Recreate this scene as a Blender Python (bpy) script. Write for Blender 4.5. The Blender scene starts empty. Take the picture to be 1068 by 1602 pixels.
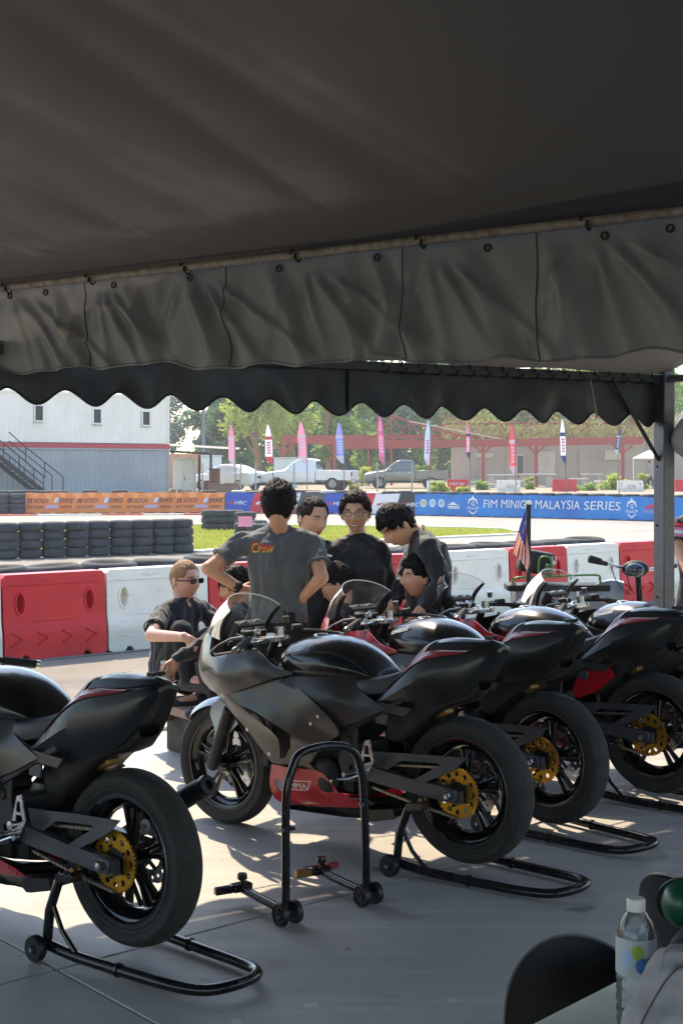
import bpy, bmesh, math, random
import numpy as np
from mathutils import Vector, Matrix, Quaternion
from mathutils.geometry import delaunay_2d_cdt
random.seed(7)
R = math.radians
scene = bpy.context.scene
COL = scene.collection

# ------------------------------------------------------------------ camera
FPX, CX, HZ, EYE = 2200.0, 534.0, 730.0, 1.72       # focal length in photo pixels, horizon row, eye height
cam_d = bpy.data.cameras.new('camera'); cam = bpy.data.objects.new('camera', cam_d); COL.objects.link(cam)
cam.location = (0, 0, EYE); cam.rotation_euler = (R(90), 0, 0)
cam_d.sensor_fit = 'VERTICAL'; cam_d.sensor_height = 24.0; cam_d.lens = 24.0*FPX/1602.0
cam_d.shift_y = -(801.0-HZ)/1602.0
cam_d.clip_start = 0.05; cam_d.clip_end = 3000
scene.camera = cam
# ------------------------------------------------------------------ light
SUN_EL, SUN_AZ = 53.0, -19.0                          # sun beyond the scene, a little to the left
world = bpy.data.worlds.new('World'); scene.world = world; world.use_nodes = True
wn = world.node_tree.nodes; wl = world.node_tree.links
bg = wn['Background']; sky = wn.new('ShaderNodeTexSky'); sky.sky_type = 'NISHITA'; sky.sun_disc = False
sky.sun_elevation = R(SUN_EL); sky.sun_rotation = R(SUN_AZ)
sky.air_density = 1.3; sky.dust_density = .8; sky.ozone_density = 1.0
wl.new(sky.outputs[0], bg.inputs[0]); bg.inputs[1].default_value = 0.15
sun_d = bpy.data.lights.new('sun', 'SUN'); sun = bpy.data.objects.new('sun', sun_d); COL.objects.link(sun)
sun_d.energy = 3.0; sun_d.angle = R(0.55); sun_d.color = (1.0, .83, .60)
_sd = Vector((math.sin(R(SUN_AZ))*math.cos(R(SUN_EL)), math.cos(R(SUN_AZ))*math.cos(R(SUN_EL)), math.sin(R(SUN_EL))))
sun.rotation_euler = _sd.to_track_quat('Z', 'Y').to_euler(); sun.location = (-4, 12, 14)
vs = scene.view_settings
vs.view_transform = 'Standard'; vs.look = 'None'; vs.gamma = 1.0; vs.use_curve_mapping = False; vs.exposure = 1.4
scene.cycles.max_bounces = 10; scene.cycles.transparent_max_bounces = 24; scene.cycles.diffuse_bounces = 4

# ------------------------------------------------------------------ helpers
def P(u, v, Y):
    "photo pixel and a distance along the view axis -> point"
    return Vector(((u-CX)/FPX*Y, Y, EYE-(v-HZ)/FPX*Y))
def G(u, v, z=0.0):
    "photo pixel on a level surface of height z -> point"
    return P(u, v, FPX*(EYE-z)/(v-HZ))
def lin(c):
    if isinstance(c, str):
        c = [int(c[i:i+2], 16)/255 for i in (0, 2, 4)]
    return tuple(x/12.92 if x <= .04045 else ((x+.055)/1.055)**2.4 for x in c)
MATS = {}
def M(name, col=None, rough=.55, metal=0., var=0., scale=8., bump=0., bscale=60., col2=None, coat=0., alpha=1., trans=0., ior=1.45, spec=.5, emit=0., sheen=0., stretch=None, rvar=0., transl=None):
    if name in MATS: return MATS[name]
    m = bpy.data.materials.new(name); m.use_nodes = True; MATS[name] = m
    nt = m.node_tree; n = nt.nodes; l = nt.links; b = n['Principled BSDF']
    c = lin(col)
    b.inputs['Base Color'].default_value = (*c, 1); b.inputs['Roughness'].default_value = rough
    b.inputs['Metallic'].default_value = metal; b.inputs['IOR'].default_value = ior
    b.inputs['Specular IOR Level'].default_value = spec
    if coat: b.inputs['Coat Weight'].default_value = coat; b.inputs['Coat Roughness'].default_value = .06
    if trans: b.inputs['Transmission Weight'].default_value = trans
    if alpha < 1: b.inputs['Alpha'].default_value = alpha
    if emit: b.inputs['Emission Color'].default_value = (*c, 1); b.inputs['Emission Strength'].default_value = emit
    if sheen: b.inputs['Sheen Weight'].default_value = sheen
    if var or bump or rvar:
        tc = n.new('ShaderNodeTexCoord'); src = tc.outputs['Object']
        if stretch:
            mp = n.new('ShaderNodeMapping'); mp.inputs['Scale'].default_value = stretch
            l.new(src, mp.inputs[0]); src = mp.outputs[0]
        nz = n.new('ShaderNodeTexNoise'); nz.inputs['Scale'].default_value = scale; nz.inputs['Detail'].default_value = 6; nz.inputs['Roughness'].default_value = .62
        l.new(src, nz.inputs['Vector'])
        if var:
            rp = n.new('ShaderNodeValToRGB'); rp.color_ramp.elements[0].position = .3; rp.color_ramp.elements[1].position = .7
            c2 = lin(col2) if col2 else tuple(min(1, x*(1+var)) for x in c)
            c1 = c if col2 else tuple(x*(1-var) for x in c)
            rp.color_ramp.elements[0].color = (*c1, 1); rp.color_ramp.elements[1].color = (*c2, 1)
            l.new(nz.outputs[0], rp.inputs[0]); l.new(rp.outputs[0], b.inputs['Base Color'])
        if rvar:
            mr = n.new('ShaderNodeMapRange'); mr.inputs['From Min'].default_value = .3; mr.inputs['From Max'].default_value = .7
            mr.inputs['To Min'].default_value = max(.02, rough-rvar); mr.inputs['To Max'].default_value = min(1, rough+rvar)
            l.new(nz.outputs[0], mr.inputs[0]); l.new(mr.outputs[0], b.inputs['Roughness'])
        if bump:
            n2 = n.new('ShaderNodeTexNoise'); n2.inputs['Scale'].default_value = bscale; n2.inputs['Detail'].default_value = 4
            l.new(src, n2.inputs['Vector'])
            bp = n.new('ShaderNodeBump'); bp.inputs['Strength'].default_value = bump; bp.inputs['Distance'].default_value = .01
            l.new(n2.outputs[0], bp.inputs['Height']); l.new(bp.outputs[0], b.inputs['Normal'])
    if transl:
        tr = n.new('ShaderNodeBsdfTranslucent'); tr.inputs[0].default_value = (*lin(transl[0]), 1)
        mx = n.new('ShaderNodeMixShader'); mx.inputs[0].default_value = transl[1]
        l.new(b.outputs[0], mx.inputs[1]); l.new(tr.outputs[0], mx.inputs[2]); l.new(mx.outputs[0], n['Material Output'].inputs[0])
    return m

ORD = ['first', 'second', 'third', 'fourth', 'fifth', 'sixth', 'seventh', 'eighth', 'ninth', 'tenth', 'eleventh', 'twelfth', 'thirteenth', 'fourteenth', 'fifteenth', 'sixteenth', 'seventeenth', 'eighteenth', 'nineteenth', 'twentieth']
def nth(k):
    return ORD[k] if k < 20 else ('twenty ', 'thirty ', 'forty ', 'fifty ')[k//10-2 if k % 10 != 9 else (k+1)//10-2]+(ORD[k % 10] if k % 10 != 9 else 'zeroth')
def tag(o, label=None, cat=None, group=None, kind=None):
    if label: o['label'] = label
    if cat: o['category'] = cat
    if group: o['group'] = group
    if kind: o['kind'] = kind
    return o
def empty(name, loc=(0, 0, 0), rz=0., label=None, cat=None, group=None):
    o = bpy.data.objects.new(name, None); COL.objects.link(o); o.location = loc; o.rotation_euler = (0, 0, rz); o.empty_display_size = .1
    return tag(o, label, cat, group)
def kids(o): return [c for c in list(COL.objects) if c.parent == o]
def copy_tree(o, parent=None):
    c = o.copy(); COL.objects.link(c); c.parent = parent
    for ch in list(o.children): copy_tree(ch, c)
    return c
def mesh_obj(name, me, mat, parent=None, loc=None, rot=None, smooth=38):
    o = bpy.data.objects.new(name, me); COL.objects.link(o)
    for m in (mat if isinstance(mat, (list, tuple)) else [mat]): me.materials.append(m)
    if smooth:
        me.polygons.foreach_set('use_smooth', [True]*len(me.polygons)); me.set_sharp_from_angle(angle=R(smooth))
    if parent: o.parent = parent
    if loc is not None: o.location = loc
    if rot is not None: o.rotation_euler = rot
    return o

def frame_from(d):
    d = Vector(d).normalized(); a = Vector((0, 0, 1)) if abs(d.z) < .95 else Vector((0, 1, 0))
    x = a.cross(d).normalized(); return x, d.cross(x)
class MB:
    def __init__(s): s.v = []; s.f = []; s.m = []
    def add(s, vs, fs, mi=0):
        k = len(s.v); s.v.extend([tuple(p) for p in vs]); s.f.extend([tuple(k+i for i in f) for f in fs]); s.m.extend([mi]*len(fs)); return s
    def box(s, c, size, rot=None, mi=0, taper=1.):
        x, y, z = (q/2 for q in size)
        vs = [Vector((a*x*(taper if k > 0 else 1), b*y*(taper if k > 0 else 1), k*z)) for k in (-1, 1) for b in (-1, 1) for a in (-1, 1)]
        if rot is not None:
            q = rot if isinstance(rot, (Matrix, Quaternion)) else Matrix.Rotation(rot, 3, 'Z')
            vs = [q @ v for v in vs]
        c = Vector(c)
        return s.add([v+c for v in vs], [(0, 2, 3, 1), (4, 5, 7, 6), (0, 1, 5, 4), (2, 6, 7, 3), (0, 4, 6, 2), (1, 3, 7, 5)], mi)
    def bar(s, a, b, w, h=None, mi=0, up=(0, 0, 1)):
        "rectangular bar from a to b"
        a, b = Vector(a), Vector(b); d = (b-a).normalized(); up = Vector(up)
        if abs(d.dot(up)) > .98: up = Vector((1, 0, 0))
        x = d.cross(up).normalized(); y = x.cross(d); h = h or w
        vs = [p+x*i*w/2+y*j*h/2 for p in (a, b) for i, j in ((-1, -1), (1, -1), (1, 1), (-1, 1))]
        return s.add(vs, [(3, 2, 1, 0), (4, 5, 6, 7), (0, 1, 5, 4), (1, 2, 6, 5), (2, 3, 7, 6), (3, 0, 4, 7)], mi)
    def tube(s, pts, r, n=8, closed=False, mi=0, caps=True, sx=1.):
        pts = [Vector(p) for p in pts]; N = len(pts); rs = r if isinstance(r, (list, tuple)) else [r]*N
        x, y = frame_from((pts[1]-pts[0])); vs = []; prev = None
        for i, p in enumerate(pts):
            a = pts[(i-1) % N] if (closed or i > 0) else p; b = pts[(i+1) % N] if (closed or i < N-1) else p
            d = (b-a).normalized()
            if prev is not None:
                q = prev.rotation_difference(d); x = q @ x
            x = (x-d*x.dot(d)).normalized(); y = d.cross(x); prev = d
            vs += [p+(x*math.cos(2*math.pi*k/n)*sx+y*math.sin(2*math.pi*k/n))*rs[i] for k in range(n)]
        fs = []
        for i in range(N if closed else N-1):
            j = (i+1) % N
            fs += [(i*n+k, i*n+(k+1) % n, j*n+(k+1) % n, j*n+k) for k in range(n)]
        if caps and not closed: fs += [tuple(range(n-1, -1, -1)), tuple((N-1)*n+k for k in range(n))]
        return s.add(vs, fs, mi)
    def lathe(s, prof, o=(0, 0, 0), axis=(0, 1, 0), n=24, mi=0, closed=False):
        "prof: list of (radius, distance along axis)"
        o = Vector(o); ax = Vector(axis).normalized(); x, y = frame_from(ax); vs = []; fs = []
        for r, a in prof:
            r = max(r, 1e-4)
            vs += [o+ax*a+(x*math.cos(2*math.pi*k/n)+y*math.sin(2*math.pi*k/n))*r for k in range(n)]
        m = len(prof)
        for i in range(m if closed else m-1):
            j = (i+1) % m
            fs += [(i*n+k, i*n+(k+1) % n, j*n+(k+1) % n, j*n+k) for k in range(n)]
        return s.add(vs, fs, mi)
    def grid(s, rows, mi=0, wrap=False, flip=False):
        n = len(rows[0]); vs = [p for r in rows for p in r]; fs = []
        for i in range(len(rows)-1):
            for k in range(n if wrap else n-1):
                q = (i*n+k, i*n+(k+1) % n, (i+1)*n+(k+1) % n, (i+1)*n+k)
                fs.append(q[::-1] if flip else q)
        return s.add(vs, fs, mi)
    def ell(s, c, r, rot=None, nu=16, nv=10, mi=0):
        c = Vector(c); r = r if isinstance(r, (tuple, list)) else (r, r, r); rows = []
        for i in range(nv+1):
            t = math.pi*i/nv; t = min(max(t, .02), math.pi-.02); row = []
            for k in range(nu):
                a = 2*math.pi*k/nu; v = Vector((r[0]*math.sin(t)*math.cos(a), r[1]*math.sin(t)*math.sin(a), r[2]*math.cos(t)))
                row.append(c+(rot @ v if rot is not None else v))
            rows.append(row)
        s.grid(rows, mi, wrap=True, flip=True); k = len(s.v)
        s.f += [tuple(k-nu*(nv+1)+i for i in range(nu)), tuple(k-1-i for i in range(nu))]; s.m += [mi, mi]
        return s
    def mirror(s):
        "add a copy mirrored in y"
        k = len(s.v); s.v += [(x, -y, z) for x, y, z in s.v]; s.f += [tuple(k+i for i in reversed(f)) for f in s.f]; s.m += s.m[:]; return s
    def xf(s, mat):
        s.v = [tuple(mat @ Vector(p)) for p in s.v]; return s
    def mesh(s, name):
        me = bpy.data.meshes.new(name); me.from_pydata(s.v, [], s.f)
        if any(s.m): me.polygons.foreach_set('material_index', s.m)
        me.update(); return me
    def build(s, name, mat, parent=None, loc=None, rot=None, smooth=38, bevel=0., seg=1):
        me = s.mesh(name)
        if bevel:
            bm = bmesh.new(); bm.from_mesh(me); bmesh.ops.remove_doubles(bm, verts=bm.verts, dist=1e-5)
            es = [e for e in bm.edges if len(e.link_faces) == 2 and e.calc_face_angle(0) > R(30)]
            bmesh.ops.bevel(bm, geom=es, offset=bevel, segments=seg, affect='EDGES', profile=.6)
            bm.to_mesh(me); bm.free()
        return mesh_obj(name, me, mat, parent, loc, rot, smooth)

def in_poly(x, y, poly):
    c = False; j = len(poly)-1
    for i in range(len(poly)):
        xi, yi = poly[i]; xj, yj = poly[j]
        if (yi > y) != (yj > y) and x < (xj-xi)*(y-yi)/(yj-yi)+xi: c = not c
        j = i
    return c
def dist_seg(p, a, b):
    ax, ay = a; bx, by = b; dx, dy = bx-ax, by-ay; L = dx*dx+dy*dy or 1e-9
    t = max(0, min(1, ((p[0]-ax)*dx+(p[1]-ay)*dy)/L)); return math.hypot(p[0]-ax-t*dx, p[1]-ay-t*dy)
def spl(pts, n=6, closed=True):
    "catmull-rom through 2-d or 3-d points"
    out = []; N = len(pts); pts = [np.array(p, float) for p in pts]
    for i in range(N if closed else N-1):
        p0 = pts[(i-1) % N] if closed or i > 0 else pts[i]; p1 = pts[i]; p2 = pts[(i+1) % N]; p3 = pts[(i+2) % N] if closed or i < N-2 else p2
        for k in range(n):
            t = k/n; out.append(tuple(.5*((2*p1)+(-p0+p2)*t+(2*p0-5*p1+4*p2-p3)*t*t+(-p0+3*p1-3*p2+p3)*t**3)))
    if not closed: out.append(tuple(pts[-1]))
    return out
def densify(poly, step):
    out = []
    for i in range(len(poly)):
        a, b = poly[i], poly[(i+1) % len(poly)]; n = max(1, int(math.hypot(b[0]-a[0], b[1]-a[1])/step))
        out += [(a[0]+(b[0]-a[0])*k/n, a[1]+(b[1]-a[1])*k/n) for k in range(n)]
    return out
def tri2d(poly, holes=(), step=None):
    "triangulate an outline with holes; returns 2-d points, triangles, boundary loops"
    loops = [densify(p, step) if step else list(p) for p in [poly, *holes]]
    vs = []; es = []; lp = []
    for L in loops:
        k = len(vs); vs += L; es += [(k+i, k+(i+1) % len(L)) for i in range(len(L))]; lp.append(list(range(k, k+len(L))))
    if step:
        xs = [p[0] for p in loops[0]]; ys = [p[1] for p in loops[0]]
        y = min(ys)+step*.5; r = 0
        while y < max(ys):
            x = min(xs)+step*(.5 if r % 2 else 1.)
            while x < max(xs):
                if in_poly(x, y, loops[0]) and not any(in_poly(x, y, h) for h in loops[1:]):
                    if min(dist_seg((x, y), vs[a], vs[b]) for a, b in es if abs(vs[a][0]-x) < 3*step) > step*.45 if any(abs(vs[a][0]-x) < 3*step for a, b in es) else True: vs.append((x, y))
                x += step
            y += step*.87; r += 1
    ov, oe, of, *_ = delaunay_2d_cdt([Vector(v) for v in vs], es, [], 0, 1e-6)
    pts = [tuple(v) for v in ov]; tris = []
    for f in of:
        cx = sum(pts[i][0] for i in f)/len(f); cy = sum(pts[i][1] for i in f)/len(f)
        if in_poly(cx, cy, loops[0]) and not any(in_poly(cx, cy, h) for h in loops[1:]): tris.append(tuple(f))
    return pts, tris
def shell(poly, holes, fn, fn2, step=None):
    "outline in 2-d lifted to a solid sheet between the surfaces fn and fn2"
    pts, tris = tri2d(poly, holes, step); mb = MB(); n = len(pts)
    a = [fn(*p) for p in pts]; b = [fn2(*p) for p in pts]
    cnt = {}
    for f in tris:
        for i in range(len(f)):
            e = (f[i], f[(i+1) % len(f)]); cnt[e] = 1
    fs = list(tris)+[tuple(n+i for i in reversed(f)) for f in tris]
    for (i, j) in cnt:
        if (j, i) not in cnt: fs.append((j, i, n+i, n+j))
    mb.add(a+b, fs); return mb
def plate(poly, holes, o, ex, ey, t, step=None):
    "flat plate: outline in the plane (o, ex, ey), thickness t along ex x ey"
    o, ex, ey = Vector(o), Vector(ex).normalized(), Vector(ey).normalized(); nz = ex.cross(ey)
    return shell(poly, holes, lambda x, y: o+ex*x+ey*y+nz*t/2, lambda x, y: o+ex*x+ey*y-nz*t/2, step)
def circ(cx, cy, r, n=16, ry=None, a0=0): return [(cx+r*math.cos(a0+2*math.pi*k/n), cy+(ry or r)*math.sin(a0+2*math.pi*k/n)) for k in range(n)]
def rbf(ctrl):
    "smooth surface y(x, z) through control points (x, z, y)"
    c = np.array(ctrl, float); n = len(c); d = np.hypot(c[:, None, 0]-c[None, :, 0], c[:, None, 1]-c[None, :, 1])
    K = np.where(d > 0, d*d*np.log(np.maximum(d, 1e-9)), 0); Pm = np.c_[np.ones(n), c[:, :2]]
    A = np.block([[K+np.eye(n)*2e-4, Pm], [Pm.T, np.zeros((3, 3))]]); w = np.linalg.solve(A, np.r_[c[:, 2], 0, 0, 0])
    def fn(x, z):
        r = np.hypot(c[:, 0]-x, c[:, 1]-z); k = np.where(r > 0, r*r*np.log(np.maximum(r, 1e-9)), 0)
        return float(k @ w[:n]+w[n]+w[n+1]*x+w[n+2]*z)
    return fn
class Loft:
    "grid of points rows[i][j]; smooth evaluation at (s, t) in 0..1"
    def __init__(s, rows): s.g = np.array(rows, float)
    def ev(s, a, b):
        def w(t, n):
            x = min(max(t, 0), 1)*(n-1); i = min(int(x), n-2); return i, x-i
        def cr(p, t): return .5*((2*p[1])+(-p[0]+p[2])*t+(2*p[0]-5*p[1]+4*p[2]-p[3])*t*t+(-p[0]+3*p[1]-3*p[2]+p[3])*t**3)
        n, m = s.g.shape[:2]; i, fi = w(a, n); j, fj = w(b, m); ii = [min(max(i+k, 0), n-1) for k in (-1, 0, 1, 2)]; jj = [min(max(j+k, 0), m-1) for k in (-1, 0, 1, 2)]
        return cr([cr([s.g[p, q] for q in jj], fj) for p in ii], fi)
    def nrm(s, a, b):
        e = .004; d1 = s.ev(min(a+e, 1), b)-s.ev(max(a-e, 0), b); d2 = s.ev(a, min(b+e, 1))-s.ev(a, max(b-e, 0)); n = np.cross(d1, d2); return n/(np.linalg.norm(n) or 1)
    def crisp(s, na, mi=0):
        "smooth along, straight facets across"
        m = s.g.shape[1]; return MB().grid([[s.ev(i/na, j/(m-1)) for j in range(m)] for i in range(na+1)], mi)
    def mb(s, na, nb, flip=False, mi=0):
        return MB().grid([[s.ev(i/na, j/nb) for j in range(nb+1)] for i in range(na+1)], mi, flip=flip)
    def decal(s, pts, tris, off):
        "pts: (a, b) pairs on the surface"
        out = [s.ev(a, b)+s.nrm(a, b)*off for a, b in pts]; return MB().add(out, tris)
_tmp = bpy.data.scenes.new('scratch')
def evaluated(ob):
    "evaluate one object alone, without waking the whole scene"
    _tmp.collection.objects.link(ob); vl = _tmp.view_layers[0]; vl.update(); return ob.evaluated_get(vl.depsgraph)
_txt = {}
def text2d(t, shear=0., bold=0.):
    "lettering as 2-d points and faces, cap height 1, left edge at 0"
    key = (t, shear, bold)
    if key in _txt: return _txt[key]
    cu = bpy.data.curves.new('lettering', 'FONT'); cu.body = t; cu.shear = shear; cu.offset = bold*.3; cu.resolution_u = 3; cu.size = 1.37
    ob = bpy.data.objects.new('lettering', cu); ev = evaluated(ob)
    me = ev.to_mesh(); v = [(p.co.x, p.co.y) for p in me.vertices]; f = [tuple(p.vertices) for p in me.polygons]
    ev.to_mesh_clear(); bpy.data.objects.remove(ob); bpy.data.curves.remove(cu)
    x0 = min(p[0] for p in v); v = [(p[0]-x0, p[1]) for p in v]; _txt[key] = (v, f); return v, f
def text_on(mb, t, o, ex, ey, h, width=None, shear=0., bold=0., center=False, mi=0):
    "lettering laid in the plane (o, ex, ey) with letter height h"
    v, f = text2d(t, shear, bold); W = max(p[0] for p in v); sx = h if width is None else width/W
    o, ex, ey = Vector(o), Vector(ex), Vector(ey); dx = -W*sx/2 if center else 0
    return mb.add([o+ex*(x*sx+dx)+ey*(y*h) for x, y in v], f, mi)
def remesh(mb, name, vox, smooth_it=4, disp=None):
    "one continuous skin over overlapping shapes"
    me = mb.mesh(name); ob = bpy.data.objects.new(name, me)
    m = ob.modifiers.new('r', 'REMESH'); m.mode = 'VOXEL'; m.voxel_size = vox
    if smooth_it:
        k = ob.modifiers.new('s', 'SMOOTH'); k.factor = .5; k.iterations = smooth_it
    out = bpy.data.meshes.new_from_object(evaluated(ob)); bpy.data.objects.remove(ob)
    if disp:
        n = len(out.vertices); co = np.empty(n*3, np.float32); no = np.empty(n*3, np.float32); out.vertices.foreach_get('co', co); out.vertex_normals.foreach_get('vector', no)
        co = co.reshape(-1, 3); no = no.reshape(-1, 3); d = np.array([disp(Vector(c)) for c in co], np.float32); out.vertices.foreach_set('co', (co+no*d[:, None]).ravel()); out.update()
    out.name = name; return out
# ================================================================== setting
E1 = Vector((.760, .650, 0)).normalized(); E2 = Vector((-E1.y, E1.x, 0))      # the paddock's own grid: along the row, and away from it
def sheet(name, pts, z, mat):
    mb = MB(); ps, ts = tri2d([(p[0], p[1]) for p in pts]); mb.add([(x, y, z) for x, y in ps], ts)
    return tag(mb.build(name, mat, smooth=0), kind='structure')
def ground_mat(name, c1, c2, scale, rough, bump, bscale, speck=None, stain=None, streak=None, marks=False):
    m = bpy.data.materials.new(name); m.use_nodes = True; nt = m.node_tree; n = nt.nodes; l = nt.links; b = n['Principled BSDF']
    tc = n.new('ShaderNodeTexCoord'); src = tc.outputs['Object']
    def noise(s, d=7, r=.6, st=None):
        q = n.new('ShaderNodeTexNoise'); q.inputs['Scale'].default_value = s; q.inputs['Detail'].default_value = d; q.inputs['Roughness'].default_value = r
        if st:
            mp = n.new('ShaderNodeMapping'); mp.inputs['Rotation'].default_value = (0, 0, st[0]); mp.inputs['Scale'].default_value = st[1]; l.new(src, mp.inputs[0]); l.new(mp.outputs[0], q.inputs['Vector'])
        else: l.new(src, q.inputs['Vector'])
        return q.outputs[0]
    def ramp(f, p0, p1, a=(0, 0, 0), bb=(1, 1, 1)):
        r = n.new('ShaderNodeValToRGB'); r.color_ramp.elements[0].position = p0; r.color_ramp.elements[1].position = p1
        r.color_ramp.elements[0].color = (*a, 1); r.color_ramp.elements[1].color = (*bb, 1); l.new(f, r.inputs[0]); return r.outputs[0]
    def mix(fac, a, bb, mode='MIX', k=None):
        x = n.new('ShaderNodeMix'); x.data_type = 'RGBA'; x.blend_type = mode
        if k is None: l.new(fac, x.inputs[0])
        else: x.inputs[0].default_value = k
        for s, v in ((6, a), (7, bb)):
            if isinstance(v, tuple): x.inputs[s].default_value = (*v, 1)
            else: l.new(v, x.inputs[s])
        return x.outputs[2]
    col = ramp(noise(scale), .3, .7, lin(c1), lin(c2))
    if stain: col = mix(ramp(noise(stain[1], 5, .7), .52, .66), col, lin(stain[0]))
    if streak: col = mix(ramp(noise(streak[1], 6, .6, (streak[2], (1, 9, 1))), .5, .75), col, lin(streak[0]))
    if speck: col = mix(None, col, ramp(noise(speck, 2, .5), .3, .7, (.9, .9, .9), (1.1, 1.1, 1.1)), 'MULTIPLY', 1.)
    if marks:       # oil spots, rubber marks and pale scuffs
        col = mix(ramp(noise(2.6, 3, .5), .68, .74), col, lin('55534f')); col = mix(ramp(noise(1.3, 8, .7, (R(70), (.6, 14, 1))), .63, .72), col, lin('66645f')); col = mix(ramp(noise(7, 2, .4), .735, .76), col, lin('bdbab3')); col = mix(ramp(noise(26, 2, .5), .74, .77), col, lin('4a4743'))
    l.new(col, b.inputs['Base Color']); b.inputs['Roughness'].default_value = rough
    bp = n.new('ShaderNodeBump'); bp.inputs['Strength'].default_value = bump; bp.inputs['Distance'].default_value = .01
    l.new(noise(bscale, 5, .65), bp.inputs['Height']); l.new(bp.outputs[0], b.inputs['Normal'])
    return m
m_dirt = ground_mat('dry_earth', '8a7a66', 'a8977e', .35, .95, .5, 6, 14, ('7d7a52', .09))
m_asph = ground_mat('worn_asphalt', '7e766b', '958c80', 1.1, .9, .6, 220, 160, ('6d675f', .5))
m_track = ground_mat('pale_track_asphalt', '8d887f', '9f998e', .35, .88, .25, 120, 60, ('8d887f', .2), ('85807a', .25, R(25)))
m_conc = ground_mat('power_floated_concrete', '99958f', 'aea9a2', .9, .6, .10, 150, 190, ('85817c', .7), ('b6b1a9', .8, R(42)), marks=True)
m_kerbpaint = M('kerb_white_paint', 'd9d6cf', .7, var=.1, scale=6, col2='b3aea5')
m_grassbase = ground_mat('lawn_soil', '7d8238', 'a09c50', .6, .95, .6, 30, 20, ('8f8a4c', .25))
def gz_far(y):      # the yard beyond the banner wall lies a little higher
    t = max(0, min(1, (y-55)/13)); return -.03+.42*t*t*(3-2*t)
tag(MB().grid([[(x, y, gz_far(y)) for x in (-290, -150, -60, -20, 0, 20, 60, 150, 290)] for y in (48, 52, 55, 57, 59, 61, 63, 65, 67, 69, 75, 100, 160, 320)], flip=True).build('ground', m_dirt, smooth=60), kind='structure')
S0 = G(199, 1152); S1 = S0+E1                     # the slab's far edge
def on_edge(k, d): return S0+E1*k+E2*d
sheet('asphalt', [on_edge(-60, .17), on_edge(60, .17), (46, 60), (-60, 49.5)], -.012, m_asph)
# concrete floor: separate cast panels with open joints
fl = MB().add([tuple(on_edge(a, b))[:2]+(-.03,) for a, b in ((-14, .0), (14, .0), (14, -14), (-14, -14))], [(0, 1, 2, 3)]).build('concrete_floor', M('joint_filler', '3a3936', .95), smooth=0)
tag(fl, kind='structure')
for i in range(-4, 4):
    for j in range(4):
        a0, a1, b0, b1 = i*3.3+.9, i*3.3+3.3+.892, -j*3.42, -j*3.42-3.412
        c = [on_edge(a, b) for a, b in ((a0, b1), (a1, b1), (a1, b0), (a0, b0))]
        mb = MB(); mb.add([(p.x, p.y, z) for z in (-.028, 0) for p in c], [(3, 2, 1, 0), (4, 5, 6, 7), (0, 1, 5, 4), (1, 2, 6, 5), (2, 3, 7, 6), (3, 0, 4, 7)])
        mb.build('floor_panel', m_conc, fl, smooth=0, bevel=.004)
for k in range(-8, 9):
    o = MB().bar(on_edge(k*1.2+.006, .08)+Vector((0, 0, .0)), on_edge(k*1.2+1.194, .08), .14, .05).build('edge_strip' if k == -8 else 'edge_strip', m_kerbpaint, fl, smooth=0, bevel=.006)
# race track beyond the barrier, grass island, kerbs
sheet('race_track', [(-60, 18), (60, 40), (60, 62), (40, 58.5), (-2, 50.9), (-14, 52), (-60, 54)], -.008, m_track)
BA, BB = G(60, 1025), Vector((3.95, 18.26, 0))      # line of the plastic barriers
isl = [G(u, v) for u, v in [(-40, 868), (120, 866), (300, 861), (420, 853), (560, 845), (700, 839), (760, 837), (795, 834.5), (806, 832), (790, 829.5), (720, 827), (640, 825.5), (540, 824), (400, 822.5), (250, 822), (100, 822), (-60, 822)]]
sheet('grass_island_soil', isl, .0, m_grassbase)
rg = random.Random(3); gb = MB(); poly = [(p.x, p.y) for p in isl]
xs = [p[0] for p in poly]; ys = [p[1] for p in poly]
while len(gb.f) < 30000:
    x, y = rg.uniform(min(xs), max(xs)), rg.uniform(min(ys), max(ys))
    if not in_poly(x, y, poly): continue
    a = rg.uniform(0, 6.28); h = rg.uniform(.03, .085); w = .018
    dx, dy = math.cos(a)*w, math.sin(a)*w; lx, ly = rg.uniform(-.03, .03), rg.uniform(-.03, .03)
    gb.add([(x-dx, y-dy, 0), (x+dx, y+dy, 0), (x+lx, y+ly, h)], [(0, 1, 2)])
tag(gb.build('grass', M('grass_blades', '93a03a', .8, var=.5, scale=.5, col2='c0b860', transl=('b5bb50', .35)), smooth=0), 'short sunlit yellow green grass on the island inside the track', 'grass', kind='stuff')
kb = random.Random(5)
def kerb(name, pts, w, cols, step=1.0):
    "flat track kerb of painted blocks"
    root = None; out = []
    for a, b in zip(pts, pts[1:]):
        d = (b-a); L = d.length; d.normalize(); n = max(1, int(L/step))
        out += [(a+d*L*k/n, a+d*L*(k+1)/n) for k in range(n)]
    root = MB().tube([out[0][0]-Vector((0, 0, .02)), out[0][1]-Vector((0, 0, .02))], .01, 4).build(name, MATS['kerb_white_paint'])
    tag(root, kind='structure')
    for k, (a, b) in enumerate(out):
        MB().bar(a+Vector((0, 0, .008)), b+Vector((0, 0, .008))-(b-a).normalized()*.01, w, .05).build('kerb_block', cols[k % len(cols)], root, smooth=0)
m_kred = M('kerb_red_paint', 'b8483a', .75, var=.1, scale=4)
kerb('track_kerb', [G(-30, 806.5), G(60, 806), G(160, 805.5), G(352, 805)], .45, [m_kred, MATS['kerb_white_paint']], 1.3)
kerb('island_kerb', [G(u, v) for u, v in [(-40, 820.5), (250, 820.8), (540, 822.6), (720, 825.4), (795, 828), (815, 832)]], .35, [MATS['kerb_white_paint'], M('kerb_pale_green', 'b9c8a2', .8)], 2.2)
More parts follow.
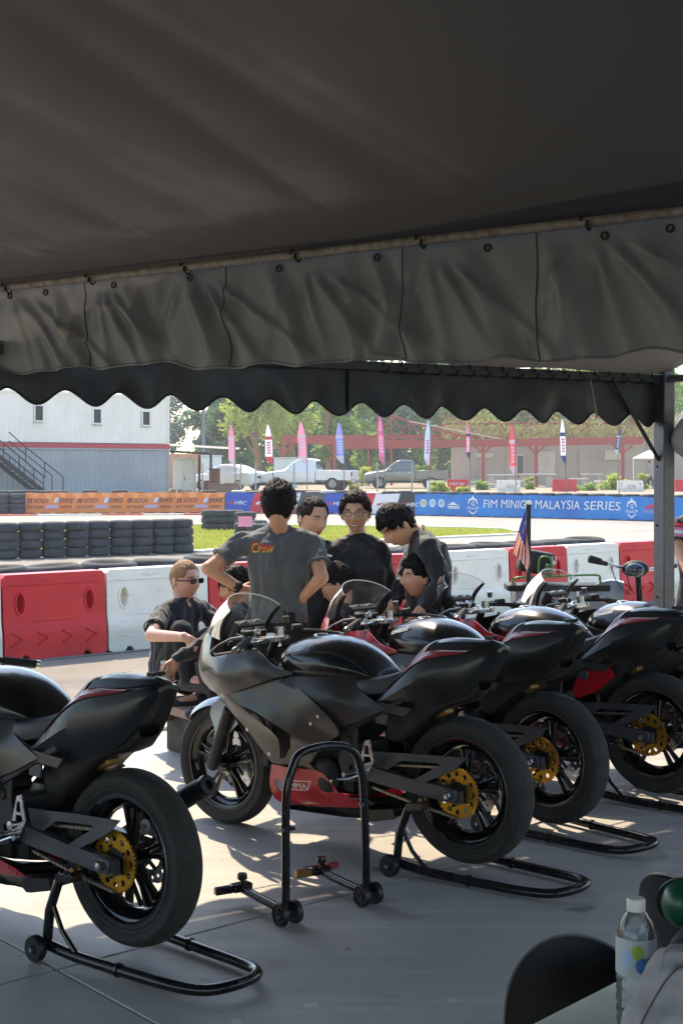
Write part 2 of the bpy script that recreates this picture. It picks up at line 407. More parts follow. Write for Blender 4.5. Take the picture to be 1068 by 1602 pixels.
kerb('island_kerb', [G(u, v) for u, v in [(306, 863.5), (420, 855), (560, 847), (700, 841), (800, 836.5)]], .3, [MATS['kerb_white_paint']], 2.2)

# ================================================================== tents
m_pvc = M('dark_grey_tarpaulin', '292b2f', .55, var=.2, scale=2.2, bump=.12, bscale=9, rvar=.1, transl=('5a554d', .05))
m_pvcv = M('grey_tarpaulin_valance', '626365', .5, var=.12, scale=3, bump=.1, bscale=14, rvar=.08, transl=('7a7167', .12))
m_pvcb = M('black_tarpaulin', '1b1d20', .45, var=.2, scale=4, bump=.1, bscale=16, rvar=.1)
m_alu = M('dull_aluminium', '85858a', .45, .9, var=.25, scale=14, rvar=.15, bump=.05, bscale=80)
m_rustpipe = M('rusty_painted_tube', '8a857e', .6, .3, var=.3, scale=30, col2='5f5146', bump=.1, bscale=60)
m_dark = M('dark_rubber_trim', '17171a', .6)
tb = empty('canopy_tent', (-3.9, 8.35, 0), 0, 'large dark grey tent roof overhead with a creased grey hanging flap', 'tent')
T0, T1 = Vector((-1.585, 6.53, 2.55)), Vector((1.107, 4.56, 2.55))
TD = (T1-T0).normalized(); TN = Vector((TD.y, -TD.x, 0))       # towards the camera's side
if TN.y > 0: TN = -TN
TL = (T1-T0).length
rnd = random.Random(11)
rail_a, rail_b = -2.9, 9.0  # rail and roof lengthened out of view to keep side light out
inv = tb.matrix_basis.inverted()
def toloc(p): return Vector(p)-Vector((-3.9, 8.35, 0))
MB().tube([toloc(T0+TD*rail_a), toloc(T0+TD*rail_b)], .019, 12).build('eave_rail', m_rustpipe, tb)
MB().tube([toloc(T0+TD*rail_a+TN*.05+Vector((0, 0, .05))), toloc(T0+TD*rail_b+TN*.05+Vector((0, 0, .05)))], .014, 10).build('roof_cable', m_dark, tb)
folds = [(.55, -.75, .022, .045), (.60, -.62, .018, .03), (.95, -.7, .02, .035), (1.05, -.62, .016, .025), (1.62, -.6, .02, .025), (2.35, -.7, .018, .02), (3.0, -.55, .02, .03), (3.1, -.5, .02, .025), (-.6, .5, .05, .04), (.35, .25, .07, .05), (.62, -.35, .05, .045), (.78, -.42, .045, .06), (1.05, -.5, .06, .05), (1.5, -.3, .05, .045), (1.95, -.4, .07, .05), (2.4, -.32, .05, .05), (2.9, -.5, .06, .05), (3.6, .2, .08, .06), (-1.4, .2, .08, .05)]
def roof_pt(a, b):
    z = min(b, 8.2-b)*math.tan(R(21))-.03*math.sin(min(max(0, b-.25)/1.5, 1)*math.pi)
    d = 0
    for a0, k, w, h in folds:
        q = (a-a0-k*b)/(w*(1+b*.9)); d += h*1.5*(1/(1+q*q)-.25)*math.exp(-b*.8)*min(1, b*2.2)*.75
    d = max(d, -b*.25); d += (.012*math.sin(a*2.1+b*1.3)+.01*math.sin(a*4.7-b*2.2))*min(1, b)
    return toloc(T0+TD*a+TN*b+Vector((0, 0, z+d+.012)))
NA, NBb = 760, 80
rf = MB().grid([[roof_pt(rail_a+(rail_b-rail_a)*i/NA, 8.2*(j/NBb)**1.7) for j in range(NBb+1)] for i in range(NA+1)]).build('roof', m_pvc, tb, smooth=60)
for a0, k in ((-.55, .45), (6.2, 0)):   # welded seams running up the roof
    MB().tube([roof_pt(a0+k*b, b)-Vector((0, 0, .004)) for b in [i*.1 for i in range(0, 42)]], .006, 6).build('roof_seam', m_dark, rf)
vf = [(-.35, .25, .05, .8), (.05, .5, .04, .6), (.3, .45, .035, .9), (.47, -.25, .05, .6), (.75, .45, .045, 1.), (.98, -.3, .05, .5), (1.1, .5, .04, .8), (1.42, -.4, .05, .6), (1.55, .45, .045, .9), (1.95, .1, .035, .7), (2.05, .5, .04, 1.), (2.25, -.35, .05, .7), (2.45, .45, .05, .9), (2.8, .35, .05, 1.1), (2.95, -.2, .05, .7), (3.15, .4, .06, .9), (3.6, .3, .05, .8), (4.3, -.3, .06, .8), (-.8, .4, .06, .7), (-1.6, .2, .06, .8), (5, .3, .06, .8)]
TIES = []
def rail_at(u):    # where the view through column u meets the rail
    k = (u-CX)/FPX; return (k*T0.y-T0.x)/(TD.x-k*TD.y)
TIES = [rail_at(u) for u in (-220, 10, 140, 288, 460, 655, 912, 1180, 1600)]
def drape(a):      # depth of the flap
    return .404+.027*a+.010*math.sin(a*5.2+.4)+.01*math.sin(a*11.3)+.006*math.sin(a*23)
def val_pt(a, b):
    h = drape(a)*b; d = 0
    env = max(0, min(1, (b-.06)*3.0))
    for a0, k, w, g in vf:
        q = (a-a0-k*h)/w; d += .03*g*(math.exp(-q*q)-.8*math.exp(-(q-1.6)**2))*env
    e2 = max(0, min(1, (b-.20)*6))
    for i_, a0 in enumerate(TIES):      # creases fanning out below each tie
        for k, g in ((.25, .7), (.75, 1.), (1.35, .8), (-.5, .45)):
            ww = .020+.12*h; q = (a-a0-k*(1+.2*math.sin(i_*2.3))*h)/ww; s_ = 1.0 if q < 0 else 2.2; d += .050*g*math.exp(-(q*s_)**2*.9)*e2*min(1, h*7)*(1-.62*b)
    d += .006*math.sin(a*17+3*b)*env
    d += .012*max(0, 1-abs(b-.14)/.025)*.35
    return toloc(T0+TD*a-TN*(.035+.02*b)+TN*d*.9+Vector((0, 0, .03-h)))
NV = 1500
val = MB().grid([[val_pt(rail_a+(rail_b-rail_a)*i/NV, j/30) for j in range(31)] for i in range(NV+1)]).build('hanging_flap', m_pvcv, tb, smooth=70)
MB().tube([val_pt(rail_a+(rail_b-rail_a)*i/NV, 1.0) for i in range(NV+1)], .0055, 6).build('hem', m_pvcv, val)
for a0 in (.52, 1.35, 2.22, 2.78):
    MB().tube([val_pt(a0+.004*math.sin(k*.4), k/20)+TN*.003 for k in range(21)], .0022, 5).build('flap_seam', m_dark, val)
def rail_at(u):    # where the view through column u meets the rail
    k = (u-CX)/FPX; return (k*T0.y-T0.x)/(TD.x-k*TD.y)
m_eye = M('dark_metal_eyelet', '2b2724', .4, .8)
for u in (8, 63, 170, 290, 428, 582, 754, 938, 1040):
    a = rail_at(u); p = val_pt(a, .16)
    o = MB().lathe([(.009, -.003), (.015, -.003), (.016, 0), (.015, .003), (.009, .003)], p+TN*.006, TN, 14, closed=True).build('eyelet', m_eye, val)
for u in (10, 140, 288, 460, 655, 912):
    a = rail_at(u); c = toloc(T0+TD*a)
    pts = [c+(TN*math.cos(t)+Vector((0, 0, 1))*math.sin(t)*1.2)*.025+TD*.004*t for t in [k*2*math.pi/12 for k in range(13)]]
    MB().tube(pts, .0045, 6).tube([pts[-1], pts[-1]-Vector((0, 0, .022))+TN*.008], .004, 6).build('tie', m_dark, tb)
for a in (rail_a+.02, rail_b-.02):
    MB().bar(toloc(T0+TD*a)-Vector((0, 0, 2.55)), toloc(T0+TD*a), .06, .06).build('post', m_alu, tb, bevel=.004)
for a in (rail_a, rail_b):
    MB().tube([roof_pt(a, b) for b in (0, 1, 2, 3, 4.1, 5, 6, 7, 8.2)], .025, 10).build('rafter', m_alu, tb)
for a in (rail_a+.02, rail_b-.02):
    q = roof_pt(a, 8.2); MB().bar((q.x, q.y, 0), q, .06, .06).build('post', m_alu, tb, bevel=.004)

def UPZ(z): return Vector((0, 0, z))
# ---- second tent: black scalloped valance
A0, AC = Vector((-1.6, 6.6, 0)), Vector((2.03, 8.86, 0))
AD = (AC-A0).normalized(); AN = Vector((AD.y, -AD.x, 0)); AL = (AC-A0).length          # AN points to the near right, under the roof
ta = empty('scalloped_tent', AC, 0, 'black tent with scalloped valance on a square aluminium post', 'tent')
def la(p): return Vector(p)-AC
ZE = 2.27
a_lo = -.1
MB().bar(la(A0+AD*a_lo+Vector((0, 0, ZE))), la(AC+Vector((0, 0, ZE))), .05, .05).build('eave_rail', m_pvcb, ta, bevel=.004)
def bmax(a):
    "distance under the roof until the first tent's rail"
    p = A0+AD*a; q = (T0-p).dot(TN)/AN.dot(TN)
    return max(.03, min(4.2, q-.16))
def ra_pt(a, t):
    b = bmax(a)*t; return la(A0+AD*a+AN*b+Vector((0, 0, ZE+.03+b*math.tan(R(19))-.05*math.sin(math.pi*min(1, b/2.5))+.008*math.sin(a*6+b*3))))
m_pvcg = M('pale_grey_tent_lining', '5a5957', .6, var=.1, scale=2, bump=.1, bscale=10, transl=('77736c', .05))
MB().grid([[ra_pt(a_lo+(AL-a_lo)*i/80, j/24) for j in range(25)] for i in range(81)]).build('roof', m_pvcg, ta, smooth=60)
PER = .283
def sc_pt(a, t):
    c = .5-.5*math.cos(2*math.pi*(a-.045*AL+PER/2)/PER)
    zb = 2.022-.012*a+.074*(1-c)
    zt = ZE-.02; z = zt+(zb-zt)*t
    d = .014*math.sin(a*7.1+t*1.5)*t+.01*math.sin(a*15.7-t*2)*t+.02*math.sin(2*math.pi*a/PER)*t*t*.5
    return la(A0+AD*a-AN*(.03+d)+Vector((0, 0, z)))
NS = 620
sv = MB().grid([[sc_pt(a_lo+(AL-a_lo)*i/NS, j/12) for j in range(13)] for i in range(NS+1)]).build('scalloped_valance', m_pvcb, ta, smooth=70)
MB().tube([sc_pt(a_lo+(AL-a_lo)*i/NS, 1) for i in range(NS+1)], .006, 6).build('valance_binding', m_pvcb, sv)
MB().tube([sc_pt(.455*AL, t/10)+AN*.012 for t in range(11)], .012, 6).build('valance_seam', m_pvcb, sv)
for k in range(18):
    a = .5*AL+k*.118; p = la(A0+AD*a+Vector((0, 0, ZE)))
    MB().tube([p+(AN*math.cos(t)+Vector((0, 0, 1))*math.sin(t))*.036+AD*.006*t for t in [j*math.pi/4 for j in range(9)]], .004, 5).build('lacing', m_dark, ta)
post = MB().bar((0, 0, 0), (0, 0, 2.42), .095, .095, up=tuple(AD)).build('post', M('dull_grey_post', '626266', .45, .8, var=.25, scale=14, rvar=.15), ta, bevel=.006)
MB().box((0, 0, .006), (.2, .2, .012), math.atan2(AD.y, AD.x)).build('base_plate', m_alu, ta)
for z in (1.72, 1.35, .9): MB().lathe([(.0, .055), (.008, .055), (.008, .048)], (0, 0, z), (-AN*.3-AD).normalized(), 8).build('bolt', m_dark, post)
MB().bar(la(A0+AD*(AL-.42)+Vector((0, 0, ZE-.03))), Vector((0, 0, 1.76))-AD*.045, .013, .02).build('corner_brace', m_dark, ta)
MB().tube([la(A0+AD*(AL-.62)+Vector((0, 0, ZE))), la(A0+AD*(AL-.56)+Vector((0, 0, 2.02)))], .005, 6).build('tie_rope', M('pale_rope', '8c8878', .8), ta)
rr = random.Random(2)
# rolled side sheet lashed to the post
rows = []
for i in range(25):
    t = i/24; z = 2.08-.34*t; w = .05+.10*math.sin(math.pi*min(1, t*1.15))**.7
    rows.append([Vector((.17+w*.8*math.cos(a)*(1+.25*math.sin(3*a+7*t)), -.02+w*.8*math.sin(a)*(1+.2*math.sin(4*a-9*t)), z+.02*math.sin(2*a+t*8))) for a in [k*2*math.pi/20 for k in range(20)]])
MB().grid(rows, wrap=True).build('rolled_side_sheet', M('grey_side_sheet', '8d8f92', .45, var=.1, scale=6), ta, smooth=80)
MB().tube([la(AC+Vector((0, 0, ZE))), la(AC+AN*3.8+Vector((0, 0, ZE)))], .025, 10).build('side_rail', m_alu, ta)
for p in (AC+AN*3.8,):
    MB().bar(la(p), la(p+Vector((0, 0, ZE))), .08, .08).build('post', m_alu, ta, bevel=.005)

# ---- added tent bay beyond the post, put in to darken the right side
nb_ = empty('added_shade_tent', AC+AD*.35, 0, 'dark tent bay added beyond the square aluminium post to shade the right side', 'tent'); no_ = nb_.location.copy(); ln = lambda p: Vector(p)-no_
NB0 = AC+AD*.35
MB().grid([[ln(NB0+AD*(6.*i/30)+AN*b+UPZ(ZE+.03+min(b, 8-b)*.34)) for b in [j*.4 for j in range(21)]] for i in range(31)]).build('roof', m_pvc, nb_, smooth=60)
MB().bar(ln(NB0+UPZ(ZE)), ln(NB0+AD*6+UPZ(ZE)), .05, .05).build('eave_rail', m_pvcb, nb_)
def sc2(a, t): return ln(NB0+AD*a-AN*.03+UPZ(ZE-.02-(.20+.045*math.cos(2*math.pi*a/PER))*t))
MB().grid([[sc2(6.*i/400, j/6) for j in range(7)] for i in range(401)]).build('scalloped_valance', m_pvcb, nb_, smooth=70)
for a, b in ((0.03, 8.), (5.97, 0), (5.97, 8.)): MB().bar(ln(NB0+AD*a+AN*b), ln(NB0+AD*a+AN*b+UPZ(ZE)), .08, .08).build('post', m_alu, nb_, bevel=.005)
# ================================================================== motorcycles (x forward, y to the rider's left, z up; origin under the rear axle)
m_sat = M('satin_graphite_paint', '403e3c', .34, .55, var=.08, scale=5, rvar=.06, coat=.15, bump=.015, bscale=30)
m_gloss = M('gloss_black_paint', '0c0d10', .24, 0, coat=.35, var=.2, scale=9, rvar=.03)
m_tailp = M('black_tail_paint', '101114', .34, 0, coat=.15, rvar=.06, var=.2, scale=9)
m_red = M('red_fairing_paint', 'a3121f', .3, 0, coat=.4, var=.15, scale=6, rvar=.1)
m_carb = M('carbon_black_panel', '101114', .35, 0, var=.3, scale=60)
m_tyre = M('black_tyre_rubber', '1a1a1b', .75, 0, var=.25, scale=12, bump=.15, bscale=140, col2='2a2928')
m_tread = M('scrubbed_tread_rubber', '232221', .85, 0, var=.35, scale=20, col2='353331', bump=.25, bscale=90)
m_rim = M('gloss_black_rim', '0c0c0e', .18, .3, coat=.5, rvar=.08, var=.2, scale=10)
m_rimedge = M('worn_rim_highlight', '77787c', .35, .8, var=.3, scale=25)  # worn rim lip, its highlight put into the lighter grey
m_gold = M('gold_anodised_sprocket', 'b98a2c', .32, .9, var=.15, scale=14, rvar=.1)
m_steel = M('bright_steel', 'b9b9ba', .25, 1., rvar=.1, var=.1, scale=30)
m_chain = M('oily_chain_steel', '8a8478', .4, .9, var=.3, scale=90)
m_arm = M('dark_grey_swingarm', '4d5056', .42, .7, var=.12, scale=12, rvar=.1)
m_frame = M('dark_frame_paint', '26272b', .4, .4, var=.15, scale=12, rvar=.1)
m_blk = M('matt_black_plastic', '0e0e10', .6, 0, var=.25, scale=16, rvar=.12)
m_eng = M('engine_black', '191a1c', .5, .5, var=.3, scale=18, rvar=.15, bump=.1, bscale=60)
m_silver = M('silver_fender_paint', '7d8288', .3, .7, coat=.2, var=.05, scale=8)
m_seat = M('black_seat_vinyl', '33363b', .5, 0, bump=.12, bscale=160, var=.1, scale=20)
def thin_glass(name, tint, gl=.9):
    m = bpy.data.materials.new(name); m.use_nodes = True; n = m.node_tree.nodes; l = m.node_tree.links; n.remove(n['Principled BSDF'])
    t = n.new('ShaderNodeBsdfTransparent'); t.inputs[0].default_value = (*tint, 1); g = n.new('ShaderNodeBsdfGlossy'); g.inputs['Roughness'].default_value = .06; g.inputs[0].default_value = (gl, gl, gl, 1)
    fr = n.new('ShaderNodeFresnel'); fr.inputs[0].default_value = 1.5; mx = n.new('ShaderNodeMixShader'); l.new(fr.outputs[0], mx.inputs[0]); l.new(t.outputs[0], mx.inputs[1]); l.new(g.outputs[0], mx.inputs[2])
    d = n.new('ShaderNodeBsdfDiffuse'); d.inputs[0].default_value = (.8, .82, .8, 1); tc = n.new('ShaderNodeTexCoord'); nz = n.new('ShaderNodeTexNoise'); nz.inputs['Scale'].default_value = 9; nz.inputs['Detail'].default_value = 6; l.new(tc.outputs['Object'], nz.inputs['Vector'])
    mr = n.new('ShaderNodeMapRange'); mr.inputs['From Min'].default_value = .42; mr.inputs['From Max'].default_value = .75; mr.inputs['To Min'].default_value = .02; mr.inputs['To Max'].default_value = .14; l.new(nz.outputs[0], mr.inputs[0])
    m2 = n.new('ShaderNodeMixShader'); l.new(mr.outputs[0], m2.inputs[0]); l.new(mx.outputs[0], m2.inputs[1]); l.new(d.outputs[0], m2.inputs[2]); l.new(m2.outputs[0], n['Material Output'].inputs[0]); return m
m_screen = thin_glass('scuffed_clear_screen', (.93, .96, .95))
m_white = M('white_decal', 'd8dade', .4)
m_decred = M('red_decal', '861a24', .35, coat=.2)
m_grip = M('grip_rubber', '15151a', .7, bump=.3, bscale=250)
m_brass = M('brass_fitting', '8a6a3c', .4, .8)

def arc(c, r, a0, a1, n): return [(c[0]+r*math.cos(a0+(a1-a0)*k/n), c[1]+r*math.sin(a0+(a1-a0)*k/n)) for k in range(n+1)]
def wheel(name, root, ax, r, w, rimr, spokes, sprocket):
    o = Vector(ax); wd = w*.42
    W = MB().lathe([(rimr, -wd), (rimr+.012, -wd), (rimr+.014, -wd+.006), (rimr-.004, -wd+.012), (rimr-.022, -wd*.55), (rimr-.03, 0), (rimr-.022, wd*.55), (rimr-.004, wd-.012), (rimr+.014, wd-.006), (rimr+.012, wd), (rimr, wd)], o, (0, 1, 0), 56)
    W.lathe([(rimr-.012, -wd+.004), (rimr-.036, -wd*.45), (rimr-.042, 0), (rimr-.036, wd*.45), (rimr-.012, wd-.004)], o, (0, 1, 0), 56)
    W.lathe([(.0, -.05), (.042, -.05), (.05, -.03), (.044, 0), (.05, .03), (.042, .05), (0, .05)], o, (0, 1, 0), 24)
    for k in range(spokes):
        for d in (-.13, .13):
            a = 2*math.pi*k/spokes+.35; p0 = o+Vector((math.cos(a+d*1.1), 0, math.sin(a+d*1.1)))*.038; p1 = o+Vector((math.cos(a+d), 0, math.sin(a+d)))*(rimr-.036)
            q = (p1-p0).normalized(); t = q.cross(Vector((0, 1, 0)))
            vs = []
            for p, hw, ht in ((p0, .011, .020), ((p0+p1)/2, .007, .014), (p1, .010, .022)):
                vs.append([p+t*x*hw+Vector((0, 1, 0))*y*ht for x, y in ((-1, -.6), (-.6, -1), (.6, -1), (1, -.6), (1, .6), (.6, 1), (-.6, 1), (-1, .6))])
            W.grid(vs, wrap=True)
    wo = W.build(name, m_rim, root, smooth=45)
    for s_ in (1, -1): MB().lathe([(rimr+.010, s_*(wd+.0015)), (rimr+.0145, s_*(wd-.002)), (rimr+.011, s_*(wd-.006))], o, (0, 1, 0), 56).build('rim_edge', m_rimedge, wo, smooth=60)
    # tyre: rounded racing profile
    hw = w/2; prof = []
    for k in range(19):
        t = -1+2*k/18; a = t*math.pi*.56; prof.append((r-(1-math.cos(a))*hw*.52, math.sin(a)/math.sin(math.pi*.56)*hw*1.0 if abs(a) < math.pi/2 else math.copysign(hw*(1.0), a)))
    rin = prof[0][0]
    prof = [(rimr+.004, -wd+.004), (rimr+.018, -wd-.004), ((rin+rimr)/2+.012, -hw*.97)]+prof+[((rin+rimr)/2+.012, hw*.97), (rimr+.018, wd+.004), (rimr+.004, wd-.004)]
    T_ = MB().lathe(prof, o, (0, 1, 0), 72); np_ = len(prof)
    for i_ in range(np_-1):
        if abs(prof[i_][1]) < hw*.86 and abs(prof[i_+1][1]) < hw*.86 and prof[i_][0] > r-.06:
            for q_ in range(72): T_.m[i_*72+q_] = 1
    for rr_ in (.235, .252):
        for s_ in (1, -1): T_.lathe([(rr_, s_*hw*.955), (rr_+.002, s_*hw*1.0), (rr_+.004, s_*hw*.955)], o, (0, 1, 0), 60)
    T_.build('tyre', [m_tyre, m_tread], wo, smooth=50)
    # discs
    dr = .11 if sprocket else .135; dy = -.062 if not sprocket else -.075
    outer = [(dr*(1+.035*math.cos(9*a))*math.cos(a), dr*(1+.035*math.cos(9*a))*math.sin(a)) for a in [2*math.pi*k/90 for k in range(90)]]
    hl = [circ(0, 0, dr*.55, 20)]+[circ(dr*.8*math.cos(a), dr*.8*math.sin(a), .007, 6) for a in [2*math.pi*k/18 for k in range(18)]]
    plate(outer, hl, o+Vector((0, dy, 0)), (1, 0, 0), (0, 0, 1), .004).build('brake_disc', m_steel, wo, smooth=30)
    mb = MB()
    for k in range(6):
        a = k*math.pi/3; mb.bar(o+Vector((math.cos(a)*.03, dy*.8, math.sin(a)*.03)), o+Vector((math.cos(a)*dr*.6, dy, math.sin(a)*dr*.6)), .014, .006, up=(0, 1, 0))
    mb.build('disc_carrier', m_blk, wo)
    if sprocket:
        T = 42; ro = []
        for k in range(T):
            for q, rr_ in ((0, .100), (.3, .107), (.6, .107), (.9, .100)): a = 2*math.pi*(k+q)/T; ro.append((rr_*math.cos(a), rr_*math.sin(a)))
        hl = [circ(0, 0, .048, 24)]+[circ(.079*math.cos(a), .079*math.sin(a), .0115, 12) for a in [2*math.pi*k/12 for k in range(12)]]
        plate(ro, hl, o+Vector((0, .082, 0)), (1, 0, 0), (0, 0, 1), .006).build('sprocket', m_gold, wo, smooth=30)
        mb = MB().lathe([(0, .03), (.06, .03), (.062, .07), (.052, .078), (0, .078)], o, (0, 1, 0), 24)
        for k in range(5):
            a = 2*math.pi*k/5; mb.lathe([(0, .094), (.007, .094), (.007, .08)], o+Vector((.055*math.cos(a), 0, .055*math.sin(a))), (0, 1, 0), 6)
        mb.build('hub_carrier', m_blk, wo)
    return wo

def make_bike():
    b = empty('motorcycle')
    FA = Vector((1.385, 0, .293)); RA = Vector((0, 0, .307))
    wheel('rear_wheel', b, RA, .307, .118, .212, 5, True)
    wheel('front_wheel', b, FA, .293, .098, .212, 5, False)
    # front end
    for s in (1, -1):
        y = .092*s; top = Vector((1.12, y, .90)); d = (top-FA-Vector((0, y, 0))).normalized(); bt = Vector((FA.x+.012, y, FA.z))
        f = MB().tube([bt-d*.02, bt, bt+d*.30, bt+d*.305], [.022, .030, .030, .024], 16).build('fork_leg', m_blk, b)
        MB().tube([bt+d*.29, bt+d*.64], .0205, 14).build('fork_tube', m_frame, f)
        MB().lathe([(0, .014), (.018, .014), (.02, 0), (.018, -.014), (0, -.014)], bt, (0, 1, 0), 12).build('axle_clamp', m_blk, f)
        MB().lathe([(0, .012), (.011, .012), (.013, 0)], bt+d*.64, d, 12).build('fork_cap', M('blue_anodised_cap', '8a5a9a', .3, .9), f)
    MB().tube([FA-Vector((0, .11, 0)), FA+Vector((0, .11, 0))], .012, 10).build('front_axle', m_steel, b)
    MB().box((1.33, -.07, .40), (.05, .05, .10), Matrix.Rotation(.4, 3, 'Y')).build('brake_caliper', m_blk, b, bevel=.01)
    tc = plate([(1.07, -.12), (1.16, -.12), (1.17, -.06), (1.15, 0), (1.17, .06), (1.16, .12), (1.07, .12), (1.05, .05), (1.05, -.05)], [circ(1.09, 0, .016, 12)], (0, 0, .896), (1, 0, 0), (0, 1, 0), .022).build('triple_clamp', m_steel, b, bevel=.003)
    MB().lathe([(0, .02), (.013, .02), (.017, .008), (.017, 0)], (1.095, 0, .905), (0, 0, 1), 6).build('stem_nut', m_steel, tc)
    plate([(1.09, -.11), (1.17, -.11), (1.17, .11), (1.09, .11)], [], (0.07, 0, .74), (1, 0, 0), (0, 1, 0), .025).build('lower_clamp', m_blk, b, bevel=.004)
    # fender
    rows = []
    for i in range(29):
        a = R(38+(150-38)*i/28); rows.append([])
        for j in range(13):
            t = -1+j/6; rr_ = .318-.028*t*t*(1+.3*abs(t)); wv = .07*(1 if 38 < math.degrees(a) < 140 else .8)
            tip = 1-.75*max(0, (38+14-math.degrees(a))/14)**1.5
            rows[-1].append((FA.x+rr_*math.cos(a), t*wv*tip, FA.z+rr_*math.sin(a)))
    fe = MB().grid(rows).build('front_fender', m_silver, b, smooth=60)
    for s in (1, -1):
        pl = [(1.37, .60), (1.30, .585), (1.235, .50), (1.29, .45), (1.33, .40), (1.36, .33), (1.385, .31), (1.39, .36), (1.38, .46), (1.42, .53), (1.41, .58)]
        shell(pl, [circ(1.325, .50, .008, 8), circ(1.365, .38, .006, 8)], lambda x, z: (x, s*(.076+.022*min(1, max(0, (.56-z)*6))), z), lambda x, z: (x, s*(.072+.022*min(1, max(0, (.56-z)*6))), z), .03).build('fender_stay', m_silver, fe, smooth=50)
    # handlebars
    for s in (1, -1):
        p0, p1, p2 = Vector((1.118, .10*s, .925)), Vector((1.03, .215*s, .918)), Vector((.975, .36*s, .888))
        h = MB().tube([p0, p0*.3+p1*.7, p1, p2], .0115, 12).build('handlebar', m_blk, b)
        MB().tube([p1*.85+p2*.15, p1*.8+p2*.2, p2*.97+p1*.03, p2], [.019, .0165, .0165, .018], 14).build('grip', m_grip, h)
        MB().lathe([(0, .022), (.014, .022), (.017, .014), (.017, 0)], p2, (p2-p1), 12).build('bar_end', m_steel, h)
        l0 = p1+Vector((.035, -.01*s, .008)); MB().tube([l0, l0+Vector((.045, .05*s, -.006)), l0+Vector((.05, .13*s, -.03)), l0+Vector((.045, .185*s, -.055))], [.009, .007, .0055, .006], 8, sx=.6).build('lever', M('lever_metal', '6f7278', .35, .9), h)
        MB().box(p0*.35+p1*.65+Vector((.01, 0, .018)), (.055, .05, .03), .6*s).build('switch_block', m_blk, h, bevel=.007)
        MB().lathe([(.02, -.02), (.023, -.02), (.023, .02), (.02, .02)], p0, (0, 0, 1), 16, closed=True).build('clip_on_clamp', m_steel, h)
        if s < 0: MB().lathe([(0, 0), (.014, 0), (.015, .024), (.017, .025), (.017, .031), (0, .031)], p0+Vector((.01, -.06, .035)), (0, .1, 1), 14).build('fluid_reservoir', M('translucent_reservoir', '4f4a40', .3), h)
        MB().tube([l0, l0+Vector((.07, -.02*s, .01)), l0+Vector((.12, -.08*s, -.05)), (1.2, .05*s, .78)], .004, 6).build('cable', m_blk, h)
    gz = MB().box((1.235, 0, .935), (.05, .19, .09), Matrix.Rotation(-.5, 3, 'Y')).build('gauge_cluster', m_blk, b, bevel=.014, seg=2)
    for y, rr_ in ((.045, .036), (-.045, .036)):
        MB().lathe([(0, .014), (rr_*.85, .014), (rr_, .016), (rr_, .0)], (1.212, y, .945), (-.88, 0, .48), 18).build('gauge_dial', m_steel, gz)
    for k, (x, y, z) in enumerate([(1.20, .09, .90), (1.17, -.1, .90), (1.24, .11, .88), (1.15, .03, .93), (1.16, -.03, .925)]):
        MB().box((x, y, z), (.03, .035, .025), .5*k).build('cockpit_bracket', m_steel if k % 2 else m_blk, b, bevel=.005)
    # windscreen
    def scr(t, q):
        "t across -1..1, q 0 base .. 1 top"
        s_ = abs(t); bx, bz = 1.455-.19*s_**1.8, .935-.035*s_**1.5; tx, tz = 1.285-.105*s_**1.6, 1.108-.065*s_**2
        w = .155+.02*q; bul = .018*math.sin(math.pi*q)
        return Vector((bx+(tx-bx)*q+bul, w*math.sin(t*1.35)/math.sin(1.35), bz+(tz-bz)*q+bul*.5))
    sc = MB().grid([[scr(-1+2*i/28, j/12) for j in range(13)] for i in range(29)])
    so = sc.build('windscreen', m_screen, b, smooth=80)
    MB().tube([scr(-1+2*i/28, 1) for i in range(29)], .0028, 6).build('screen_edge', M('pale_screen_edge', 'c9cfd0', .3, 0, alpha=.55), so)  # pale translucent bead along the top edge
    for s in (1, -1):
        MB().tube([scr(s, q/8)+Vector((-.004, -.004*s, -.004)) for q in range(9)], [.011, .014, .015, .015, .015, .015, .014, .012, .008], 8, sx=.7).build('screen_trim', m_blk, so)
    # upper cowl and fairings from measured outlines
    yc = rbf([(1.56, .745, .008), (1.55, .80, .008), (1.505, .90, .01), (1.45, .94, .012), (1.40, .87, .085), (1.34, .82, .15), (1.217, .834, .188), (1.217, .75, .232), (1.016, .865, .195), (1.0, .79, .24), (1.0, .715, .228), (.8, .785, .205), (1.436, .673, .082), (1.436, .75, .115), (1.5, .69, .045), (1.5, .79, .055), (1.217, .66, .202), (.88, .75, .228), (1.33, .70, .17)])
    up_poly = spl([(1.562, .745), (1.552, .80), (1.508, .895), (1.45, .94), (1.41, .885), (1.34, .822), (1.217, .836), (1.10, .86), (1.016, .868), (.955, .85), (.88, .805), (.785, .775), (.88, .75), (1.0, .712), (1.12, .675), (1.217, .655), (1.34, .66), (1.436, .668), (1.51, .69)], 4)
    mb = shell(up_poly, [], lambda x, z: (x, max(.004, yc(x, z)), z), lambda x, z: (x, max(.002, yc(x, z)-.005), z), .022)
    mb.mirror(); uc = mb.build('upper_cowl', m_sat, b, smooth=55)
    # black inner cockpit panels
    mb = shell([(1.44, .93), (1.40, .865), (1.335, .815), (1.217, .828), (1.05, .858), (1.02, .80), (1.2, .76), (1.36, .76), (1.44, .82)], [], lambda x, z: (x, max(.01, yc(x, z)-.02-(.02 if z < .82 else 0)), z), lambda x, z: (x, max(.008, yc(x, z)-.026-(.02 if z < .82 else 0)), z), .03).mirror()
    mb.grid([[Vector((1.30+.02*j, -.14+.28*i/6, .83-.0*j)) for j in range(3)] for i in range(7)])
    mb.build('cockpit_panel', m_blk, b, smooth=50)
    # dark intake slots on the cowl nose
    mb = MB()
    for dz in (0,):
        ps, ts = tri2d([(1.435, .752), (1.34, .775), (1.26, .772), (1.34, .758), (1.42, .738)], (), .02)
        mb.add([(x, yc(x, z)+.0015, z) for x, z in ps], ts)
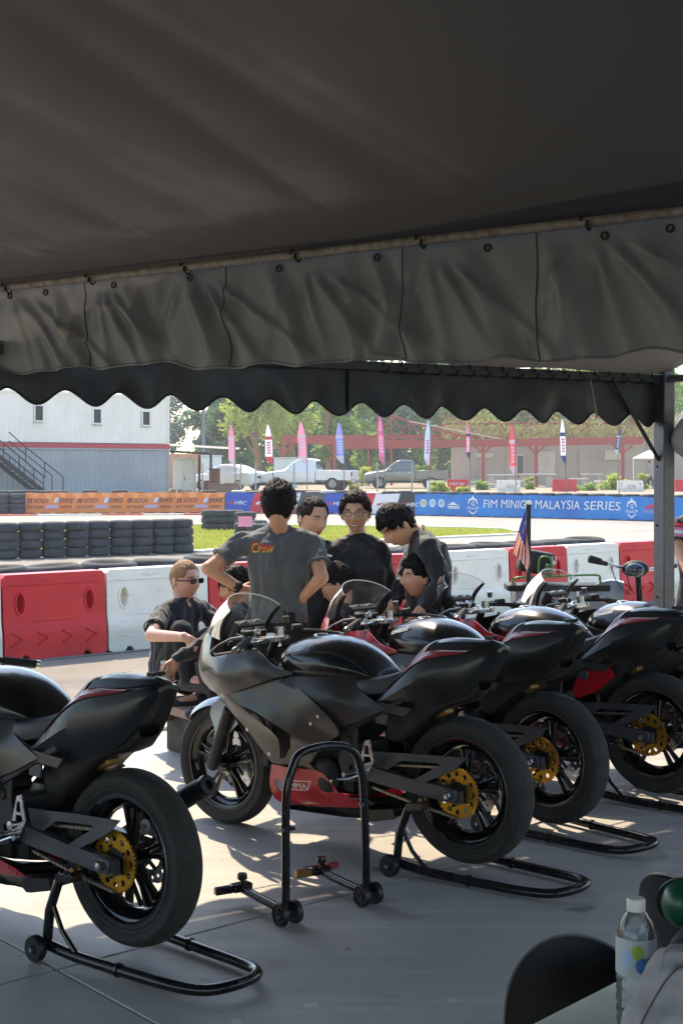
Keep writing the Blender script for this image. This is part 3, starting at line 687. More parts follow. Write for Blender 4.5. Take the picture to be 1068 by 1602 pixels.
    mb.mirror(); mb.build('intake_slot', m_blk, uc, smooth=0)
    ys = rbf([(1.436, .673, .07), (1.264, .616, .15), (1.071, .487, .185), (.946, .36, .175), (.775, .775, .205), (.664, .668, .238), (.563, .597, .24), (.52, .53, .225), (.707, .374, .185), (1.0, .70, .222), (1.217, .65, .192), (.9, .6, .235), (.8, .45, .205), (1.05, .6, .218), (.75, .56, .24)])
    sf = spl([(1.43, .662), (1.264, .612), (1.16, .555), (1.071, .487), (.946, .358)], 5, False)+[(.69, .353), (.715, .38), (.60, .47)]+spl([(.545, .512), (.52, .535), (.563, .60), (.664, .672), (.78, .725), (.868, .742)], 4, False)+[(1.0, .722), (1.12, .686), (1.217, .668), (1.34, .672), (1.43, .676)]
    vent = [(1.115, .628), (1.0, .598), (.90, .563), (.80, .522), (.772, .505), (.80, .455), (.862, .386), (.886, .386), (.876, .43), (.868, .485), (.90, .522), (.99, .566)]
    def ysd(x, z):      # pressed shoulder line below the vent
        y = ys(x, z); q = z-(.50+.36*(x-.80)); return y+.016*math.exp(-(q/.035)**2)*(1 if x < 1.1 else max(0, 1-(x-1.1)*5))-.012*max(0, min(1, (q-.05)/.06))
    mb = shell(sf, [vent], lambda x, z: (x, ysd(x, z), z), lambda x, z: (x, ysd(x, z)-.005, z), .022).mirror()
    so_ = mb.build('side_fairing', m_sat, b, smooth=50)
    mb = shell([(1.13, .64), (.74, .50), (.84, .37), (.92, .37), (.93, .54)], [], lambda x, z: (x, ys(x, z)-.05, z), lambda x, z: (x, ys(x, z)-.054, z), .03).mirror(); mb.build('vent_duct', m_blk, so_, smooth=50)
    for x, z in ((.62, .60), (.665, .565), (1.08, .50), (.95, .40)):
        mb = MB()
        for s in (1, -1): mb.lathe([(0, .004*s), (.008, .003*s), (.009, 0)], (x, s*ysd(x, z), z), (0, 1, 0), 10)
        mb.build('fairing_screw', m_steel, so_)
    # belly pan
    yb = rbf([(.95, .356, .172), (.97, .25, .165), (.964, .167, .13), (.86, .135, .07), (.69, .35, .178), (.49, .232, .15), (.6, .29, .17), (.8, .25, .185), (.7, .16, .09), (.9, .30, .182)])
    bel = [(.952, .352), (.972, .26), (.964, .19), (.935, .168), (.80, .165), (.60, .185), (.42, .205), (.47, .232), (.58, .262), (.60, .30), (.64, .338), (.69, .352)]
    mb = shell(bel, [circ(.905, .262, .026, 12, .032)], lambda x, z: (x, yb(x, z), z), lambda x, z: (x, yb(x, z)-.005, z), .022).mirror(); bo = mb.build('belly_pan', m_red, b, smooth=50)
    low = [(.955, .186), (.935, .1635), (.80, .1605), (.60, .1805), (.40, .2005), (.30, .215), (.285, .175), (.40, .150), (.62, .135), (.85, .128), (.93, .14)]
    mb = shell(low, [], lambda x, z: (x, max(.02, yb(x, z)-.004 if x > .45 else .135), z), lambda x, z: (x, max(.015, yb(x, z)-.01 if x > .45 else .13), z), .025).mirror()
    mb.add([(.93, .1, .138), (.93, -.1, .138), (.6, -.09, .137), (.6, .09, .137), (.3, -.12, .176), (.3, .12, .176)], [(0, 1, 2, 3), (3, 2, 4, 5)])
    mb.build('lower_pan', m_carb, b, smooth=50)
    v, f = text2d('GMMA', .15, 0); W = max(p[0] for p in v)
    def on_belly(px, pz, off=.002): return (px, yb(px, pz)+off, pz)
    mb = MB().add([on_belly(.845-x*.026, .262+y*.026) for x, y in v], f)
    fr = [(.858, .250), (.74, .255), (.715, .300), (.835, .297)]; fri = [(.851, .2545), (.743, .259), (.722, .2965), (.832, .2935)]
    ps, ts = tri2d(fr, [fri], .03); mb.add([on_belly(x, z) for x, z in ps], ts); mb.build('sticker', m_white, bo, smooth=0)
    # tank
    st = [(.985, .842, .80, .05), (.95, .868, .785, .095), (.885, .905, .772, .145), (.80, .926, .767, .168), (.72, .933, .766, .175), (.63, .925, .767, .172), (.54, .895, .768, .158), (.47, .848, .768, .135), (.425, .80, .766, .115), (.405, .77, .762, .10)]
    rows = []
    for x, zt, zb, w in st:
        h = zt-zb; half = [(w*.97, zb), (w*1.0, zb+h*.16), (w*.99, zb+h*.36), (w*.90, zb+h*.58), (w*.73, zb+h*.78), (w*.48, zb+h*.92), (w*.22, zb+h*.985)]
        rows.append([(x, y, z) for y, z in half]+[(x, 0, zt)]+[(x, -y, z) for y, z in reversed(half)])
    tk = Loft(rows); to = tk.mb(36, 42).build('fuel_tank', m_gloss, b, smooth=70)
    v, f = text2d('Kawasaki', .12, .025); W = max(p[0] for p in v)
    for s in (0, 1):
        mb = tk.decal([((.215+x/W*.175) if not s else (.39-x/W*.175), (.205+y*.055+x/W*.035) if not s else 1-(.24+y*.055-x/W*.035)) for x, y in v], f, .004)
        mb.build('tank_lettering', m_white, to, smooth=0)
    MB().lathe([(0, .006), (.028, .006), (.034, 0), (.034, -.01)], (.78, 0, .929), (.02, 0, 1), 18).build('filler_cap', m_steel, to)
    mb = MB()
    mb.tube([(x, w*.985, zb+.004) for x, zt, zb, w in st], .006, 6).tube([(x, -w*.985, zb+.004) for x, zt, zb, w in st], .006, 6).build('tank_edge', m_blk, to)
    # side cover under the tank
    yu = rbf([(.864, .74, .215), (.8, .765, .195), (.465, .769, .13), (.40, .70, .165), (.3, .65, .165), (.515, .56, .19), (.595, .605, .205), (.68, .67, .215), (.55, .68, .20)])
    sp = [(.862, .737), (.80, .762), (.64, .764), (.47, .766), (.445, .72), (.395, .694), (.30, .648), (.40, .60), (.515, .558), (.56, .582), (.63, .635), (.72, .69)]
    shell(sp, [], lambda x, z: (x, yu(x, z), z), lambda x, z: (x, yu(x, z)-.005, z), .025).mirror().build('side_cover', m_sat, b, smooth=50)
    # seat
    st = [(.50, .752, .70, .13), (.47, .765, .70, .15), (.41, .770, .70, .155), (.34, .782, .71, .14), (.28, .80, .73, .12), (.235, .822, .76, .10)]
    rows = []
    for x, zt, zb, w in st:
        half = [(w*.98, zb), (w, zb+(zt-zb)*.4), (w*.93, zb+(zt-zb)*.8), (w*.7, zt-.002), (w*.35, zt-.004)]
        rows.append([(x, y, z) for y, z in half]+[(x, 0, zt-.006)]+[(x, -y, z) for y, z in reversed(half)])
    Loft(rows).mb(16, 24).build('seat', m_seat, b, smooth=60)
    # tail cowl: x, top, bottom, half width
    st = [(.395, .675, .640, .150), (.33, .735, .640, .158), (.27, .800, .645, .160), (.20, .878, .652, .158), (.14, .925, .66, .150), (.07, .943, .672, .138), (0., .947, .690, .122), (-.06, .946, .722, .105), (-.12, .944, .785, .085), (-.17, .935, .85, .066), (-.20, .918, .895, .05)]
    rows = []
    for x, zt, zb, w in st:
        h = zt-zb; hump = min(1, max(0, (.30-x)/.15))
        half = [(w*.80, zb), (w*.93, zb+h*.20), (w*1.0, zb+h*.42), (w*.92, zb+h*.64), (w*.82, zb+h*.76), (w*.52, zb+h*.83), (w*(.42), zb+h*(.90+.05*hump)), (w*.2, zb+h*.985)]
        rows.append([(x, 0, zb+.012)]+[(x, y, z) for y, z in half]+[(x, 0, zt)]+[(x, -y, z) for y, z in reversed(half)]+[(x, 0, zb+.012)])
    tl = Loft(rows); mb = tl.crisp(40)
    k = len(mb.v)-19; mb.f.append(tuple(range(k, k+19))); mb.m.append(0)
    tao = mb.build('tail_cowl', m_tailp, b, smooth=24)
    def dec(poly, mat, off, name):
        for s in (0, 1):
            ps, ts = tri2d(poly, (), .03); q = [(a, (bb*16+1)/18 if not s else 1-(bb*16+1)/18) for a, bb in ps]
            tl.decal(q, ts, off+.002).build(name, mat, tao, smooth=60)
    dec([(.13, .25), (.30, .42), (.44, .46), (.45, .412), (.385, .335), (.78, .272), (.66, .245), (.35, .225), (.20, .22)], m_decred, .0015, 'red_stripe')
    dec([(.345, .315), (.43, .405), (.56, .415), (.56, .403), (.44, .393), (.375, .325), (.72, .265), (.72, .257)], m_white, .003, 'white_pinstripe')
    mb = MB()
    for y in (-.02, .02): mb.box((-.14, y, .952), (.035, .022, .014))
    mb.build('tail_clip', m_blk, tao, bevel=.003)
    mb = shell([(.39, .66), (.40, .638), (.20, .622), (.17, .655), (.33, .672)], [], lambda x, z: (x, .163, z), lambda x, z: (x, .150, z)).mirror(); mb.build('tail_fin', m_sat, tao, smooth=30)
    mb = MB()
    for s in (1, -1): mb.lathe([(0, .006*s), (.011, .005*s), (.012, 0)], (.365, .163*s, .648), (0, 1, 0), 12)
    mb.build('tail_bolt', m_steel, tao)
    # undertray
    rows = []
    for x, zt, zb, w in [(.34, .66, .50, .11), (.28, .66, .50, .112), (.20, .67, .545, .105), (.12, .68, .615, .095), (.04, .70, .665, .085), (-.05, .735, .69, .07), (-.10, .79, .74, .05)]:
        rows.append([(x, w, zt), (x, w*.98, (zt+zb)/2), (x, w*.85, zb), (x, 0, zb-.008), (x, -w*.85, zb), (x, -w*.98, (zt+zb)/2), (x, -w, zt)])
    Loft(rows).mb(18, 18).build('undertray', m_blk, b, smooth=40)
    MB().box((.10, .02, .625), (.07, .06, .03), Matrix.Rotation(.4, 3, 'Y')).build('tail_bracket', m_brass, b, bevel=.006)
    # frame
    for s in (1, -1):
        y = .165*s
        pl = [(.49, .62), (.45, .585), (.455, .50), (.44, .40), (.47, .32), (.535, .31), (.56, .40), (.545, .52), (.56, .58), (.53, .60)]
        fp = plate(pl, [circ(.497, .50, .018, 12), circ(.49, .38, .012, 10)], (0, y, 0), (1, 0, 0), (0, 0, 1), .014).build('frame_plate', m_frame, b, bevel=.003)
        MB().lathe([(0, .012*s), (.014, .011*s), (.017, 0)], (.497, y, .50), (0, 1, 0), 14).build('pivot_cap', m_blk, fp)
        MB().bar((.50, y, .545), (.22, y*.82, .69), .026, .034, up=(0, 1, 0)).build('subframe_rail', m_frame, b, bevel=.004)
        MB().bar((.36, y*.95, .605), (.30, y*.92, .60), .012, .05).build('subframe_tab', m_arm, b, bevel=.003)
        MB().tube([(.56, y*.9, .56), (.80, y*.7, .66), (1.05, y*.3, .80)], .018, 10).build('frame_tube', m_frame, b)
        # rearset
        q = .185*s
        tri = [(.372, .515), (.40, .505), (.435, .40), (.43, .36), (.40, .35), (.352, .42)]
        rs = plate(tri, [[(.383, .49), (.398, .485), (.405, .45), (.378, .45)], [(.373, .44), (.405, .44), (.41, .405), (.366, .42)]], (0, q, 0), (1, 0, 0), (0, 0, 1), .006).build('rearset', m_steel, b)
        MB().tube([(.425, q, .372), (.43, q+.03*s, .372), (.435, q+.11*s, .376)], [.008, .011, .0105], 10).build('footpeg', m_steel, rs)
        MB().tube([(.42, q, .36), (.49, q+.012*s, .335), (.545, q+.02*s, .33)], [.006, .005, .005], 8).tube([(.545, q+.015*s, .33), (.545, q+.06*s, .33)], .006, 8).build('shift_lever', m_steel, rs)
        MB().lathe([(0, .018*s), (.016, .016*s), (.018, 0)], (.428, q, .40), (0, 1, 0), 12).lathe([(0, .02*s), (.012, .018*s), (.013, 0)], (.405, q, .36), (0, 1, 0), 10).build('rearset_bolt', m_steel, rs)
    # engine
    mb = MB().box((.66, 0, .36), (.30, .27, .22)).box((.78, 0, .50), (.17, .22, .20), Matrix.Rotation(.35, 3, 'Y')).box((.52, 0, .33), (.16, .22, .16)); eo = mb.build('engine', m_eng, b, bevel=.02, seg=2)
    MB().lathe([(0, .175), (.05, .172), (.075, .16), (.085, .12)], (.64, 0, .33), (0, 1, 0), 24).lathe([(0, .165), (.04, .16), (.055, .12)], (.50, 0, .36), (0, 1, 0), 20).build('engine_cover', m_eng, eo)
    for k in range(6): MB().box((.80-.0*k, 0, .43+.025*k), (.19, .25, .006), Matrix.Rotation(.35, 3, 'Y')).build('cooling_fin', m_eng, eo)
    MB().box((1.0, 0, .47), (.05, .26, .30), Matrix.Rotation(-.25, 3, 'Y')).build('radiator', m_blk, b, bevel=.008)
    MB().tube([(.90, .04, .44), (.98, .05, .32), (.90, .05, .21), (.6, .02, .18), (.42, -.08, .20), (.25, -.15, .30)], .022, 10).build('exhaust_pipe', m_eng, b)
    ex = MB().tube([(.28, -.145, .29), (.18, -.165, .34), (-.10, -.19, .50), (-.17, -.195, .535)], [.026, .034, .038, .036], 18).build('silencer', m_blk, b)
    MB().lathe([(.036, 0), (.04, .008), (.038, .022), (.018, .024), (.016, .004), (0, .004)], (-.165, -.195, .532), (-.85, -.02, .42), 18).build('silencer_cap', m_carb, ex)
    # swingarm
    for s in (1, -1):
        y = .118*s
        a = MB().grid([[Vector((x, y+dy, z+dz)) for dy, dz in ((-.016, -h), (.016, -h), (.016, h), (-.016, h))] for x, z, h in ((.47, .365, .035), (.36, .345, .032), (.20, .325, .028), (.04, .307, .030), (-.045, .30, .026))], wrap=True)
        k = len(a.v); a.f += [(0, 1, 2, 3), (k-1, k-2, k-3, k-4)]; a.m += [0, 0]
        ao = a.build('swingarm', m_arm, b, smooth=30)
        fin = [(.41, .452), (.15, .463), (-.088, .468), (-.03, .42), (.06, .375), (.13, .345), (.20, .345), (.05, .425), (.06, .433), (.25, .425), (.325, .38), (.39, .385)]
        plate(fin, [], (0, y+.012*s, 0), (1, 0, 0), (0, 0, 1), .005).build('swingarm_brace', m_arm, ao, bevel=.001)
        MB().box((0, y+.02*s, .307), (.07, .012, .05)).build('axle_block', m_arm, ao, bevel=.004)
        MB().lathe([(0, .03*s), (.014, .028*s), (.018, .02*s), (.018, 0)], (0, y+.018*s, .307), (0, 1, 0), 6).build('axle_nut', m_steel, ao)
        MB().lathe([(0, .03*s), (.012, .03*s), (.014, .02*s), (.009, .01*s), (.014, 0)], (.135, y+.016*s, .272), (0, 1, 0), 12).build('stand_bobbin', m_brass, ao)
    # chain: rollers along both runs
    path = []
    for k in range(48): t = k/47; path.append(((.50-.5*t), .385+(.412-.385)*t))
    path = [(x, z) for x, z in path]
    low_ = [((.0+.5*t), .205+(.30-.205)*t**1.15) for t in [k/47 for k in range(48)]]
    cyl = MB()
    for run in (path, low_):
        for i in range(len(run)-1):
            (x0, z0), (x1, z1) = run[i], run[i+1]; e = (.003 if i % 2 else -.003)
            for sy in (-1, 1): cyl.bar((x0, .088+sy*(.0065 if i % 2 else .0045), z0), (x1, .088+sy*(.0065 if i % 2 else .0045), z1), .0022, .0095, up=(0, 0, 1))
            cyl.bar((x0-.002, .088, z0), (x0+.002, .088, z0), .008, .006)
    tag(cyl.build('chain', m_chain, b, smooth=0), kind='stuff')
    MB().tube([(.33, -.02, .56), (.30, -.02, .44)], .028, 12).build('shock_absorber', M('red_shock_reservoir', 'b3202a', .4), b)
    MB().tube([(.24, 0, .64), (.33, 0, .36)], .02, 10).build('shock_body', m_blk, b)
    rows = []
    for i in range(17):
        a = R(12+(72-12)*i/16); rows.append([(.325*math.cos(a), t*.068, .307+.33*math.sin(a)-.02*abs(t)**3) for t in (-1, -.8, -.4, 0, .4, .8, 1)])
    MB().grid(rows).build('rear_hugger', m_blk, b, smooth=60)
    return b

def make_stand():
    "rear paddock stand (x towards the bike's front, origin under the rear axle)"
    t = empty('paddock_stand'); m = M('black_stand_tube', '111115', .25, .3, coat=.3, rvar=.1, var=.2, scale=15)
    pts = spl([(.24, .19, .05), (.1, .18, .035), (-.12, .165, .03), (-.34, .15, .03), (-.46, .12, .035), (-.52, .05, .045), (-.52, -.05, .045), (-.46, -.12, .035), (-.34, -.15, .03), (-.12, -.165, .03), (.1, -.18, .035), (.24, -.19, .05)], 5, False)
    MB().tube(pts, .019, 12).build('base_loop', m, t)
    for s in (1, -1):
        MB().tube([(.245, .19*s, .05), (.235, .185*s, .17), (.205, .172*s, .27), (.19, .16*s, .30)], .018, 12).build('upright', m, t)
        MB().bar((.205, .165*s, .285), (.115, .165*s, .305), .05, .035).build('cradle', m, t, bevel=.004)
        MB().tube([(.225, .183*s, .2), (.17, .184*s, .11), (.10, .18*s, .045)], .009, 8).build('gusset', m, t)
        MB().lathe([(0, .022), (.016, .022), (.018, .016), (.042, .016), (.046, .01), (.046, -.01), (.042, -.016), (.018, -.016), (0, -.02)], (.25, .235*s, .046), (0, 1, 0), 20).build('wheel', M('hard_black_wheel', '141416', .45, 0, var=.2, scale=30), t)
        MB().tube([(.25, .17*s, .046), (.25, .26*s, .046)], .008, 8).build('wheel_axle', m_steel, t)
        MB().lathe([(.02, -.006), (.024, -.006), (.024, .006), (.02, .006)], (-.10, .166*s, .0305), (1, .05*s, 0), 10, closed=True).build('sleeve_bolt', m, t)
    return t

BIKES = [  # rear contact, front contact
    ((-.719, 4.91), (-1.80, 5.80), 'black and graphite motorcycle parked apart from the row, short silencer beside its rear wheel', 'first'),
    ((.543, 5.93), (-.537, 6.79), 'graphite race motorcycle standing directly behind the free hoop stand, red belly pan showing', ''),
    ((.99, 6.59), (.024, 7.575), 'black motorcycle with red front cowl, beside the one behind the hoop stand', ''),
    ((1.62, 7.20), (.585, 8.11), 'black motorcycle with red front cowl and red guard above its swingarm', ''),
    ((2.21, 7.48), (1.175, 8.39), 'black motorcycle parked closest to the square tent post', '')]
LIFT = .05
proto = make_bike(); sproto = make_stand()
for i, (rc, fc, lab, _) in enumerate(BIKES):
    rc, fc = Vector((*rc, 0)), Vector((*fc, 0)); d = (fc-rc).normalized(); rz = math.atan2(d.y, d.x)
    o = proto if i == 0 else copy_tree(proto)
    if i:
        for c in [c for c in o.children if c.name.startswith('silencer')]:
            for g in list(c.children): bpy.data.objects.remove(g)
            bpy.data.objects.remove(c)
    o.location = (rc.x, rc.y, LIFT); o.rotation_mode = 'XYZ'; o.rotation_euler = (0, math.atan2(LIFT, 1.385), rz)
    if i in (2, 3):
        for c in o.children:
            if c.name.startswith('upper_cowl'): c.material_slots[0].link = 'OBJECT'; c.material_slots[0].material = m_red
    if i == 3: shell([(.36, .64), (.20, .66), (.16, .60), (.26, .52), (.38, .47), (.42, .50)], [], lambda x, z: (x, .125, z), lambda x, z: (x, .118, z)).build('red_guard', m_red, o)
    tag(o, lab, 'motorcycle', 'black race motorcycles parked in a row')
    s = sproto if i == 0 else copy_tree(sproto)
    s.location = (rc.x, rc.y, 0); s.rotation_euler = (0, 0, rz)
    tag(s, ['black paddock stand lifting the motorcycle parked apart from the row', 'black paddock stand lifting the motorcycle behind the hoop stand', 'black paddock stand under the second motorcycle in the row', 'black paddock stand under the third motorcycle in the row', 'black paddock stand under the motorcycle beside the tent post'][i], 'paddock stand', 'paddock stands under the motorcycles')

# ---- free front stand: tall hoop on four wheels
def free_stand():
    t = empty('hoop_stand', G(505, 1445), 0, 'tall black hoop shaped front paddock stand standing free on the floor', 'paddock stand')
    m = MATS['black_stand_tube']; o = t.location
    def at(u, v, z=0): return G(u, v, z)-o
    A, B = at(447, 1445), at(573, 1415)
    A.z = B.z = .05; ax = (B-A); ax.z = 0; w = ax.length; ax.normalize(); fw = Vector((-ax.y, ax.x, 0))
    def Lp(a, f, z): return Vector((A.x, A.y, 0))+ax*a+fw*f+Vector((0, 0, z))
    hp = spl([Lp(0, 0, .05), Lp(.0, 0, .30), Lp(.002, .0, .48), Lp(.03, 0, .58), Lp(.075, .0, .635), Lp(w*.55, 0, .645), Lp(w-.07, 0, .615), Lp(w-.03, 0, .54), Lp(w-.012, 0, .42), Lp(w, 0, .05)], 6, False)
    MB().tube(hp, .0165, 12).build('hoop', m, t)
    for a in (0, w):
        s = 1 if a else -1
        MB().tube([Lp(a, 0, .045), Lp(a, .30, .06)], .0165, 12).build('arm', m, t)
        MB().box(Lp(a-.0*s, .31, .065), (.085, .05, .03), math.atan2(ax.y, ax.x)).build('arm_head', m, t, bevel=.005)
        MB().tube([Lp(a, .30, .08), Lp(a, .30, .105)], .008, 8).lathe([(0, .03), (.018, .03), (.02, .02), (.02, .008), (.006, 0)], Lp(a, .30, .09), (0, 0, 1), 8).build('knob', m, t)
        MB().bar(Lp(a-.035, .315, .062), Lp(a-.11, .325, .062), .028, .028).build('lift_fork', m if s < 0 else m_brass, t, bevel=.003)
        if s > 0: MB().bar(Lp(a+.035, .30, .075), Lp(a+.085, .30, .075), .022, .026).build('red_handle', M('red_grip', '7a2a2a', .5), t, bevel=.004)
        for q in (-.032, .032):
            MB().lathe([(0, .012), (.014, .014), (.02, .014), (.022, .009), (.036, .009), (.038, .013), (.042, .012), (.043, .008), (.043, -.008), (.042, -.012), (0, -.012)], Lp(a+q, -.012, .043), ax if q > 0 else -ax, 22).build('wheel', MATS['hard_black_wheel'], t)
        MB().tube([Lp(a-.04, -.012, .043), Lp(a+.04, -.012, .043)], .007, 8).build('wheel_axle', m_steel, t)
    for a, z in ((0, .36), (w-.01, .40)): MB().lathe([(.0165, -.008), (.021, -.008), (.021, .008), (.0165, .008)], Lp(a, 0, z), (0, 0, 1), 10, closed=True).box(Lp(a, -.02, z), (.05, .012, .012), math.atan2(ax.y, ax.x)).build('pin', m, t)
free_stand()
# ================================================================== barriers and tyres
UP = Vector((0, 0, 1))
def s_bar(u): return 171-50*(u-78)/922
def bar_pt(u): s = s_bar(u); return Vector(((u-CX)/s, FPX/s, 0))
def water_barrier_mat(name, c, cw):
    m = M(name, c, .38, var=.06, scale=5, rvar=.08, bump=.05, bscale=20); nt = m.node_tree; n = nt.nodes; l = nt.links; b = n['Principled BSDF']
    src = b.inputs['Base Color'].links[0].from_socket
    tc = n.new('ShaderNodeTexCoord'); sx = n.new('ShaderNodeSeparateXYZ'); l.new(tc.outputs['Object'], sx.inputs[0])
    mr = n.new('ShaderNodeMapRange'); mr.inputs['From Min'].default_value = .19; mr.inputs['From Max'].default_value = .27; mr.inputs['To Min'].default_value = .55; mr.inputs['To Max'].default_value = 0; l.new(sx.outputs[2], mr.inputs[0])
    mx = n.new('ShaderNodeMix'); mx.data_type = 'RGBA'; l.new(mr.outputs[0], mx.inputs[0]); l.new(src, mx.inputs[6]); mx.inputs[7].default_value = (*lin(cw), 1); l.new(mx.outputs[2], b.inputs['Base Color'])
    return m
def scuffed(m, dark, amt=.5):
    "rubber scuffs and grime on a painted or moulded surface"
    nt = m.node_tree; n = nt.nodes; l = nt.links; b = n['Principled BSDF']; src = b.inputs['Base Color'].links[0].from_socket
    tc = n.new('ShaderNodeTexCoord'); mp = n.new('ShaderNodeMapping'); mp.inputs['Scale'].default_value = (1.2, 1.2, 7); l.new(tc.outputs['Object'], mp.inputs[0])
    nz = n.new('ShaderNodeTexNoise'); nz.inputs['Scale'].default_value = 3.2; nz.inputs['Detail'].default_value = 8; nz.inputs['Roughness'].default_value = .7; l.new(mp.outputs[0], nz.inputs['Vector'])
    mr = n.new('ShaderNodeMapRange'); mr.inputs['From Min'].default_value = .55; mr.inputs['From Max'].default_value = .72; mr.inputs['To Max'].default_value = amt; l.new(nz.outputs[0], mr.inputs[0])
    mx = n.new('ShaderNodeMix'); mx.data_type = 'RGBA'; l.new(mr.outputs[0], mx.inputs[0]); l.new(src, mx.inputs[6]); mx.inputs[7].default_value = (*lin(dark), 1); l.new(mx.outputs[2], b.inputs['Base Color']); return m
m_bred = M('red_moulded_plastic', 'cf1d2b', .36, var=.08, scale=4, rvar=.1, col2='b81826', bump=.05, bscale=20)
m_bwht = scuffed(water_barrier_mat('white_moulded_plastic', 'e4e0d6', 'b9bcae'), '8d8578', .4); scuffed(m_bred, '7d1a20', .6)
def barrier(L, H, mat, chevrons=True, text=None, depth=.30):
    "plastic road barrier along +x, origin at its middle on the ground, front faces -y"
    t = empty('road_barrier'); h = L/2-.012
    out = [(-h, .02), (-h, H-.03), (-h+.03, H), (h-.03, H), (h, H-.03), (h, .02), (h-.05, 0), (h-.16, 0), (h-.19, .045), (h*.34+.12, .045), (h*.34+.09, 0), (-h*.34-.09, 0), (-h*.34-.12, .045), (-h+.19, .045), (-h+.16, 0), (-h+.05, 0)]
    hl = [circ(s*(h-.17), H*.66, .034, 14, .085) for s in (-1, 1)]
    def prof(z): return depth/2*(1.0 if z < .02 else .98-.06*min(1, z/(.36*H))-.16*max(0, min(1, (z-.36*H)/(.06*H)))-.12*max(0, min(1, (z-H*.5)/(H*.5))))
    body = shell(out, hl, lambda x, z: (x, -prof(z), z), lambda x, z: (x, prof(z), z), .055).build('barrier_body', mat, t, smooth=35)
    for s in (-1, 1):
        MB().tube([(s*(h-.17)+.048*math.cos(a), -prof(H*.66+.1*math.sin(a))-.001, H*.66+.1*math.sin(a)) for a in [2*math.pi*k/20 for k in range(20)]], .012, 6, closed=True).build('handle_ring', mat, body, smooth=60)
    MB().bar((-h+.05, -prof(H*.87)-.004, H*.87), (h-.05, -prof(H*.87)-.004, H*.87), .012, .012).build('moulded_rib', mat, body, bevel=.003)
    MB().bar((-h+.3, -prof(H*.46)-.004, H*.445), (h-.3, -prof(H*.46)-.004, H*.445), .012, .012).build('moulded_rib', mat, body, bevel=.003)
    if chevrons:
        for k in range(4):
            x = (-.39+.26*k)*L/1.1; zc = H*.245
            mb = MB()
            for sg in (1, -1): mb.bar((x-.07, -prof(zc+sg*.06)-.006, zc+sg*.06), (x+.05, -prof(zc)-.006, zc), .016, .026, up=(0, -1, 0))
            mb.build('chevron', mat, body, bevel=.003)
    if text:
        mb = text_on(MB(), text, (.0, -prof(H*.6)-.012, H*.5), (1, 0, 0), (0, 0, 1), .17, center=True, bold=.03); mb.build('barrier_lettering', m_white, body, smooth=0)
    return t
H_B = .767
us = [-330, -170, -5, 157, 317, 0, 0, 0, 786, 876, 958, 1036, 1108, 1178, 1245]
pts_b = [bar_pt(u) for u in us]
for k in range(3): pts_b[5+k] = pts_b[4].lerp(pts_b[8], (k+1)/4)
names = ['white', 'white', 'red', 'white', 'red', 'white', 'red', 'white', 'red', 'white', 'red', 'white', 'red', 'white']
bp_r, bp_w = barrier(1.09, H_B, m_bred), barrier(1.09, H_B, m_bwht, False); used = set()
blab = ['', 'white plastic road barrier beyond the red one with moulded chevrons', 'red plastic road barrier with raised chevrons beyond the motorcycle parked apart', 'white plastic road barrier behind the seated man in sunglasses', 'red plastic road barrier behind the standing man in the grey crew shirt', 'white plastic road barrier hidden behind the standing group', 'red plastic road barrier glimpsed between the men in black', 'white plastic road barrier beside the bowing man in black', 'red plastic road barrier behind the national flag', 'white plastic road barrier behind the electric scooter', 'red plastic road barrier behind the scooter handlebar and tent post', 'white plastic road barrier to the right of the tent post', '', '']
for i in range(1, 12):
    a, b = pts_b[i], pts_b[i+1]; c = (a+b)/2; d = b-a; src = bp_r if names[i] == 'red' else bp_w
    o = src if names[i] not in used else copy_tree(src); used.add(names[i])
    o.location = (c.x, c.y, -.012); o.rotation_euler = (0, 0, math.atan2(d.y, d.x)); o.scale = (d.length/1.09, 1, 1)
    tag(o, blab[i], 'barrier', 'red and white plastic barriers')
# thin cable lying along the foot of the barriers
tag(MB().tube([bar_pt(u)+Vector((.10, -.24, -.004)) for u in range(-300, 1240, 40)], .011, 6).build('ground_cable', M('grey_cable', '6f6c69', .7)), 'grey cable lying along the foot of the red and white barriers', 'cable')

def tyre_mesh(Ro, Ri, h, n=28):
    r = h/2; prof = [(Ri, -r*.55), (Ri+.03, -r*.9), (Ro-.05, -r), (Ro-.012, -r*.78), (Ro, -r*.45), (Ro, r*.45), (Ro-.012, r*.78), (Ro-.05, r), (Ri+.03, r*.9), (Ri, r*.55), (Ri+.02, 0)]
    return MB().lathe(prof, (0, 0, h/2), (0, 0, 1), n, closed=True).mesh('tyre')
m_oldt = M('weathered_tyre_rubber', '2b2d31', .8, var=.3, scale=5, col2='44474b', bump=.2, bscale=40)
m_oldt2 = M('sunbaked_tyre_rubber', '2c2e32', .85, var=.3, scale=6, col2='45484c', bump=.2, bscale=40)
m_wht_t = M('whitewashed_tyre', 'c9c5ba', .85, var=.15, scale=8)
def tyre(me, mat, loc, label, group, rz=0, tilt=None):
    o = bpy.data.objects.new('tyre', me); COL.objects.link(o); o.location = loc; o.rotation_euler = (tilt[0] if tilt else 0, tilt[1] if tilt else 0, rz)
    if not me.materials: me.materials.append(mat)
    return tag(o, label, 'tyre', group)
def prep(me, mat):
    me.materials.append(mat); me.polygons.foreach_set('use_smooth', [True]*len(me.polygons)); me.set_sharp_from_angle(angle=R(50)); return me
t_row = prep(tyre_mesh(.236, .13, .172), m_oldt2); t_big = prep(tyre_mesh(.285, .17, .195, 36), m_oldt); t_mid = prep(tyre_mesh(.28, .17, .18), m_oldt); t_wht = prep(tyre_mesh(.28, .17, .18), m_wht_t)
rt = random.Random(21)
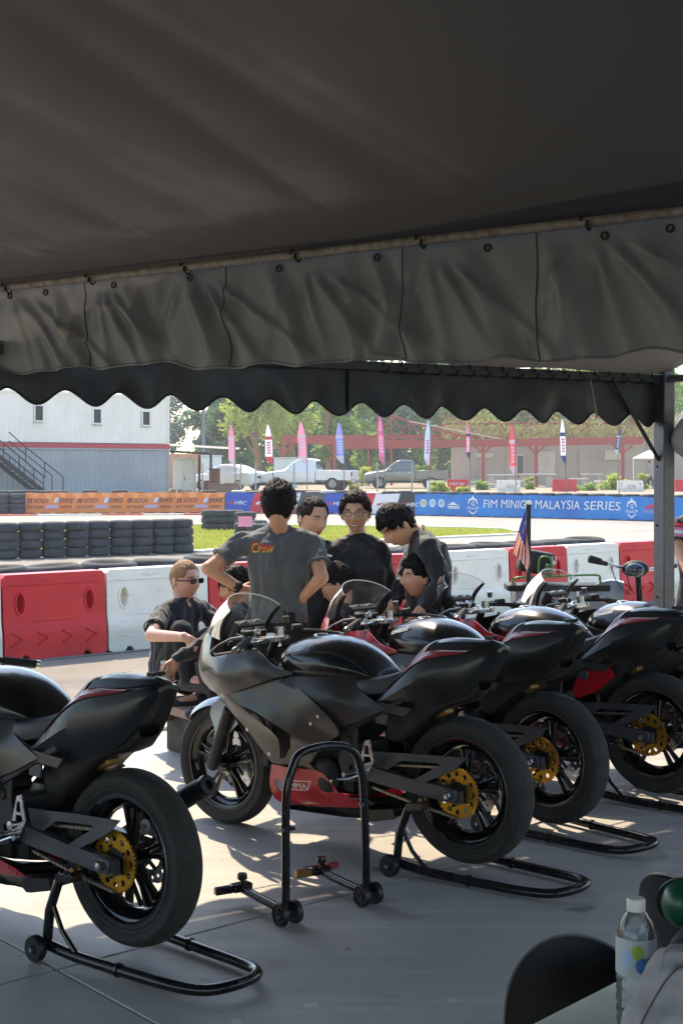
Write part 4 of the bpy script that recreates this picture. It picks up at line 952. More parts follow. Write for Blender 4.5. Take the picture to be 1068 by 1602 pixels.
for i, u in enumerate((11, 47, 84, 119.5, 154.5, 188.5, 221, 253, 284)):
    g = G(u, 874-11*u/300)
    for k in range(4): tyre(t_row, m_oldt, (g.x+rt.uniform(-.012, .012), g.y+rt.uniform(-.012, .012), k*.1665-.004), '%s tyre in the %s four-high stack counted from the lawn' % (('bottom', 'second', 'third', 'topmost')[k], nth(8-i)), 'tyres of the long four-high row', rt.uniform(0, 6))
bcore = MB()
for k in range(-5, 15):      # tyre wall behind the plastic barriers
    p = bar_pt(40).lerp(bar_pt(560), k*.59/(bar_pt(560)-bar_pt(40)).length)+Vector((-.36, .45, 0))
    if k > 12: p += Vector((rt.uniform(-.03, .03), rt.uniform(-.03, .03), 0))
    bcore.lathe([(.17, -.01), (.27, 0), (.285, .06), (.285, .14), (.265, .19), (.265, .20), (.285, .25), (.285, .33), (.265, .385), (.265, .395), (.285, .45), (.285, .53), (.265, .578), (.17, .578)], (p.x, p.y, 0), UP, 20)
    tyre(t_big, m_oldt, (p.x+rt.uniform(-.02, .02), p.y+rt.uniform(-.02, .02), .585+rt.uniform(0, .014)), '%s black car tyre along the back of the plastic barriers, counted towards the tent post' % nth(k+5), 'tyres behind the plastic barriers', rt.uniform(0, 6), (rt.uniform(-.05, .05), rt.uniform(-.05, .05)))
tag(bcore.build('barrier_tyre_core', m_oldt), 'lower tyre courses hidden behind the plastic barriers', 'tyre wall', kind='stuff')
for ci, (u, v, n) in enumerate(((331, 829, 3), (348, 829, 3), (366, 829, 3), (384, 833, 3), (401, 836, 2), (384, 841, 2), (404, 843, 2), (424, 842, 2))):
    g = G(u, v)
    for k in range(n): tyre(t_mid, m_oldt, (g.x, g.y, k*.181), '%s dark tyre in the %s stack of the cluster on the lawn' % (('bottom', 'second', 'third')[k], nth(ci)), 'tyres of the cluster on the lawn', k)
sg = MB().bar(G(374, 815, .55)+Vector((0, -.3, 0)), G(396, 815, .55)+Vector((0, -.3, 0)), .02, .22, up=(0, 0, 1)).build('marker_board', M('pink_board', 'd98aa0', .6)); tag(sg, 'small pink board fixed to the clustered tyre stacks on the lawn', 'board')
# ================================================================== trackside banners on a tyre wall
def wall_pt(u):
    "ground line of the banner wall"
    ks = [(-90, 804.2), (40, 803.5), (352, 802.2), (500, 803.6), (648, 806), (850, 810.6), (1034, 815.5), (1200, 820)]
    for (a, va), (b, vb) in zip(ks, ks[1:]):
        if u <= b: return G(u, va+(vb-va)*(u-a)/(b-a))
    return G(u, 820)
BH = .74
class Banner:
    def __init__(s, u0, u1, name, label, mat, amp=.02):
        s.u0, s.u1 = u0, u1; n = max(8, int((u1-u0)/3)); s.amp = amp*.25; s.ph = u0*.7
        s.root = empty(name, wall_pt((u0+u1)/2), 0, label, 'banner')
        s.o = s.root.location.copy()
        rows = []
        for i in range(n+1):
            u = u0+(u1-u0)*i/n; rows.append([s.at(u, t/6) for t in range(7)])
        mb = MB().grid(rows, flip=True)
        mb2 = MB().grid([[p+Vector((0, .01, 0)) for p in r] for r in rows]); mb.add(mb2.v, mb2.f); s.cloth = mb.build('cloth', mat, s.root, smooth=70)
    def at(s, u, t, off=0.):
        p = wall_pt(u)-s.o; w = s.amp*(math.sin(u*.21+s.ph)+.6*math.sin(u*.47+t*3))
        return p+Vector((0, w-off, .02+BH*t+.012*math.sin(u*.12+s.ph)*t))
    def put(s, pts, tris, mat, name, off=.012, parent=None):
        s_ = MB().add([s.at(u, t, off) for u, t in pts], tris); return s_.build(name, mat, parent or s.cloth, smooth=0)
    def text(s, t, u, tv, hu, ht, mat, shear=0., bold=.02, width=None, off=.05, name='lettering'):
        v, f = text2d(t, shear, bold); W = max(p[0] for p in v); k = (width/W) if width else hu
        return s.put([(u+x*k, tv+y*ht) for x, y in v], f, mat, name, off)
    def poly(s, p, mat, name, off=.035, step=None):
        ps, ts = tri2d(p, (), step); return s.put(ps, ts, mat, name, off)
def cm(n, c, r=.5, **k): return M(n, c, r, **k)
m_or = cm('orange_banner_vinyl', 'e08a4c', .5, var=.12, scale=1.2, col2='d9762f'); m_ortri = cm('orange_print', 'e79a5e', .5)
m_ink = cm('dark_print', '4a3a40'); m_lil = cm('lilac_print', 'b9a0b4'); m_lblue = cm('pale_blue_print', '9cc3e6')
# orange banner
B1 = Banner(40, 351.5, 'orange_banner', 'long orange karting banner with repeated dark lettering below the container building', m_or)
for k in range(14):
    u = 46+22.4*k; B1.poly([(u, .99), (u+9, .62 if k % 2 else .72), (u+17, .99)], m_ortri, 'printed_triangle', .006, 4)
for k in range(4):
    u = 44+77.7*k
    B1.poly([(u, .50), (u+1.5, .72), (u+3.5, .72), (u+2.2, .50)], m_ink, 'printed_mark'); B1.poly([(u+4, .50), (u+5.4, .72), (u+7.6, .72), (u+6.4, .50)], m_ink, 'printed_mark')
    B1.text('SODI', u+10, .51, 0, .22, m_ink, .1, .0, 22); B1.text('|', u+35, .47, 0, .3, m_lil, .2, 0, 1.2)
    B1.poly([(u+41, .50), (u+44, .74), (u+47, .74), (u+44, .50)], m_white, 'printed_slash'); B1.poly([(u+44.5, .50), (u+47.5, .74), (u+50, .74), (u+47, .50)], m_lblue, 'printed_slash')
    B1.text('SWS', u+49, .50, 0, .24, m_ink, .3, .05, 23); B1.text('EAT SLEEP', u-.5, .24, 0, .13, m_ink, .1, .02, 25)
    B1.poly([(u+27, .22), (u+28, .40), (u+48, .40), (u+47, .22)], m_lil, 'printed_word_bar'); B1.text('REPEAT', u+52, .24, 0, .13, m_ink, .1, .02, 18)
    B1.poly([(u+69, .0), (u+69.4, .99), (u+70.6, .99), (u+70.2, 0)], m_ortri, 'printed_line', .006, 3)
# team banner made of coloured panels
cols = dict(blue=cm('blue_banner_print', '2d4fae'), red=cm('red_banner_print', 'c22f3e'), white=cm('white_banner_print', 'd9d8dc'), grey=cm('charcoal_banner_print', '4b4c52'), black=cm('black_banner_print', '2b2c30'))
B2 = Banner(352.5, 647.5, 'team_banner', 'long slanted-panel banner in blue, red, white and charcoal beside the orange one', cols['grey'])
bd = [352.5, 394, 430, 466, 506, 545, 583, 621, 647.5]; seq = ['blue', 'red', 'white', 'grey', 'blue', 'red', 'white', 'black']
for k, c in enumerate(seq):
    a, b = bd[k], bd[k+1]; sl = 5
    B2.poly([(a-(sl if k else 0), .01), (b-(sl if k < 7 else 0), .01), (b+(sl if k < 7 else 0), .99), (a+(sl if k else 0), .99)], cols[c], 'printed_panel', .006, 5)
    B2.poly([(a+5, .42), (a+8, .52), (a+14, .56), (a+14, .48), (a+10, .46), (a+13.5, .40)], cols['red'] if c != 'red' else m_white, 'printed_swoosh', .011)
    B2.text('HBC', a+14.5, .40, 0, .19, m_white if c != 'white' else cols['black'], .3, .04, 20)
# blue series banner
m_bl = cm('deep_blue_banner_print', '1f5aa8', .45, var=.5, scale=.9, col2='2f86cf')
B3 = Banner(648.5, 1150, 'series_banner', 'long blue race series banner with white lettering and crests along the track', m_bl, .012)
for j, u in enumerate((662, 676, 690)):
    B3.poly(circ(u, .56, 5, 18, .19), m_white, 'round_badge', .010); B3.poly(circ(u, .56, 3.3, 14, .125), [cm('badge_gold', 'a89a5a'), cm('badge_blue', '7fa6cf'), cm('badge_steel', '6f90b8')][j], 'badge_centre', .014)
    B3.poly([(u-1.2, .48), (u, .66), (u+1.2, .48)], m_white, 'badge_mark', .018)
B3.poly([(700, .50), (708, .66), (714, .54), (719, .50)], m_white, 'mountain_mark'); B3.poly([(699, .40), (699, .45), (719, .45), (719, .40)], m_white, 'mark_line'); B3.poly([(701, .33), (701, .375), (718, .375), (718, .33)], m_white, 'mark_line')
def crest(u):
    for p in ([(u-8, .55), (u-6, .78), (u-2.5, .82), (u, .95), (u+2.5, .82), (u+6, .78), (u+8, .55), (u+6.6, .55), (u+4.5, .70), (u, .74), (u-4.5, .70), (u-6.6, .55)], [(u-7, .22), (u, .06), (u+7, .22), (u+5.5, .25), (u, .13), (u-5.5, .25)]): B3.poly(p, m_white, 'crest_line')
    B3.text('G', u-2.6, .48, 0, .2, m_white, 0, .05, 5.2); B3.text('MiniGP', u-9.5, .29, 0, .15, m_white, .1, 0, 19)
crest(739); crest(987)
for wd_, u0_, w_ in (('FIM', 755.5, 22), ('MINIGP', 783, 47), ('MALAYSIA', 836, 70), ('SERIES', 912, 57.5)): B3.text(wd_, u0_, .40, 0, .40, m_white, .08, 0, w_)
B3.poly([(1006, .50), (1012, .66), (1025, .70), (1027, .62), (1018, .60), (1026, .52)], cm('magenta_print', 'b83a5e'), 'race_mark'); B3.text('RACING', 1006, .33, 0, .12, cm('pink_print', 'd0a0b8'), .2, .03, 20)
rb = random.Random(4)
for u in range(52, 1040, 26):
    B = B1 if u < 351 else B2 if u < 648 else B3
    B.poly(circ(u, .95, .5, 8, .02), m_dark, 'eyelet', .02)
# tyres of the wall behind the banners: the top course shows
core = MB(); k = -80.; i = 0
while k < 1130:
    p = wall_pt(k)+Vector((.1, .46, 0)); sc = FPX/p.y
    top = .635+(.0 if k > 640 else rt.choice((0, 0, -.04, .02)))
    white = (352 < k < 640 and i % 3 == 1)
    if not (40 < k < 350 and i % 5 in (0, 3)):
        tyre(t_wht if white else t_mid, m_oldt, (p.x, p.y, top+.02), 'whitewashed %s tyre along the top of the banner wall, counted from the stair' % nth(i) if white else '%s tyre along the top of the banner wall, counted from the stair' % nth(i), 'white tyres on the banner wall' if white else 'dark tyres on the banner wall', rt.uniform(0, 6))
    core.lathe([(.2, 0), (.275, .02), (.28, .09), (.275, .17), (.27, .19), (.28, .27), (.275, .35), (.27, .37), (.28, .45), (.27, .56), (.275, top+.02), (.15, top+.02)], (p.x, p.y, 0), UP, 16)
    k += .565*sc*.99; i += 1
tag(core.build('tyre_wall', m_oldt), 'stacked lower tyres of the wall hidden behind the banners', 'tyre wall', kind='stuff')
for ui, u in enumerate((4, 29)):
    p = wall_pt(u)+Vector((0, -.1, 0))
    for j in range(4): tyre(t_mid, m_oldt, (p.x, p.y, j*.185), '%s dark tyre in the stack %s the orange banner end' % (('bottom', 'second', 'third', 'topmost')[j], ('one away from', 'touching')[ui]), 'tyres at the banner end', j)
# ================================================================== container building with outside stair
c1, c0 = P(264.5, 730, 70.5), P(0, 730, 63.8); c1.z = c0.z = 0; CD = (c1-c0).normalized(); CNn = Vector((CD.y, -CD.x, 0))
if CNn.y > 0: CNn = -CNn
Lc = 12.19
cb = empty('container_building', c1, 0, 'two storey building of corrugated containers, white above grey with a red band', 'building')
def cl(a, n, z): return CD*(-a)+CNn*n+UP*z       # a from the right end leftwards, n outwards
def corrug(z0, z1, name, mat, holes=()):
    xs = []; a = .12; pitch = .276
    while a < Lc-.12:
        for q, n in ((0, 0), (.07, 0), (.138, -.036), (.208, -.036)): xs.append((a+q, n))
        a += pitch
    rows = [[cl(a, n, z0), cl(a, n, z1)] for a, n in xs]; return MB().grid(rows).build(name, mat, cb, smooth=0)
m_cw = M('white_container_paint', 'e8e6e0', .55, var=.08, scale=.8, rvar=.1, col2='dcd9d0', bump=.04, bscale=2); m_cg = M('container_grey', '9aa0a6', .55, var=.1, scale=.8, col2='8b9198')  # lower storey coloured greyer than the upper
m_band = M('red_band_paint', 'a8323f', .5, var=.1, scale=2)
corrug(.1, 2.50, 'lower_wall', m_cg); corrug(2.86, 5.12, 'upper_wall', m_cw)
MB().bar(cl(-.02, .0, 2.715), cl(Lc, .0, 2.715), .10, .22).build('red_band', m_band, cb, smooth=0, bevel=.01)
MB().bar(cl(-.02, .0, 5.18), cl(Lc, .0, 5.18), .10, .13).build('top_rail', m_cw, cb, smooth=0); MB().bar(cl(-.02, 0, .06), cl(Lc, 0, .06), .1, .12).build('bottom_rail', m_cg, cb, smooth=0)
MB().bar(cl(0, .0, 2.56), cl(Lc, .0, 2.56), .09, .08).build('top_rail', m_cg, cb, smooth=0)
for a in (.05, Lc-.05):
    MB().bar(cl(a, .0, .02), cl(a, .0, 2.6), .16, .12).build('corner_post', m_cg, cb, smooth=0); MB().bar(cl(a, .0, 2.83), cl(a, .0, 5.2), .16, .12).build('corner_post', m_cw, cb, smooth=0)
mb = MB()
MB().add([cl(0, -.02, 0), cl(0, -2.44, 0), cl(0, -2.44, 2.6), cl(0, -.02, 2.6)], [(0, 1, 2, 3)]).build('end_wall', m_cg, cb, smooth=0)
MB().add([cl(0, -.02, 2.6), cl(0, -2.44, 2.6), cl(0, -2.44, 5.2), cl(0, -.02, 5.2)], [(0, 1, 2, 3)]).build('end_wall', m_cw, cb, smooth=0)
MB().add([cl(0, 0, 5.22), cl(Lc, 0, 5.22), cl(Lc, -2.44, 5.22), cl(0, -2.44, 5.22)], [(0, 1, 2, 3)]).build('roof', m_cw, cb, smooth=0)
MB().add([cl(0, -2.44, 0), cl(Lc, -2.44, 0), cl(Lc, -2.44, 5.2), cl(0, -2.44, 5.2)], [(0, 1, 2, 3)]).build('rear_wall', m_cw, cb, smooth=0)
def c_a(u):
    k = (u-CX)/FPX; return -(k*c1.y-c1.x)/(CD.x-k*CD.y)
m_dkg = M('dark_window_glass', '14181c', .35, spec=.3)
for u, vt, vb in ((61, 634, 658.5), (152, 639.5, 662.5), (228.5, 643.5, 665.5)):
    a = c_a(u); Yw = (c1-CD*a).y; zt, zb = EYE+(HZ-vt)*Yw/FPX, EYE+(HZ-vb)*Yw/FPX; hw = .23
    w = MB()
    fr = MB()
    for p, q in (((a-hw, zb), (a+hw, zb)), ((a-hw, zt), (a+hw, zt))): fr.bar(cl(p[0], .03, p[1]), cl(q[0], .03, q[1]), .03, .05)
    for aa in (a-hw, a+hw): fr.bar(cl(aa, .03, zb), cl(aa, .03, zt), .05, .03, up=tuple(CNn))
    wo = fr.build('window', M('white_window_frame', 'e6e6e2', .5), cb, smooth=0)
    MB().add([cl(a-hw, .036, zb), cl(a+hw, .036, zb), cl(a+hw, .036, zt), cl(a-hw, .036, zt)], [(0, 1, 2, 3)]).build('pane', m_dkg, wo, smooth=0)
    MB().bar(cl(a-hw-.06, .03, zb-.08), cl(a+hw+.1, .03, zb-.08), .05, .025).build('sill', m_cg, wo, smooth=0)
# stair
st = empty('steel_stair', c1+cl(8.2, 1., 0), 0, 'black steel outside stair with handrails against the grey container', 'stair')
m_blks = M('black_steel_paint', '1d2126', .5, .4, var=.2, scale=4)
so = st.location
def sl(u, v, n): 
    a = c_a(u); p = c1-CD*a+CNn*n; p.z = EYE+(HZ-v)*p.y/FPX; return p-so
for n in (.35, 1.15):
    MB().bar(sl(-22, 714, n), sl(47, 769, n), .05, .2).build('stringer', m_blks, st, smooth=0)
    for dv, r in ((-24, .03), (-12, .02)):
        MB().tube([sl(-22, 714+dv-2, n), sl(43, 766+dv, n), sl(70, 768+dv if dv < -20 else 769+dv, n)] if False else [sl(-22, 714+dv-2, n), sl(47, 769+dv, n)], r, 6).build('handrail', m_blks, st)
    for t in (.1, .45, .78, 1.0):
        u, v = -22+69*t, 714+55*t; MB().tube([sl(u, v, n), sl(u, v-25, n)], .025, 6).build('baluster', m_blks, st)
for n in (1.6,):
    MB().tube([sl(-15, 676, n), sl(8, 697, n), sl(69, 746, n)], .025, 6).build('handrail', m_blks, st); MB().tube([sl(-15, 690, n), sl(52, 744, n), sl(52, 766, n)], .025, 6).build('handrail', m_blks, st)
    for u, v in ((11, 698), (40, 722), (69, 746)): MB().tube([sl(u, v, n), sl(u, v+26, n)], .025, 6).build('baluster', m_blks, st)
for k in range(11):
    t = (k+.5)/11; u, v = -22+69*t, 712+55*t; MB().bar(sl(u, v, .35), sl(u, v, 1.15), .24, .035).build('tread', m_blks, st, smooth=0)
# open shed roof beside the containers
sh = empty('lean_to_shed', P(318, 730, 74)*1, 0, 'low open shed with thin corrugated roof beside the container building', 'shed'); sh.location.z = 0; so2 = sh.location.copy()
rows = []
for i in range(60):
    u = 264+(372-264)*i/59; rows.append([P(u, 697+6*i/59+.6*(i % 2), 73)-so2, P(u+4, 694+6*i/59+.6*(i % 2), 79)-so2])
MB().grid(rows).build('roof_sheet', M('faded_roof_sheet', '8f8578', .7, var=.2, scale=3), sh, smooth=0)
MB().bar(P(264, 706, 73)-so2, P(331, 710, 73)-so2, .1, .12).build('roof_beam', m_blks, sh, smooth=0)
for u, Y in ((330, 73), (312, 77)):
    p = P(u, 730, Y)-so2; MB().bar((p.x, p.y, 0), (p.x, p.y, 2.35), .12, .12).build('post', m_blks, sh, smooth=0)
m_brick = M('orange_brick_wall', 'b98a6a', .85, var=.2, scale=3, bump=.3, bscale=12)
tag(MB().box((P(290, 730, 86).x, 86, 1.25), (3.4, .25, 2.5)).build('brick_wall', m_brick, bevel=.02), 'orange brick wall behind the low shed', 'wall')
m_cab = M('pale_cabinet_paint', 'c6ccc8', .5, var=.06, scale=2)
for u, v0, v1, w, Y, lab in ((289, 718, 768, 34, 77.5, 'pale metal cabinet under the low shed'), (331, 714, 768, 30, 82, 'pale metal cabinet behind the white saloon'), (447, 717, 765, 36, 88, 'pale metal cabinet behind the white pickup truck')):
    W = w*Y/FPX; p = P(u, 730, Y); h = EYE+(HZ-v0)*Y/FPX
    c = empty('utility_cabinet', (p.x, p.y, 0), 0, lab, 'cabinet'); MB().box((0, 0, h/2), (W, .8, h)).build('case', m_cab, c, smooth=0, bevel=.03)
    for s in (-1, 1): MB().box((s*W*.25, -.41, h*.5), (W*.46, .03, h*.9)).build('door', m_cab, c, smooth=0, bevel=.01)
    MB().box((0, 0, h+.03), (W+.12, .95, .06)).build('lid', m_cab, c, smooth=0); MB().box((.04, -.44, h*.5), (.03, .03, .2)).build('handle', m_blks, c)
# household clutter by the saloon
m_wood = M('brown_wood', '5a3524', .6, var=.2, scale=4); m_wood2 = M('weathered_wood', '6f5f50', .8, var=.2, scale=4)
for u, v0, w, Y, m, lab in ((336, 733, 16, 66, m_wood, 'tall dark brown wooden cupboard beside the white saloon'), (324, 752, 7, 64, m_wood, 'small red brown crate beside the wooden cupboard'), (342, 757, 24, 62, m_wood2, 'weathered wooden box in front of the brown cupboard'), (363, 756, 20, 62, m_wood2, 'weathered wooden box beside the white saloon boot')):
    p = P(u, 730, Y); h = EYE+(HZ-v0)*Y/FPX; W = w*Y/FPX; c = empty('wooden_cabinet', (p.x, p.y, -.02), 0, lab, 'cabinet')
    MB().box((0, 0, h/2), (W, .4, h)).build('carcass', m, c, smooth=0, bevel=.01)
    for k in range(2): MB().box(((k-.5)*W*.5, -.21, h/2), (W*.46, .03, h*.88)).build('door_leaf', m, c, smooth=0, bevel=.008)
    MB().box((0, 0, h+.015), (W+.06, .45, .03)).build('top_board', m, c, smooth=0)
for u, Y in ((271, 68), (283, 67), (297, 66)):
    p = P(u, 730, Y); c = empty('machine', (p.x, p.y, -.02), .3, 'small dark engine on the ground, %s from the container corner' % nth((271, 283, 297).index(u)), 'machine', 'small engines by the containers')
    MB().box((0, 0, .28), (.5, .4, .35)).build('block', m_eng, c, bevel=.04); MB().lathe([(0, .2), (.12, .2), (.16, .1), (.16, 0)], (0, 0, .45), UP, 12).build('cap', m_brass, c); MB().box((0, 0, .06), (.6, .3, .12)).build('skid', m_blks, c)
GF = .385       # level of the yard beyond the banners
# ================================================================== vehicles (x forward, y left, origin on the ground at mid length)
m_vwhite = M('white_car_paint', 'd9dadb', .25, coat=.6, var=.03, scale=2); m_vgrey = M('grey_green_car_paint', '6f716c', .28, .5, coat=.6, var=.05, scale=2)
m_vglass = M('car_glass', '1b2226', .05, spec=1.); m_vtrim = M('black_car_trim', '17181a', .5); m_tail = M('red_tail_lamp', 'a01420', .2, coat=.5); m_alloy = M('alloy_wheel', '8f9296', .3, .9); m_lamp = M('headlamp_lens', 'cfd4d8', .1)
def car_loft(st):
    rows = []
    for x, zb, zs, zbelt, zt, w, wr in st:
        half = [(w*.86, zb), (w*.97, zb+.06), (w, zs), (w*.985, zbelt-.03), (w*.95, zbelt), (wr+(w*.93-wr)*.5, (zbelt+zt)/2), (wr, zt-.05 if zt-zbelt > .1 else zt), (wr*.8, zt), (wr*.4, zt+.012)]
        rows.append([(x, y, z) for y, z in half]+[(x, 0, zt+.015)]+[(x, -y, z) for y, z in reversed(half)])
    return Loft(rows)
def body(lf, name, mat, t, na=60):
    mb = lf.mb(na, 54); n = 55; k = len(mb.v); mb.f += [tuple(range(n-1, -1, -1)), tuple(range(k-n, k))]; mb.m += [0, 0]; return mb.build(name, mat, t, smooth=32)
def car_wheel(t, x, y, r, w=.2):
    s = 1 if y > 0 else -1
    W = MB().lathe([(r*.62, -w/2), (r*.9, -w/2), (r, -w*.38), (r, w*.38), (r*.9, w/2), (r*.62, w/2)], (x, y, r), (0, 1, 0), 28).build('wheel', m_tyre, t)
    mb = MB().lathe([(r*.62, 0), (r*.6, -.02*s), (r*.52, -.05*s), (0, -.05*s)], (x, y+s*w*.45, r), (0, 1, 0), 24)
    for k in range(6):
        a = k*math.pi/3; mb.bar(Vector((x, y+s*w*.44, r)), Vector((x+math.cos(a)*r*.58, y+s*w*.44, r+math.sin(a)*r*.58)), r*.16, .03, up=(0, 1, 0))
    mb.build('hubcap', m_alloy, W)
    MB().lathe([(0, s*w*.30), (r*1.16, s*w*.30), (r*1.16, s*(w*.30+.004)), (0, s*(w*.3+.004))], (x, y-s*.04, r*1.02), (0, 1, 0), 28).build('wheel_arch', m_vtrim, t)
def panel_on(lf, poly, mat, name, par, off=.008):
    for s in (0, 1):
        ps, ts = tri2d(poly, (), .03); lf.decal([(a, b if not s else 1-b) for a, b in ps], ts, off).build(name, mat, par, smooth=60)
def saloon():
    t = empty('saloon_car')
    st = [(-2.2, .42, .6, .80, .82, .70, .55), (-2.17, .30, .6, .93, .98, .78, .62), (-2.0, .26, .6, .98, 1.06, .82, .66), (-1.65, .25, .6, .98, 1.12, .845, .64), (-1.25, .24, .6, .96, 1.28, .85, .60), (-.85, .23, .6, .95, 1.42, .85, .58), (-.3, .22, .6, .93, 1.475, .85, .58), (.2, .22, .6, .92, 1.45, .85, .58), (.6, .22, .6, .91, 1.30, .85, .60), (1.0, .22, .6, .90, 1.05, .85, .66), (1.3, .22, .6, .88, .95, .84, .70), (1.8, .23, .58, .80, .86, .82, .66), (2.1, .25, .52, .70, .74, .76, .55), (2.2, .32, .5, .6, .62, .66, .5)]
    lf = car_loft(st); bo = body(lf, 'car_body', m_vwhite, t)
    # side glass: belt is column 4 of 18, roof edge column 6
    panel_on(lf, [(.325, .235), (.37, .315), (.455, .325), (.455, .232)], m_vglass, 'side_window', bo); panel_on(lf, [(.465, .232), (.465, .325), (.56, .325), (.645, .25), (.645, .235)], m_vglass, 'side_window', bo)
    ps, ts = tri2d([(.235, .36), (.33, .375), (.33, .625), (.235, .64)], (), .03); lf.decal(ps, ts, .008).build('rear_window', m_vglass, bo, smooth=60)
    ps, ts = tri2d([(.575, .375), (.685, .36), (.685, .64), (.575, .625)], (), .03); lf.decal(ps, ts, .008).build('windscreen', m_vglass, bo, smooth=60)
    for s in (1, -1):
        MB().ell((-2.08, .66*s, .80), (.12, .14, .10)).build('tail_lamp', m_tail, bo); MB().ell((2.05, .60*s, .66), (.12, .14, .07)).build('headlamp', m_lamp, bo); MB().ell((.72, .93*s, .98), (.09, .10, .07)).build('door_mirror', m_vwhite, bo)
        for x in (-.55, .35): MB().box((x, .86*s, .86), (.18, .03, .025)).build('door_handle', m_vwhite, bo)
    MB().box((-2.21, 0, .74), (.02, .5, .12)).build('number_plate', m_dark, bo); MB().box((-2.19, 0, .36), (.08, 1.2, .12)).build('rear_bumper', m_vtrim, bo, bevel=.02)
    for x in (-1.3, 1.3):
        for s in (1, -1): car_wheel(t, x, .75*s, .31)
    return t
def pickup(mat):
    t = empty('pickup_truck')
    st = [(-.55, .45, .75, 1.12, 1.14, .90, .70), (-.52, .42, .75, 1.13, 1.62, .90, .66), (-.35, .42, .75, 1.12, 1.76, .90, .66), (.2, .42, .75, 1.11, 1.79, .90, .66), (.55, .42, .75, 1.10, 1.74, .90, .66), (.9, .42, .75, 1.09, 1.50, .90, .68), (1.3, .42, .75, 1.08, 1.20, .90, .74), (1.6, .42, .75, 1.06, 1.12, .90, .76), (2.2, .42, .74, .98, 1.05, .88, .74), (2.55, .42, .7, .88, .95, .84, .66), (2.65, .48, .64, .72, .74, .74, .56)]
    lf = car_loft(st); bo = body(lf, 'cab', mat, t)
    panel_on(lf, [(.07, .235), (.10, .32), (.27, .325), (.27, .232)], m_vglass, 'side_window', bo); panel_on(lf, [(.285, .232), (.285, .325), (.42, .325), (.555, .25), (.555, .235)], m_vglass, 'side_window', bo)
    ps, ts = tri2d([(.45, .375), (.60, .36), (.60, .64), (.45, .625)], (), .03); lf.decal(ps, ts, .008).build('windscreen', m_vglass, bo, smooth=60)
    MB().box((-.555, 0, 1.42), (.02, 1.2, .42)).build('rear_window', m_vglass, bo)
    # load bed: an open tub
    pr = [(-2.6, .62), (-.62, .55), (-.62, 1.12), (-2.6, 1.12)]
    mb = MB().box((-1.6, .88, .86), (2.02, .07, .56)).box((-1.6, -.88, .86), (2.02, .07, .56)).box((-1.6, 0, .70), (1.96, 1.7, .06)).box((-.64, 0, .86), (.06, 1.7, .54)); be = mb.build('load_bed', mat, t, bevel=.02)
    MB().box((-2.62, 0, .88), (.06, 1.72, .52)).build('tailgate', mat, t, bevel=.02); MB().box((-2.70, 0, .52), (.14, 1.6, .14)).build('rear_bumper', m_steel, t, bevel=.02)
    for s in (1, -1):
        MB().box((-2.60, .86*s, .90), (.12, .10, .26)).build('tail_lamp', m_tail, be); MB().ell((2.48, .70*s, .86), (.13, .13, .08)).build('headlamp', m_lamp, bo); MB().ell((.98, .99*s, 1.16), (.09, .12, .09)).build('door_mirror', mat, bo)
        MB().box((.6, .88*s, .40), (1.9, .12, .06)).build('side_step', m_vtrim, t)
        for x in (-.2, .55): MB().box((x, .905*s, 1.0), (.2, .03, .03)).build('door_handle', m_steel, bo)
    for k, (x, y) in enumerate([(a, b) for a in (-1.55, 1.65) for b in (.8, -.8)]): car_wheel(t, x, y, .38, .24)
    MB().box((0, 0, .42), (4.6, .7, .14)).build('chassis', m_vtrim, t); return t
v = saloon(); v.location = (P(357, 730, 80).x, 80, GF); v.rotation_euler = (0, 0, R(148)); tag(v, 'white saloon car parked beside the wooden cupboard, tail lamps showing', 'car')
v = pickup(m_vwhite); v.location = (P(484, 730, 79).x, 79, GF); v.rotation_euler = (0, 0, R(166)); tag(v, 'white double cab pickup truck parked beside the white saloon', 'pickup truck')
v = pickup(m_vgrey); v.location = (P(634, 730, 86).x, 86, GF); v.rotation_euler = (0, 0, R(180)); v.scale = (.97,)*3; tag(v, 'grey double cab pickup truck parked in front of the red steel frame', 'pickup truck')
# ================================================================== feather flags
fl_cols = {k: M('flag_'+k, c, .7, transl=(c, .35)) for k, c in dict(pink='d88aa8', white='e3dfe2', red='d4525c', blue='8088cc', magenta='cc6f9c', navy='46507e', sky='a9bfdc').items()}
flags = [(362, 663, 730, 'pink', 'white', 7, 0), (421, 664, 727, 'white', 'red', 8, 0), (474, 660, 727, 'pink', 'white', 9, .02), (532, 661, 726, 'blue', 'white', 8, 0), (595, 651, 729, 'magenta', 'pink', 6, .05), (667, 657, 729, 'sky', 'white', 6, -.08), (729, 661, 719, 'pink', 'navy', 4, 0), (800, 663, 746, 'red', 'white', 6, 0), (879, 655, 727, 'white', 'navy', 6, 0), (963, 668, 712, 'navy', 'white', 4, -.18)]
fw_ = ['pink feather flag closest to the container building', 'white feather flag with red tip behind the white saloon', 'pink feather flag in front of the white pickup', 'blue and white feather flag at the white pickup tailgate', 'magenta feather flag in front of the red truss corner', 'pale blue white feather flag by the grey pickup bed', 'narrow pink and navy feather flag before the concrete wall', 'red feather flag above the white barrier', 'white feather flag with dark navy tip above the red barrier', 'dark leaning feather flag in front of the steel post']
